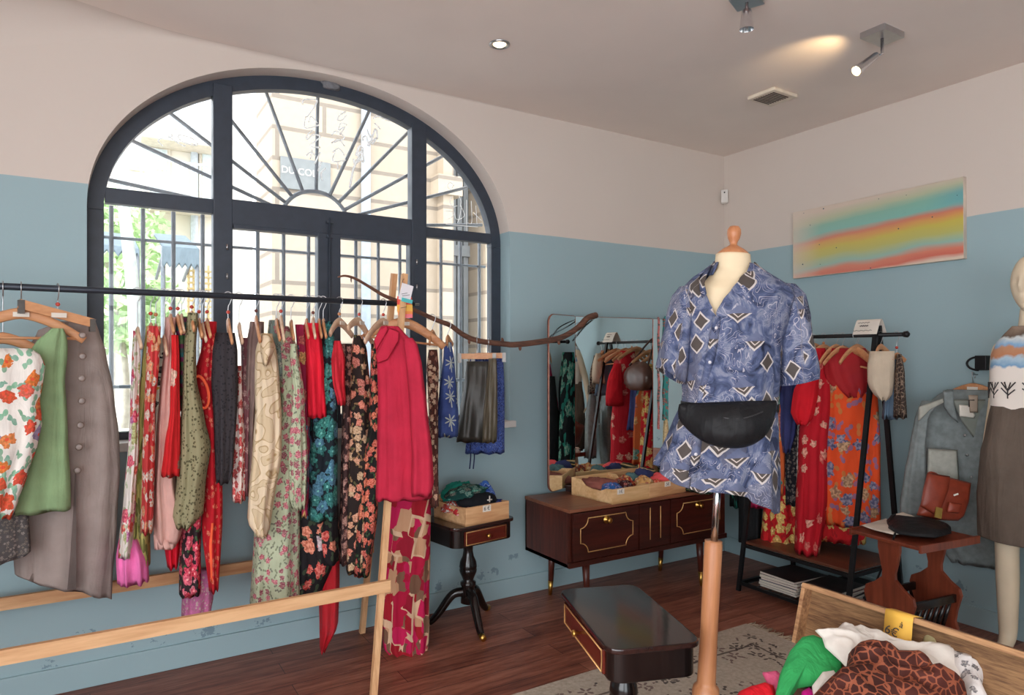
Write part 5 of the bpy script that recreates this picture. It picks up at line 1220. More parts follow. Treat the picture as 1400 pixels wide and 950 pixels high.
G.update({
 'scarlet': cloth('scarlet_jersey', (206, 26, 40), .1), 'hibiscus': FL('red_hibiscus_print', (196, 32, 38), [(226, 190, 110), (214, 170, 96)], (150, 24, 32), 11, .42, .6, (236, 210, 140)),
 'orange_pr': FL('orange_tropic_print', (232, 84, 40), [(112, 112, 150), (190, 140, 90), (96, 96, 140)], [(196, 130, 70), (110, 110, 150)], 8, .34, .55, None, .34, .6), 'red_sheer': sheer('red_voile', (184, 40, 48), .85), 'red_leaf': FL('red_leaf_print', (188, 26, 40), [(226, 150, 130), (206, 60, 60)], None, 9, .3, .4),
 'navy_pl': cloth('navy_plain', (52, 58, 104), .15), 'night': FL('night_print', (30, 32, 40), [(60, 62, 70), (44, 44, 52)], None, 30, .4), 'sunset': FL('sunset_print', (200, 96, 50), [(84, 170, 150), (220, 150, 70), (170, 50, 44), (90, 150, 140)], None, 7, .5, .8),
 'black_tr': cloth('black_trousers_cloth', (32, 34, 36), .15), 'beige_knit': cloth('beige_cotton', (206, 190, 168), .1), 'denim_b': cloth('blue_denim_cloth', (96, 116, 136), .2), 'leop': giraffe('leopard_cloth', (70, 56, 50), (140, 120, 104), 40),
 'teal_black': FL('black_teal_palm', (22, 28, 30), [(40, 130, 112), (60, 150, 130)], [(36, 120, 104), (46, 140, 120)], 7, .32, .5, None, .4, .6, (0, 0, 0), (1.5, 1.5, .6)), 'zebra': FL('zebra_print', (214, 210, 204), [(40, 40, 44), (60, 60, 64)], None, 34, .45), 'magenta': cloth('magenta_cloth', (190, 40, 90), .15), 'gold_pr': FL('golden_print', (216, 160, 70), [(190, 60, 44), (70, 110, 90), (230, 190, 110)], None, 12, .46),
})
gr = 'garments on the black rack'
def rgar(nm, lb, ct, mt, rows, dy=0.0, hd=.14, folds=3, amp=.012, extra=(), **kw): return gar(nm, lb, ct, mt, rows, dy, hd, folds, amp, None, gr, extra, 'R', **kw)
rgar('trousers', 'black trousers hanging at the far left of the black rack', 'trousers', 'black_tr', [(520, 1016, 1042), (640, 1012, 1042), (739, 1010, 1040)], -.0, .1, 2)
rgar('dress', 'black dress with teal palm leaves at the window end of the black rack', 'dress', 'teal_black', [(480, 1008, 1026), (520, 1000, 1026), (600, 1000, 1022), (690, 998, 1020)], .1, .1, 2)
rgar('blouse', 'magenta blouse beside the black trousers on the rack', 'blouse', 'magenta', [(500, 1036, 1052), (600, 1034, 1054), (689, 1024, 1050)], .06, .14, 2)
rgar('dress', 'red dress with golden hibiscus flowers at its hem', 'dress', 'hibiscus', [(500, 1052, 1072), (600, 1050, 1084), (690, 1046, 1092), (743, 1041, 1095)], .02, .13, 4, .016)
rgar('dress', 'orange and teal printed dress just left of the navy one', 'dress', 'sunset', [(500, 1060, 1074), (560, 1058, 1076), (640, 1060, 1074), (672, 1062, 1072)], -.02, .13, 2)
rgar('blouse', 'plain navy blouse with a pointed hem on the black rack', 'blouse', 'navy_pl', [(500, 1070, 1088), (545, 1066, 1092), (590, 1066, 1088), (616, 1070, 1080)], -.03, .12, 2)
rgar('dress', 'dark night print dress under the navy blouse', 'dress', 'night', [(540, 1074, 1096), (620, 1072, 1094), (686, 1073, 1092)], .03, .12, 2)
rgar('dress', 'black and white zebra print dress behind the scarlet one', 'dress', 'zebra', [(540, 1088, 1098), (620, 1087, 1096), (660, 1088, 1094)], .05, .1, 2)
rgar('dress', 'long scarlet dress with wide short sleeves and pale leaf prints', 'dress', 'red_leaf', [(476, 1110, 1128), (500, 1108, 1134), (540, 1098, 1136), (600, 1094, 1130), (680, 1089, 1130), (752, 1087, 1120)], -.06, .12, 3, .014,
     extra=[('sleeve', 'scarlet', [(500, 1106, 1120), (535, 1086, 1118), (566, 1082, 1112), (580, 1090, 1104)], -.07, .06, 2, .008)])
rgar('skirt', 'dark red leaf print skirt showing below the orange dress', 'skirt', 'hibiscus', [(560, 1122, 1182), (660, 1118, 1182), (738, 1116, 1180)], .08, .09, 5, .016)
rgar('dress', 'orange dress with grey blue leaves and gold sprigs', 'dress', 'orange_pr', [(494, 1136, 1188), (515, 1131, 1192), (545, 1128, 1196), (600, 1128, 1199), (660, 1129, 1199), (718, 1132, 1200)], .05, .08, 3, .012)
rgar('blouse', 'sheer red blouse on the angled wooden hanger', 'blouse', 'red_sheer', [(476, 1134, 1180), (490, 1128, 1186), (515, 1130, 1187), (530, 1140, 1187), (543, 1156, 1180)], .03, .07, 4, .010)
rgar('top', 'beige cotton camisole hanging in front of the right post', 'top', 'beige_knit', [(480, 1191, 1221), (500, 1188, 1221), (525, 1188, 1220), (540, 1196, 1218), (547, 1204, 1213)], -.06, .05, 2, .004)
rgar('shorts', 'blue denim shorts hanging to the right of the beige camisole', 'shorts', 'denim_b', [(486, 1218, 1228), (520, 1212, 1228), (572, 1207, 1226)], .03, .08, 2)
rgar('shorts', 'small dark leopard print shorts at the right end of the black rack', 'shorts', 'leop', [(484, 1226, 1232), (510, 1224, 1236), (571, 1222, 1239)], -.02, .06, 2)
# garments of the rack's wall side, seen in the mirror only
for i, (y, mt, lb) in enumerate([(2.36, 'gold_pr', 'golden printed blouse on the black rack, seen in the mirror'), (2.52, 'sunset', 'orange and teal blouse on the black rack, seen in the mirror')]):
    pass
# hangers on the black rack
for i, (px, py, wd, lb, bd) in enumerate([(1112, 472, .19, 'wooden hanger above the long scarlet dress', None), (1126, 474, .19, 'wooden hanger with amber bead above the scarlet sleeve', beadO), (1143, 474, .19, 'wooden hanger above the orange dress', None), (1152, 476, .19, 'second wooden hanger above the orange dress', None), (1172, 474, .19, 'wooden hanger behind the sheer red blouse', None),
                           (1204, 474, .07, 'small clip hanger holding the beige camisole', None), (1226, 486, .06, 'small hanger with a red bead at the right end of the black rack', beadR), (1030, 478, .19, 'wooden hanger above the black trousers', None), (1050, 478, .19, 'wooden hanger above the red hibiscus dress', None), (1076, 478, .19, 'wooden hanger above the navy blouse', None)]):
    p = onX(px, 458, KX); p.z = apZ-.004; q = onX(px, py, KX)
    hanger(0, 0, p, (1, .05*((i % 3)-1), 0), p.z-q.z, wd, .03, lb, bd, 'hanger')
p = onX(1170, 458, KX); p.z = apZ-.004
hanger(0, 0, p+Vector((-.0, 0, 0)), (.42, 1, 0), .085, .2, .045, 'angled wooden hanger with a bare trouser bar at the front of the black rack', None, 'hanger', bar=True, tagc=1, roll=-.12)
# brown leather bag on the rack's window end, seen in the mirror
bgc = Vector((3.66, 2.93, 1.33))
hb_ = tag(crumple(bgc, (.06, .16, .125), 31, .22).build('handbag', flat('dark_brown_leather', (84, 48, 36), .38, 0, .2, 14), None, bgc), 'dark brown leather shoulder bag on the rack, seen in the mirror', 'bag')
MB().tube(smooth_path([bgc+Vector((0, -.12, .1)), Vector((KX-.02, 2.9, apZ+.02)), bgc+Vector((0, .12, .1))]), .008, 8).build('strap', flat('bag_strap', (70, 40, 30), .4), hb_)
# magazines on the lower wire shelf
mags = flat('magazine_paper', (214, 206, 192), .7, 0, .06, 80)
r0 = random.Random(11)
mcov = [flat('magazine_cover_'+n, c, .35, 0, .5, 9) for n, c in (('dark', (58, 46, 46)), ('grey', (150, 140, 134)), ('rose', (140, 96, 96)), ('blue', (90, 100, 120)))]
for st, (cy, n, cx) in enumerate(((2.73, 6, 3.735), (2.46, 6, 3.74))):
    z = .0605
    for i in range(n):
        th_ = .012+r0.uniform(0, .006); a = r0.uniform(-.06, .06)+.05*st; hx, hy = .15, .115
        if st == 0: hx, hy = .148, .13
        Mx = Matrix.Translation((cx+r0.uniform(-.008, .008), cy+r0.uniform(-.01, .01), z)) @ Matrix.Rotation(a, 4, 'Z')
        pos = ('topmost magazine', 'second magazine from the top', 'third magazine from the top', 'fourth magazine from the top', 'fifth magazine from the top', 'bottom magazine')[n-1-i]
        o = tag(MB().box((-hx+.002, -hy+.002, .0008), (hx-.002, hy-.002, th_-.0008), Mx).build('magazine', mags, None, (cx, cy, z)), pos+(' of the stack nearer the window under the rack' if st == 0 else ' of the stack behind the trunk lid under the rack'), 'magazine', 'magazines under the black rack')
        MB().box((-hx, -hy, th_-.0008), (hx, hy, th_), Mx).box((-hx, -hy, 0), (hx, hy, .0008), Mx).build('cover', mcov[(i*3+st*1+(2 if i == n-1 and st == 1 else 0)+(1 if i < n-1 else 0)) % 4 if i < n-1 else 0], o)
        z += th_+.0006
bgm = MB().prism(rects(-.1, -.16, .1, .16, .05), 0, .07, Matrix.Translation((3.99, 2.42, .0605)), .02); tag(bgm.build('flat_case', flat('dark_case', (46, 42, 42), .6), None, (3.99, 2.42, .0605)), 'flat dark case lying under the rack behind the magazines', 'case')
# painting, sensor, lock on the wall
pc = Vector((WX-.03, 2.485, 2.277)); an = .012
pt = thing('painting', 'long unframed abstract canvas in teal, coral and yellow bands on the right wall', 'painting', pc, None, Matrix.Translation(pc) @ Matrix.Rotation(-.006, 4, 'X'))
MB().box((-.004, -.545, -.228), (.029, .545, .228), None, .002).build('canvas', painting_mat(), pt, None, True)
MB().box((-.0055, -.5465, -.2295), (.028, -.5445, .2295)).box((-.0055, .5445, -.2295), (.028, .5465, .2295)).box((-.0055, -.5465, .2275), (.028, .5465, .2295)).box((-.0055, -.5465, -.2295), (.028, .5465, -.2275)).build('canvas_edge', flat('bare_canvas', (214, 200, 184), .8), pt, None, True)
sn = thing('motion_sensor', 'small white motion sensor in the room corner', 'sensor', (WX-.03, WY-.03, 2.735))
mr = Matrix.Translation((WX-.034, WY-.034, 2.735)) @ Matrix.Rotation(math.radians(-52), 4, 'Z')
MB().box((-.026, -.018, -.05), (.026, .03, .05), mr, .006).build('housing', M['white'], sn)
MB().lathe([(.001, 0), (.0055, .0), (.0055, .003), (.001, .004)], 12, mr @ Matrix.Translation((0, -.018, .028)) @ Matrix.Rotation(PI/2, 4, 'X')).build('lens', M['black_metal'], sn)
lk = thing('door_lock', 'black lock with a curved shackle fixed to the right wall behind the mannequin', 'lock', onX(1340, 495, WX-.02))
a, b = onX(1336, 486, WX-.02), onX(1352, 506, WX-.02)
MB().box((WX-.05, b.y, b.z), (WX, a.y, a.z), None, .004).build('lock_body', M['black_metal'], lk)
pts = [onX(1338-16*math.cos(t), 497-9*math.sin(t), WX-.03) for t in [-PI/2+PI*i/12 for i in range(13)]]
MB().tube(pts, .006, 8).build('shackle', M['black_metal'], lk)

# ------------------------------------------------------------------ ceiling fittings
vt = thing('ceiling_vent', 'square cream plastic ventilation grille on the ceiling', 'vent', (3.45, 2.65, CZ))
vr = Matrix.Translation((3.452, 2.655, CZ)) @ Matrix.Rotation(math.radians(1), 4, 'Z')
MB().box((-.11, -.095, -.022), (.11, .095, 0), vr, .008).build('housing', flat('cream_plastic', (226, 214, 196), .5), vt)
mb = MB()
for i in range(9): mb.box((-.085, -.07+.0165*i, -.0245), (.055, -.062+.0165*i, -.0215), vr)
mb.build('louvre_shade_strips', flat('vent_shadow_gap', (88, 78, 72), .7), vt)  # dark strips coloured as the shade in the slots between slats
def spotlight(name, label, base, hx, hy, ang, head, tgt, rad=.026, ln=.13, lit=None, mat='chrome'):
    t = thing(name, label, 'spotlight', base, 'ceiling spotlights'); b = Vector(base)
    mr = Matrix.Translation(b) @ Matrix.Rotation(ang, 4, 'Z')
    MB().box((-hx, -hy, -.03), (hx, hy, 0), mr, .003).build('ceiling_plate', M['steel'], t)
    h = Vector(head); MB().tube([b+Vector((0, 0, -.028)), Vector((b.x, b.y, h.z+.012)), h], .0075, 8).build('arm', M['chrome'], t)
    d = Vector(tgt).normalized(); e = h+d*ln
    MB().tube([h-d*.01, h, e], [rad*.55, rad*.7, rad], 20, False).tube([e, e-d*.02], [rad, rad*.86], 20, False).tube([h-d*.01, h-d*.012], [rad*.55, .001], 20, False).build('lamp_head', M['chrome'], t)
    if lit:
        MB().tube([e-d*.016, e-d*.012], rad*.84, 18).build('lens', emit('lamp_glow', (255, 226, 170), lit), t)
    return e, d
e, d = spotlight('ceiling_spotlight', 'chrome spotlight on a square plate tilted sideways at the ceiling', (3.23, 1.865, CZ), .085, .06, math.radians(0), (3.2, 1.88, CZ-.115), onZ(1172, 96, 2.86)-Vector((3.2, 1.88, CZ-.115)), .024, .14, 6)
ld = bpy.data.lights.new('spot_lamp', 'SPOT'); ld.energy = 4.5; ld.color = (1, .72, .4); ld.spot_size = math.radians(75); ld.spot_blend = .9; ld.shadow_soft_size = .02
lo = bpy.data.objects.new('spot_lamp', ld); COL.objects.link(lo); lo.location = e+Vector((-.02, .02, .02))
lo.rotation_euler = (Vector((3.13, 2.17, CZ))-lo.location).to_track_quat('-Z', 'Y').to_euler()
b2 = onZ(1021, -6, CZ)
spotlight('ceiling_spotlight', 'chrome spotlight hanging straight down at the top edge of the photo', b2, .06, .06, .4, b2+Vector((0, 0, -.07)), (.0, 0.02, -1), .03, .075)
dc = onZ(683, 60, CZ)
dl = thing('recessed_downlight', 'small round recessed downlight glowing in the ceiling', 'downlight', dc)
MB().lathe([(.052, -.001), (.052, -.006), (.046, -.009), (.036, -.006), (.033, .0)], 28, Matrix.Translation(dc), False).build('trim_ring', M['steel'], dl)
MB().lathe([(.001, -.012), (.02, -.012), (.029, -.006), (.031, -.001), (.001, -.001)], 24, Matrix.Translation(dc), False).build('lamp_lens', emit('downlight_glow', (255, 236, 190), 5), dl)

# ------------------------------------------------------------------ dress form with printed shirt and waist bag
DT = 2.35; latB = (958-CX)/F*DT
dbase = Vector((fx*DT+rx*latB, fy*DT+ry*latB, 0.0085))
lean = math.atan2(.100, 1.95)
MD = Matrix.Translation(dbase) @ Matrix((( rx, fx, 0), (ry, fy, 0), (0, 0, 1))).to_4x4() @ Matrix.Rotation(lean, 4, 'Y')
MDi = MD.inverted()
def dl_(px, py, dep=0.0):
    """pixel to dress-form local coordinates (x right, y away, z up) at depth dep behind its axis"""
    return MDi @ at(px, py, DT+dep)
frm = thing('dress_form', 'cream dress form with turned wooden cap and pole standing on the rug', 'dress form', dbase, None, MD)
zt = lambda py: dl_(990, py).z
def prow(pys):
    out = []
    for (py, xl, xr, hd) in pys:
        a, b = dl_(xl, py), dl_(xr, py); out.append(((a.z+b.z)/2, (a.x+b.x)/2, (b.x-a.x)/2, hd))
    return sorted(out)
def lathe_rows(mb, rows, n=48, cap=True, sup=.9):
    vs = []
    for (z, cx_, hw, hd) in rows:
        for j in range(n):
            a = 2*PI*j/n; s, c = math.sin(a), -math.cos(a)
            vs.append((cx_+math.copysign(abs(s)**sup, s)*hw, math.copysign(abs(c)**sup, c)*hd, z))
    k = len(rows); fs = [(i*n+j, i*n+(j+1) % n, (i+1)*n+(j+1) % n, (i+1)*n+j) for i in range(k-1) for j in range(n)]
    if cap: fs += [tuple(range(n))[::-1], tuple((k-1)*n+j for j in range(n))]
    return mb.add(vs, fs, True)
def dense(rows, k=5):
    out = []
    for a, b in zip(rows, rows[1:]):
        for i in range(k): f = i/k; out.append(tuple(x+(y-x)*f for x, y in zip(a, b)))
    return out+[rows[-1]]
body = dense(prow([(348, 979.5, 1024.5, .055), (368, 978, 1026, .058), (384, 966, 1040, .07), (398, 944, 1068, .09), (412, 938, 1076, .1), (450, 941, 1056, .115), (500, 944, 1052, .112), (550, 948, 1050, .105), (600, 946, 1052, .11), (640, 950, 1046, .105)]))
lathe_rows(MB(), body).build('torso', M['cream'], frm, None, True)
cz0, ca = zt(350), dl_(1002, 350)
capx = ca.x
Mx = Matrix.Translation((capx, 0, 0))
MB().lathe([(.001, cz0-.01), (.052, cz0-.008), (.0545, cz0), (.052, cz0+.011), (.036, cz0+.025), (.02, cz0+.034), (.012, cz0+.04), (.0135, cz0+.05), (.02, cz0+.062), (.0235, cz0+.078), (.0225, cz0+.092), (.015, cz0+.103), (.001, cz0+.106)], 32, Mx).build('neck_cap', M['beech'], frm, None, True)
px_ = 0.0
MB().tube([(0.002, 0, zt(742)), (0.006, 0, zt(630))], .0125, 18).build('metal_pole', M['chrome'], frm, None, True)
z1 = zt(740)
MB().lathe([(.03, z1), (.0285, z1-.004), (.0305, z1-.012), (.029, z1-.3), (.0315, zt(932)), (.033, zt(936)), (.043, zt(940)), (.046, zt(948)), (.044, zt(960)), (.04, .24), (.055, .2), (.06, .17), (.001, .165)][::1], 24).build('wooden_pole', M['beech'], frm, None, True)
for a in (30, 150, 270):
    a = math.radians(a); dx, dy = math.cos(a), math.sin(a)
    MB().tube(smooth_path([(dx*.03, dy*.03, .2), (dx*.12, dy*.12, .17), (dx*.2, dy*.2, .06), (dx*.27, dy*.27, .018)]), [.024-.009*i/18 for i in range(19)], 10).build('leg', M['beech'], frm, None, True)

sh = tag(bpy.data.objects.new('shirt', None), 'blue short-sleeved shirt with diamond and starburst print on the dress form', 'shirt'); COL.objects.link(sh); sh.matrix_world = MD; sh['_o'] = [0, 0, 0]
SR = [(362, 974, 1031, .072), (372, 962, 1048, .08), (382, 948, 1066, .092), (392, 938, 1082, .108), (404, 932, 1087, .12), (425, 931, 1080, .128), (460, 932, 1066, .13), (500, 933, 1062, .128), (540, 936, 1061, .122), (556, 934, 1060, .122), (575, 926, 1060, .128), (610, 912, 1061, .14), (645, 899, 1062, .15), (668, 897, 1060, .152)]
VE = [(362, 974, 1030), (372, 966, 1024), (385, 963, 1013), (400, 966, 1001), (415, 972, 989), (428, 977, 981), (434, 978, 978.6)]
rows = dense(prow(SR), 10); vs = []; us = []; n = 96; kz = len(rows)
zV = [(dl_(980, py).z, dl_(a, py, -.12*.9).x, dl_(b, py, -.12*.9).x) for py, a, b in VE][::-1]
r0 = random.Random(3)
for i, (z, cx_, hw, hd) in enumerate(rows):
    if z >= zV[0][0]:
        xl, xr = lerp_rows(zV, z)
    else:
        xl = xr = dl_(978-(zV[0][0]-z)*46, 480, -.11).x
    al = math.asin(max(-.98, min(.98, (xl-cx_)/hw))); ar_ = math.asin(max(-.98, min(.98, (xr-cx_)/hw)))
    low = max(0, (zt(556)-z)/.28)
    for j in range(n+1):
        a = ar_+(2*PI+al-ar_)*j/n; s, c = math.sin(a), -math.cos(a)
        fo = .010*low*math.sin(a*7+1.0+z*2)+.006*low*math.sin(a*13)+.005*noise.noise(Vector((s*2.2, c*2.2, z*5)))+.0045*noise.noise(Vector((s*5, c*5, z*11+4)))
        edge = -.006 if j == 0 else 0.0
        p = Vector((cx_+math.copysign(abs(s)**.92, s)*(hw+fo), math.copysign(abs(c)**.9, c)*(hd+fo*1.4)+edge, z))
        if i == 0: pass
        tt = max(0, 1-(z-rows[0][0])/.16)
        p.z += tt*tt*(-.056*s-.008*abs(c)+.012*math.sin(a*3+.6)) + (.012*tt*tt if c < 0 and abs(s) < .35 else 0)
        vs.append(p); us.append((a*.165, z))
fs = [(i*(n+1)+j, i*(n+1)+j+1, (i+1)*(n+1)+j+1, (i+1)*(n+1)+j) for i in range(kz-1) for j in range(n)]
b = len(vs)
so = MB().add(vs, fs, True, us).build('shirt_body', M['shirt'], sh, None, True)
sm_ = so.modifiers.new('thickness', 'SOLIDIFY'); sm_.thickness = .0025; sm_.offset = 0
# button placket
mb = MB(); pv = []
for i in range(15):
    z = zV[0][0]-.005-i*(zV[0][0]-rows[0][0]-.06)/14; cx_, hw, hd = lerp_rows(rows, z); x = dl_(978-(zV[0][0]-z)*46, 480, -.11).x
    s = (x-cx_)/hw; y = -hd*math.sqrt(max(0, 1-s*s))**.95-.007; pv += [Vector((x-.013, y+.004, z)), Vector((x, y-.001, z)), Vector((x+.016, y+.003, z))]
mb.add(pv, [(3*i+j, 3*i+j+1, 3*i+j+4, 3*i+j+3) for i in range(14) for j in range(2)], True)
pk = mb.build('placket', M['shirt'], sh, None, True); q = pk.modifiers.new('thickness', 'SOLIDIFY'); q.thickness = .003
for i in (1, 4, 12):
    p = pv[3*i+1]; MB().lathe([(.001, 0), (.0055, .0005), (.0055, .002), (.001, .0028)], 12, Matrix.Translation(p+Vector((0, -.003, 0))) @ Matrix.Rotation(PI/2, 4, 'X')).build('button', flat('shirt_button', (206, 204, 210), .4), sh, None, True)
# sleeves
def sleeve(path, nm='sleeve'):
    """path: (py, xl, xr, yc, hd)"""
    R = dense(sorted([((dl_(a, py).z+dl_(b, py).z)/2, (dl_(a, py).x+dl_(b, py).x)/2, (dl_(b, py).x-dl_(a, py).x)/2, hd, sl) for py, a, b, hd, sl in path]), 7)
    vs = []; us = []; n = 40
    for i, (z, cx_, hw, hd, sl) in enumerate(R):
        for j in range(n):
            a = 2*PI*j/n; s, c = math.sin(a), -math.cos(a); f_ = .006*noise.noise(Vector((s*2, c*2, z*9)))+.004*math.sin(4*a+z*20)
            vs.append((cx_+s*(hw+f_*.6), math.copysign(abs(c)**.85, c)*(hd+f_)+.01, z+s*sl)); us.append((a*.085+(1.7 if cx_ > 0 else .6), z+.37))
    k = len(R); fs = [(i*n+j, i*n+(j+1) % n, (i+1)*n+(j+1) % n, (i+1)*n+j) for i in range(k-1) for j in range(n)]; fs.append(tuple((k-1)*n+j for j in range(n)))
    o = MB().add(vs, fs, True, us).build(nm, M['shirt'], sh, None, True)
    q = o.modifiers.new('thickness', 'SOLIDIFY'); q.thickness = .003; q.offset = -1
sleeve([(392, 930, 950, .04, .0), (404, 921, 950, .062, 0), (430, 914, 948, .078, 0), (470, 905, 942, .085, -.006), (505, 900, 937, .086, -.022), (514, 899, 935, .086, -.026)])
sleeve([(388, 1062, 1086, .04, .0), (402, 1058, 1099, .062, 0), (430, 1056, 1106, .08, .0), (470, 1058, 1111, .088, .006), (510, 1061, 1116, .09, .016), (522, 1062, 1116, .09, .018)])
# collar
def strip(pts_in, pts_out, nm, th_=.003):
    k = len(pts_in); vs = []
    for a, b in zip(pts_in, pts_out): vs += [Vector(a), (Vector(a)+Vector(b))/2+Vector((0, -.006, 0.002)), Vector(b)]
    o = MB().add(vs, [(3*i+j, 3*i+j+1, 3*i+j+4, 3*i+j+3) for i in range(k-1) for j in range(2)], True).build(nm, M['shirt'], sh, None, True)
    q = o.modifiers.new('thickness', 'SOLIDIFY'); q.thickness = th_; q.offset = 0
    return o
# collar stand round the back of the neck, then two leaves lying on the chest
cin, cout = [], []
for i in range(25):
    a = math.radians(65+ (295-65)*i/24); s, c = math.sin(a), -math.cos(a)
    nx = dl_(1002, 362).x
    cin.append(Vector((nx+s*.064, c*.066+.0, zt(363)+.018*(-c) if False else zt(362)+.022*max(0, c)+.004))); cout.append(Vector((nx+s*.084, c*.086+.004, zt(378)+.012*max(0, c))))
strip(cin, cout, 'collar')
Lp = lambda px, py, d: dl_(px, py, d)
strip([Lp(1031, 358, -.03), Lp(1027, 372, -.075), Lp(1017, 386, -.105), Lp(1005, 400, -.122)], [Lp(1040, 368, -.04), Lp(1042, 388, -.085), Lp(1030, 404, -.112), Lp(1014, 407, -.126)], 'collar_leaf')
strip([Lp(975, 361, -.03), Lp(967, 374, -.07), Lp(963, 388, -.1), Lp(966, 402, -.118)], [Lp(966, 368, -.035), Lp(957, 382, -.075), Lp(957, 396, -.1), Lp(960, 407, -.116)], 'collar_leaf')
# breast pocket edge
# waist bag
wb = tag(bpy.data.objects.new('waist_bag', None), 'black nylon crescent waist bag buckled around the printed shirt', 'bag'); COL.objects.link(wb); wb.matrix_world = MD; wb['_o'] = [0, 0, 0]
def crescent(nm, y_off, bulge, up, dn, mat, nu=44, nv=16):
    vs = []
    for i in range(nu+1):
        u = -1+2*i/nu; px = 997+63*u
        top = 550+2.5*abs(u)**2-3*u+up*(1-abs(u)); bot = 550+2.5+ (605-550)*math.sqrt(max(0, 1-abs(u-(-.05))**2.3)) if abs(u+.05) < 1 else 553
        bot = max(bot+dn, top+2)
        for j in range(nv+1):
            v = j/nv; py = top+(bot-top)*v
            q = dl_(px, py, -.1); cx_, hw, hd = lerp_rows(rows, max(q.z, rows[0][0])); s = max(-.96, min(.96, (q.x-cx_)/(hw+.004)))
            y0 = -(hd+.008)*math.sqrt(1-s*s)**.9; e = math.sin(PI*min(1, max(0, v)))**.6*(max(0, 1-abs(u)**2.4))**.6
            w_ = .004*noise.noise(Vector((u*3, v*3, 2)))+.003*noise.noise(Vector((u*7, v*5, 7)))
            vs.append(Vector((q.x, y0-y_off-bulge*e+w_, q.z)))
    F_ = [(i*(nv+1)+j, i*(nv+1)+j+1, (i+1)*(nv+1)+j+1, (i+1)*(nv+1)+j) for i in range(nu) for j in range(nv)]
    o = MB().add(vs, F_, True).build(nm, mat, wb, None, True); q = o.modifiers.new('thickness', 'SOLIDIFY'); q.thickness = .006; q.offset = 1
    return o
crescent('pouch', .006, .042, 0, 0, M['black_nylon'])
zp = [dl_(960+72*i/14, 563+10*math.sin(PI*i/14)*.8-3*i/14, -.1) for i in range(15)]
zz = []
for p in zp:
    cx_, hw, hd = lerp_rows(rows, p.z); s = (p.x-cx_)/hw; u = (p.x-dl_(997, 563).x)/(dl_(1060, 563).x-dl_(997, 563).x)
    zz.append(Vector((p.x, -(hd+.018)*math.sqrt(1-s*s)**.9-.052*(max(0, 1-abs(u)**2.4))**.6*.78, p.z)))
MB().tube(zz, .0022, 6).build('zip', flat('dark_zip', (52, 52, 54), .4), wb, None, True)
bt_ = []
for i in range(49):
    a = math.radians(14+(346-14)*i/48); z = zt(555); cx_, hw, hd = lerp_rows(rows, z)
    for dz in (-.013, .013):
        bt_.append(Vector((cx_+math.sin(a)*(hw+.007), -math.cos(a)*(hd+.008), z+dz+.004*math.sin(a))))
o = MB().add(bt_, [(2*i, 2*i+2, 2*i+3, 2*i+1) for i in range(48)], True).build('belt', M['black_nylon'], wb, None, True)
q = o.modifiers.new('thickness', 'SOLIDIFY'); q.thickness = .003

# ------------------------------------------------------------------ standing mannequin at the right edge
MTt = 3.32
mlat = (1408-CX)/F*MTt; mb0 = Vector((fx*MTt+rx*mlat, fy*MTt+ry*mlat, 0))
MM = Matrix.Translation(mb0) @ Matrix(((rx, fx, 0), (ry, fy, 0), (0, 0, 1))).to_4x4() @ Matrix.Rotation(math.radians(-57), 4, 'Z') @ Matrix.Diagonal((.9, .9, 1, 1))
man = thing('mannequin', 'ivory full-body mannequin with a bald head at the right edge by the wall', 'mannequin', mb0, None, MM)
HZ = lambda py: H+(HY-py)/F*MTt
def skin_body(edges, nodes, name, mat, parent, sub=2):
    me = bpy.data.meshes.new(name); keys = list(nodes); me.from_pydata([nodes[k][0] for k in keys], [(keys.index(a), keys.index(b)) for a, b in edges], [])
    o = bpy.data.objects.new(name, me); COL.objects.link(o); o.parent = parent
    sk_ = o.modifiers.new('skin', 'SKIN'); sk_.use_smooth_shade = True
    for i, k in enumerate(keys):
        r_ = nodes[k][1]; me.skin_vertices[0].data[i].radius = (r_, r_) if not isinstance(r_, tuple) else r_
        me.skin_vertices[0].data[i].use_root = (i == 0)
    sb = o.modifiers.new('smooth', 'SUBSURF'); sb.levels = sub; sb.render_levels = sub
    me.materials.append(mat); return o
hz = HZ(352)
zc_, zs_, zh, zk, za = HZ(448), HZ(462), .99, .55, .10
nd = {'pel': ((0, 0, zh), (.135, .1)), 'waist': ((0, .005, zh+.2), (.105, .085)), 'chest': ((0, .0, zh+.42), (.13, .1)), 'neckb': ((0, .012, zs_+.05), (.062, .06)), 'neckt': ((0, .006, HZ(428)), (.05, .05)), 'skull': ((0, .008, HZ(404)), (.045, .048))}
ed = [('pel', 'waist'), ('waist', 'chest'), ('chest', 'neckb'), ('neckb', 'neckt'), ('neckt', 'skull')]
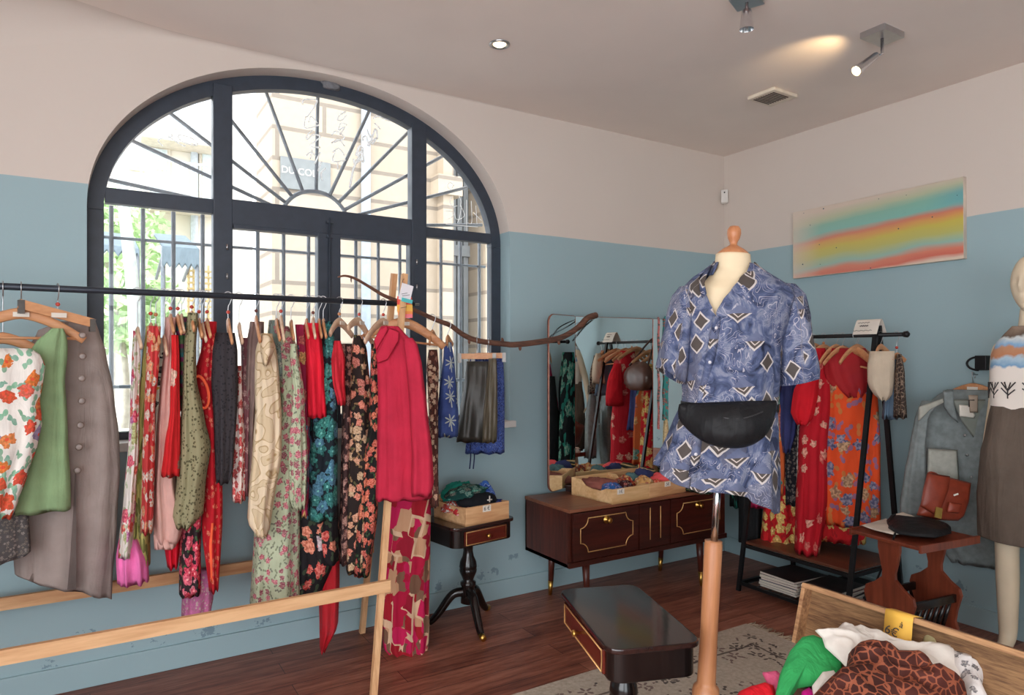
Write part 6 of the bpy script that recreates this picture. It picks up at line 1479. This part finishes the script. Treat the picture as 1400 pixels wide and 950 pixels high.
for s, nm in ((-1, 'l'), (1, 'r')):
    nd.update({'sh'+nm: ((s*.15, .02, zs_-.03), .05), 'el'+nm: ((s*.2, .1, zs_-.30), .036), 'wr'+nm: ((s*.25, .115, zs_-.53), .024), 'ha'+nm: ((s*.256, .112, zs_-.59), (.018, .03)),
               'hip'+nm: ((s*.085, 0, zh-.06), .088), 'th'+nm: ((s*.085-.015, -.005, zh-.25), .075), 'kn'+nm: ((s*.075-.03, -.005, zk), .06), 'ca'+nm: ((s*.073-.035, .012, zk-.16), .06), 'an'+nm: ((s*.07-.035, .01, za), .045), 'to'+nm: ((s*.075-.03, -.11, .035), (.034, .022))})
    ed += [('chest', 'sh'+nm), ('sh'+nm, 'el'+nm), ('el'+nm, 'wr'+nm), ('wr'+nm, 'ha'+nm), ('pel', 'hip'+nm), ('hip'+nm, 'th'+nm), ('th'+nm, 'kn'+nm), ('kn'+nm, 'ca'+nm), ('ca'+nm, 'an'+nm), ('an'+nm, 'to'+nm)]
    for k in range(4):
        y = .139-.018*k; L_ = (.05, .062, .066, .055)[k]
        nd['f%d%s' % (k, nm)] = ((s*.256, y, zs_-.625), .0095); nd['g%d%s' % (k, nm)] = ((s*.25, y-.004, zs_-.63-L_*.55), .0085); nd['h%d%s' % (k, nm)] = ((s*.24, y-.008, zs_-.63-L_), .007)
        ed += [('ha'+nm, 'f%d%s' % (k, nm)), ('f%d%s' % (k, nm), 'g%d%s' % (k, nm)), ('g%d%s' % (k, nm), 'h%d%s' % (k, nm))]
    nd['t0'+nm] = ((s*.246, .077, zs_-.59), .011); nd['t1'+nm] = ((s*.238, .057, zs_-.635), .009); ed += [('ha'+nm, 't0'+nm), ('t0'+nm, 't1'+nm)]
skin_body(ed, nd, 'body', M['skin'], man)
# head: a shaped egg with brow, nose, lips and chin
def head(c, rx_, ry_, rz_, name, mat, parent, turn=0):
    vs = []; nu, nv = 48, 40
    for i in range(nv+1):
        ph = -PI/2+PI*i/nv
        for j in range(nu):
            a = 2*PI*j/nu; x, y, z = math.cos(ph)*math.sin(a), -math.cos(ph)*math.cos(a), math.sin(ph)
            front = max(0, -y); w_ = 1-.22*max(0, -z)**1.3
            X, Y_, Z_ = x*rx_*w_, y*ry_*(1-.1*max(0, -z)) , z*rz_
            g = lambda x0, z0, sx, sz: math.exp(-((x-x0)/sx)**2-((z-z0)/sz)**2)*(front > .05)
            Y_ -= .026*g(0, -.12, .13, .16)+.014*g(0, .08, .1, .22)+.011*g(0, -.47, .26, .07)+.009*g(0, -.58, .22, .06)+.016*g(0, -.86, .3, .14)+.006*g(0, .3, .7, .14)
            Y_ += .012*g(.36, .1, .2, .12)+.012*g(-.36, .1, .2, .12)+.005*g(0, -.525, .3, .025)
            for s in (-1, 1):
                X += s*.012*math.exp(-((y-.12)/.16)**2-((z+.02)/.26)**2)*(abs(x) > .8 and x*s > 0)
            vs.append(c+Matrix.Rotation(turn, 3, 'Z') @ Vector((X, Y_, Z_)))
    fs = [(i*nu+j, i*nu+(j+1) % nu, (i+1)*nu+(j+1) % nu, (i+1)*nu+j) for i in range(nv) for j in range(nu)]
    return MB().add(vs, fs, True).build(name, mat, parent, None, True)
head(Vector((0, -.012, (hz+HZ(427))/2+.004)), .079, .1, (hz-HZ(430))/2, 'head', M['skin'], man, 0)
MB().lathe([(.001, 0.0), (.17, 0), (.17, .006), (.001, .008)], 30).build('base_plate', M['steel'], man, None, True)
# top on the mannequin
def mrows(rr): return [(H+(HY-py)/F*MTt, 0.0, hw, hd) for py, hw, hd in rr]
def worn(nm, lb, ct, mat, rr, famp=.004, nf=6, sup=.9):
    R = dense(sorted(mrows(rr)), 8); vs = []; n = 64
    z0 = R[0][0]
    for (z, cx_, hw, hd) in R:
        for j in range(n):
            a = 2*PI*j/n; s, c = math.sin(a), -math.cos(a); f_ = famp*math.sin(nf*a+z*4)+famp*noise.noise(Vector((s*3, c*3, z*8)))
            vs.append((cx_+math.copysign(abs(s)**sup, s)*(hw+f_), math.copysign(abs(c)**sup, c)*(hd+f_), z))
    k = len(R); fs = [(i*n+j, i*n+(j+1) % n, (i+1)*n+(j+1) % n, (i+1)*n+j) for i in range(k-1) for j in range(n)]
    root = bpy.data.objects.new(nm, None); COL.objects.link(root); root.matrix_world = MM; root['_o'] = [0, 0, 0]; tag(root, lb, ct)
    o = MB().add(vs, fs, True).build(nm+'_cloth', mat, root, None, True); q = o.modifiers.new('thickness', 'SOLIDIFY'); q.thickness = .003; q.offset = 1
    return root
def band_top():
    m = NT('painted_band_print'); x = m.new('ShaderNodeSeparateXYZ'); c = m.warp(m.coord(), 9, .05); m.link(c, x.inputs[0])
    z = m.math('DIVIDE', m.math('SUBTRACT', x.outputs[2], HZ(560)), HZ(440)-HZ(560))
    n = m.noise(m.coord(), 24, 3)
    z = m.math('ADD', z, m.math('MULTIPLY', m.math('SUBTRACT', n.outputs[0], .5), .12))
    col = m.ramp(z, [(0, lin((234, 224, 214))), (.53, lin((234, 224, 214))), (.56, lin((120, 160, 196))), (.64, lin((176, 200, 214))), (.68, lin((186, 128, 94))), (.76, lin((190, 140, 108))), (.79, lin((130, 170, 204))), (.88, lin((210, 216, 216))), (.92, lin((104, 88, 76))), (1.0, lin((150, 128, 112)))])
    return m.done(col, .8, 0, .25)
tp_ = worn('blouse', 'white mannequin blouse with blue and tan painted bands and black stick figures', 'blouse', band_top(), [(446, .07, .075), (456, .11, .09), (468, .152, .115), (485, .178, .128), (510, .183, .132), (540, .18, .13), (562, .178, .128)])
mb = MB(); r0 = random.Random(2)
for u in (-1.15, -.72, -.25, .25, .75):
    for (dx0, dz0, dx1, dz1) in ((0, -.05, 0, -.0), (0, -.012, -.03, .028), (0, -.012, .03, .03), (0, -.03, -.03, -.0), (0, -.035, .028, -.006), (-.006, .0, -.014, .03), (.004, .0, .012, .028)):
        pts = []
        for k in range(5):
            f = k/4; a = u+(dx0+(dx1-dx0)*f)/.16; z = HZ(530)-.005*abs(u)+dz0+(dz1-dz0)*f
            pts.append((math.copysign(abs(math.sin(a))**.9, math.sin(a))*.1865, -math.copysign(abs(math.cos(a))**.9, math.cos(a))*.1355, z))
        mb.tube(pts, .0032, 5)
mb.build('stick_figures', M['ink'], tp_, None, True)
worn('bermuda_shorts', 'brown linen skirt-like shorts on the mannequin', 'shorts', cloth('brown_linen', (100, 87, 77), .14), [(556, .178, .13), (575, .19, .14), (620, .225, .158), (680, .24, .162), (724, .236, .16), (741, .233, .158)], .006, 5)

# ------------------------------------------------------------------ denim jacket hung on the wall
JT = lambda px: tX(px, 4.03)
den = flat('grey_denim', (124, 132, 132), .85, 0, .18, 30, None, .2); denL = flat('pale_denim', (168, 168, 158), .85, 0, .12, 30)
G['den'] = den; G['denL'] = denL
dj, tj2 = gar('denim_jacket', 'grey denim jacket with pale patch pocket hanging on the right wall', 'jacket', 'den', [(533, 1300, 1362), (545, 1284, 1372), (560, 1268, 1376), (590, 1262, 1378), (650, 1260, 1376), (720, 1270, 1376), (760, 1298, 1372), (772, 1306, 1366)], 0, .04, 3, .005, None, None, rail=JT(1310),
   extra=[('sleeve', 'den', [(548, 1262, 1284), (570, 1252, 1268), (610, 1245, 1264), (650, 1238, 1264), (690, 1233, 1266), (722, 1234, 1262)], -.02, .045, 2, .005)])
pillow([(1269, 613), (1309, 615), (1312, 660), (1290, 668), (1267, 662)], lambda x, y: tj2-.056, .008, .002, 3, 6).build('patch_pocket', denL, dj)
pillow([(1256, 556), (1290, 544), (1293, 548), (1264, 564), (1255, 576)], lambda x, y: tj2-.05, .012, .002, 4, 6).build('shoulder_panel', denL, dj)
pillow([(1289, 534), (1303, 533), (1304, 552), (1310, 578), (1300, 570), (1290, 556)], lambda x, y: tj2-.055, .012, .002, 5, 6).build('collar', den, dj)
pillow([(1302, 546), (1352, 546), (1350, 570), (1332, 600), (1314, 575)], lambda x, y: tj2-.052, .004, .002, 8, 6).build('lining', flat('jacket_lining', (132, 136, 128), .9), dj)
lbl = pillow([(1311, 553), (1324, 554), (1334, 568), (1332, 572), (1312, 569)], lambda x, y: tj2-.06, .003, .0, 6, 4); lbl.build('woven_label', M['paper'], dj)
pillow([(1324, 540), (1337, 540), (1337, 564), (1326, 564)], lambda x, y: tj2-.066, .003, .0, 7, 4).build('swing_tag', flat('kraft_tag', (180, 160, 142), .8), dj)
MB().tube([at(1325, 556, tj2-.07), at(1325, 547, tj2-.07), at(1332, 547, tj2-.07)], .003, 6).build('tag_mark', M['ink'], dj)
for x, y in ((1319, 595), (1322, 622), (1328, 652)): MB().lathe([(.001, -.004), (.007, -.002), (.007, .002), (.001, .004)], 12, Matrix.Translation(at(x, y, tj2-.06)) @ Matrix.Rotation(PI/2, 4, 'Y')).build('button', M['steel'], dj)
p = onX(1331, 514, WX-.045); d = Vector((.08, -1, 0))
hanger(0, 0, p, d, p.z-onX(1331, 530, WX-.1).z, .2, .04, 'orange brown wooden hanger inside the denim jacket on the wall', None, 'hanger', tagc=1)
MB().tube([p+Vector((.045, 0, .012)), p+Vector((-.004, 0, .0)), p+Vector((-.004, 0, .02))], .004, 8)
nl = MB().tube([p+Vector((.045, 0, .008)), p+Vector((-.012, 0, .008)), p+Vector((-.016, 0, .022))], .004, 8)
tag(nl.build('wall_nail', M['steel'], None, p), 'small nail in the right wall holding the denim jacket hanger', 'nail')

# ------------------------------------------------------------------ magazine table with satchel
tc = Vector((3.79, 1.93, 0)); tz = .62
ta = math.radians(-4); MT_ = Matrix.Translation(tc) @ Matrix.Rotation(ta, 4, 'Z')
ga, gb_, gc, gd = onZ(1178, 722, tz), onZ(1256, 748, tz), onZ(1330, 735, tz), onZ(1232, 706, tz)
xd = (gc-gb_).normalized(); yd = Vector((-xd.y, xd.x, 0)); L_ = .44; W_ = .36
org = gb_+xd*L_/2+yd*W_/2
MT_ = Matrix((xd, yd, Vector((0, 0, 1)))).transposed().to_4x4(); MT_.translation = Vector((org.x, org.y, 0))
mt = thing('magazine_table', 'red brown wooden side table with vase-shaped ends and a slatted magazine rack', 'table', org, None, MT_)
MB().box((-L_/2, -W_/2, tz-.018), (L_/2, W_/2, tz), None, .004).build('top', M['redwood'], mt, None, True)
MB().box((-L_/2, -W_/2-.012, tz-.03), (L_/2, -W_/2+.002, tz+.008), None, .004).build('lip', M['redwood'], mt, None, True)
MB().box((-L_/2, W_/2-.002, tz-.03), (L_/2, W_/2+.012, tz+.008), None, .004).build('lip', M['redwood'], mt, None, True)
half = [(.03, tz-.018), (.045, tz-.02), (.058, tz-.06), (.046, tz-.12), (.034, tz-.17), (.036, tz-.2), (.075, tz-.235), (.125, tz-.265), (.135, tz-.3), (.112, tz-.38), (.104, tz-.43), (.13, tz-.50), (.142, .05), (.135, .0), (.09, .0), (.075, .03), (.03, .045)]
half = [(.058, tz-.018)]+half[2:]
out = [(x*1.0, z) for x, z in half]+[(-x, z) for x, z in half[::-1]]
for x0 in (-L_/2+.035, L_/2-.06):
    mz = Matrix(((0, 0, 1, x0), (1, 0, 0, 0), (0, 1, 0, 0), (0, 0, 0, 1)))
    MB().prism(out, 0, .02, mz, .004).build('end_panel', M['redwood'], mt, None, True)
for s in (-1, 1):
    mb = MB(); mb.box((-L_/2+.05, s*.105-.008, .285), (L_/2-.055, s*.105+.008, .325), None, .003).box((-L_/2+.05, s*.05-.008, .08), (L_/2-.055, s*.05+.008, .1), None, .003)
    for i in range(7):
        x = -L_/2+.085+i*(L_-.18)/6; mb.tube([(x, s*.05, .09), (x, s*.075, .19), (x, s*.105, .29)], [.007, .01, .007], 8)
    mb.build('magazine_slats', M['ebony'], mt, None, True)
# satchel
sa = at(1283, 700, 3.58)
def sat(px, py, d=0): return at(px, py, 3.56+d+(py-648)*-.0008)
st_ = thing('satchel', 'red brown leather satchel with brass clasp standing on the side table', 'bag', sa)
pillow([(1270, 647), (1296, 652), (1328, 660), (1325, 685), (1318, 706), (1310, 712), (1283, 711), (1253, 704), (1258, 690), (1264, 668)], lambda x, y: 3.56-(y-648)*.0006, .035, .003, 2, 12, 9, 4, 1.0).build('body', M['leather'], st_)
pillow([(1268, 646), (1299, 651), (1297, 668), (1289, 690), (1284, 702), (1281, 706), (1272, 700), (1258, 692), (1262, 668)], lambda x, y: 3.52-(y-648)*.0006, .02, .002, 3, 10, 9, 4, .4).build('flap', M['leather'], st_)
pillow([(1297, 686), (1315, 689), (1311, 702), (1294, 700)], lambda x, y: 3.50-(y-648)*.0006, .012, .001, 3, 8).build('front_pocket', M['leather'], st_)
q = MB(); plank(q, at(1284, 694, 3.475), at(1282, 708, 3.465), .034, .006, (rx, ry, 0)); q.build('clasp', M['brass'], st_)
q = MB(); plank(q, at(1304, 677, 3.49), at(1310, 675, 3.49), .008, .004, (0, 0, 1)); q.build('sticker', M['paper'], st_)
MB().tube(smooth_path([at(1268, 650, 3.58), at(1272, 646, 3.55), at(1280, 648, 3.56), at(1283, 652, 3.58)]), .006, 8).build('handle', M['leather'], st_)
# black waist bag, cap and papers on the table
pp = thing('paper_bag', 'crumpled pale paper wrapping under the black waist bag on the side table', 'paper', onZ(1205, 722, tz))
pillow([(1177, 718), (1196, 713), (1212, 709), (1222, 720), (1236, 730), (1222, 731), (1196, 725)], lambda x, y: (1.5-tz-.02)*F/(y-HY), .012, .004, 3, 8).build('sheet', flat('pale_wrapping', (206, 192, 176), .9, 0, .12, 20), pp)
wb2 = thing('waist_bag', 'flat black waist bag lying on the red brown side table', 'bag', onZ(1255, 722, tz))
pillow([(1212, 711), (1222, 707), (1250, 711), (1276, 712), (1300, 720), (1301, 729), (1280, 735), (1250, 733), (1226, 729), (1214, 722)], lambda x, y: (1.5-tz-.03)*F/(y-HY), .035, .007, 5, 10).build('pouch', M['black_nylon'], wb2)
MB().tube(smooth_path([onZ(1216, 718, tz+.03), onZ(1219, 706, tz+.05), onZ(1228, 704, tz+.03)]), .007, 8).build('belt', M['black_nylon'], wb2)
MB().tube(smooth_path([onZ(1224, 728, tz+.02), onZ(1222, 735, tz+.012), at(1216, 750, 3.45), at(1206, 775, 3.46), at(1196, 800, 3.5)]), .005, 8).build('dangling_strap', M['black_nylon'], wb2)
cp = thing('cap', 'small white knitted cap at the back of the side table', 'cap', onZ(1236, 709, tz))
crumple(onZ(1237, 711, tz+.025)+Vector((.02, .01, 0)), (.05, .06, .028), 8, .3).build('crown', flat('white_knit', (220, 208, 192), .9), cp)

# ------------------------------------------------------------------ wooden trunk full of clothes in the foreground
tr = thing('trunk', 'old open wooden trunk heaped with clothes in the right foreground', 'trunk', (1.85, 1.0, 0))
trw = wood('worn_trunk_wood', (136, 92, 58), (204, 158, 106), 1, 11, .7, None, 2.0); trd = wood('dark_trunk_wood', (54, 34, 28), (92, 60, 46), 1, 9, .6); tre = wood('scuffed_edge', (122, 80, 52), (196, 150, 106), 1, 16, .8)
hB = .575
p1, p2, p3, p4 = Vector((1.95, 1.40, 0)), Vector((1.69, 1.24, 0)), Vector((1.66, .45, 0)), Vector((1.98, .45, 0))
def board(a, b, z0, z1, th_, nm, mat):
    d = (b-a).normalized(); n_ = Vector((-d.y, d.x, 0))
    mw_ = Matrix((d, n_, Vector((0, 0, 1)))).transposed().to_4x4(); mw_.translation = a
    MB().box((0, 0, z0), ((b-a).length, th_, z1), mw_, .004).build(nm, mat, tr)
zb_ = .012
board(p1, p2, zb_, hB, .018, 'end_board', trd); board(p2, p3, zb_, hB, .018, 'front_board', trd); board(p3, p4, zb_, hB, .018, 'end_board', trd); board(p4, p1, zb_, hB, .018, 'rear_board', trd)
MB().prism([(p.x, p.y) for p in (p1, p4, p3, p2)], .014, .03).build('bottom_board', trd, tr)
# lid standing open, slightly past upright
h0, h1 = Vector((1.955, 0, .575)), Vector((2.01, 0, .757))
ld_ = (h1-h0).normalized(); ln_ = Vector((-ld_.z, 0, ld_.x))
y1_, y0_ = 1.40, .42
def lidbox(a0, a1, d0, d1, ya, yb, nm, mat, parent=tr):
    mw_ = Matrix((ld_, ln_, Vector((0, 1, 0)))).transposed().to_4x4(); mw_.translation = h0
    return MB().box((a0, d0, ya), (a1, d1, yb), mw_, .003).build(nm, mat, parent)
Ld = (h1-h0).length
lid = lidbox(0, Ld, -.012, 0, y0_, y1_, 'lid', trd)
MB()
mwL = Matrix((ld_, ln_, Vector((0, 1, 0)))).transposed().to_4x4(); mwL.translation = h0
MB().box((.01, 0.0, y0_+.01), (Ld-.01, .004, y1_-.01), mwL).build('lid_lining', wood('straw_lining', (92, 62, 40), (156, 118, 80), 1, 40, .85), lid)
MB().box((Ld-.016, .0, y0_), (Ld, .045, y1_), mwL, .003).build('lid_edge', tre, lid)
MB().box((0, .0, y1_-.014), (Ld-.016, .045, y1_), mwL, .003).build('lid_edge', tre, lid)
# price note clipped to the lid
nt = thing('price_note', 'yellow paper price note reading 6 euros folded over the trunk lid', 'note', onX(1245, 850, 2.0))
ny0, ny1 = onX(1222, 838, 2.0).y, onX(1260, 849, 2.0).y
vs = []
yl = flat('yellow_card', (240, 186, 76), .7, 0, .04)
for k in range(9):
    f = k/8
    for y in (ny0, ny1): 
        if f < .25: q = Vector((0, 0, 0)); a_ = Ld-.004+.006*math.sin(f*PI*2); dd = .0+.048*f*4
        else: a_ = Ld-(f-.25)/.75*.093; dd = .050+.004*math.sin(f*6)
        if f < .25: a_ = Ld+.003
        v = mwL @ Vector((a_, dd, 0)); vs.append((v.x, y, v.z))
no = MB().add(vs, [(2*i, 2*i+1, 2*i+3, 2*i+2) for i in range(8)], True).build('card', yl, nt); q = no.modifiers.new('thickness', 'SOLIDIFY'); q.thickness = .0012
vv = mwL @ Vector((Ld-.055, .0575, 0)); 
text('price_lettering', '6€', .034, M['ink'], nt, frm_ := frame_m((vv.x-.001, ny0+(ny1-ny0)*.36, vv.z), (0, -1, -.12), tuple(ld_)))
vv = mwL @ Vector((Ld-.03, .0572, 0)); text('price_lettering', 'à', .024, M['ink'], nt, frame_m((vv.x-.001, ny0+(ny1-ny0)*.66, vv.z), (0, -1, -.12), tuple(ld_)))
# clothes in the trunk
gp_ = 'clothes heaped in the trunk'
G.update({'white_gauze': flat('white_gauze', (226, 218, 208), .85, 0, .06, 20, None, .15), 'giraffe': giraffe('giraffe_print', (80, 38, 31), (144, 80, 56), 44), 'green': cloth('green_jersey', (58, 172, 96), .1),
          'white_print': FL('white_scribble_print', (226, 220, 216), [(110, 110, 116), (140, 138, 142)], None, 30, .3, .6), 'red_j': cloth('red_jersey', (214, 26, 40), .12), 'pink_j': cloth('rose_jersey', (214, 92, 128), .12), 'fuchsia': cloth('fuchsia_jersey', (196, 20, 130), .1),
          'turq': cloth('turquoise_jersey', (58, 150, 132), .15), 'maroon': cloth('maroon_jersey', (104, 36, 52), .2), 'yellowish': cloth('straw_jersey', (186, 174, 130), .2)})
def heap(nm, lb, ct, mat, outl, t0, slope, thick, fold, seed, fs_=12):
    cx_ = sum(p[0] for p in outl)/len(outl); cy_ = sum(p[1] for p in outl)/len(outl)
    o = pillow(outl, lambda x, y: t0-(y-cy_)*slope, thick, fold, seed, 22, fs_, 7, .8).build(nm, G[mat], None, at(cx_, cy_, t0)); return tag(o, lb, ct, gp_)
heap('blouse', 'white gauze blouse lying along the trunk lid under the giraffe scarf', 'blouse', 'white_gauze', [(1114, 862), (1124, 862), (1144, 860), (1152, 852), (1162, 858), (1174, 855), (1190, 862), (1230, 878), (1262, 888), (1300, 885), (1322, 890), (1320, 920), (1300, 960), (1200, 960), (1150, 905), (1128, 885), (1124, 872)], 1.88, .002, .022, .014, 2, 20)
heap('t_shirt', 'bright green jersey t-shirt draped over the left end of the trunk', 't-shirt', 'green', [(1060, 950), (1066, 922), (1080, 890), (1096, 872), (1112, 869), (1126, 874), (1140, 893), (1152, 908), (1146, 925), (1120, 935), (1090, 940), (1076, 960), (1060, 975)], 1.86, .0022, .028, .008, 4, 9)
heap('blouse', 'white blouse with grey scribble print at the right of the heap', 'blouse', 'white_print', [(1300, 892), (1318, 884), (1322, 900), (1336, 908), (1345, 922), (1342, 945), (1352, 965), (1325, 970), (1316, 930), (1304, 912)], 1.80, .002, .03, .010, 6, 16)
heap('scarf', 'brown giraffe print scarf bunched on top of the heap', 'scarf', 'giraffe', [(1155, 925), (1160, 894), (1172, 884), (1192, 880), (1212, 886), (1226, 899), (1258, 902), (1270, 913), (1278, 926), (1304, 932), (1320, 940), (1330, 985), (1220, 990), (1110, 985), (1112, 950), (1130, 932), (1148, 922)], 1.74, .0018, .05, .026, 8, 13)
heap('t_shirt', 'red jersey garment at the lower left of the heap', 't-shirt', 'red_j', [(1008, 950), (1024, 942), (1046, 937), (1058, 942), (1064, 960), (1050, 985), (1004, 985)], 1.82, .002, .03, .008, 10)
heap('top', 'rose pink garment poking out behind the red one', 'top', 'pink_j', [(1042, 920), (1062, 918), (1070, 926), (1066, 944), (1054, 944)], 1.88, .002, .016, .005, 11)
heap('top', 'fuchsia scrap of cloth between the green t-shirt and the giraffe scarf', 'top', 'fuchsia', [(1096, 946), (1106, 940), (1112, 946), (1112, 970), (1094, 970)], 1.755, .002, .014, .003, 12)
heap('top', 'white scrap of cloth peeping out under the giraffe scarf beside the green t-shirt', 'top', 'white_gauze', [(1110, 938), (1124, 920), (1140, 918), (1146, 926), (1130, 940), (1112, 954)], 1.79, .002, .014, .004, 13)
heap('top', 'turquoise garment low in the trunk at the right', 'top', 'turq', [(1342, 926), (1360, 922), (1374, 934), (1372, 946), (1348, 942)], 1.86, .002, .02, .006, 14)
heap('jumper', 'maroon garment low in the trunk at the right corner', 'jumper', 'maroon', [(1338, 930), (1350, 934), (1376, 946), (1400, 956), (1400, 985), (1335, 985)], 1.80, .002, .025, .006, 15)
heap('top', 'straw coloured garment tucked against the lid beneath the price note', 'top', 'yellowish', [(1262, 866), (1276, 862), (1292, 868), (1300, 880), (1290, 890), (1262, 886)], 1.92, .002, .02, .006, 16)

for o in bpy.data.objects:
    if '_o' in o: del o['_o']
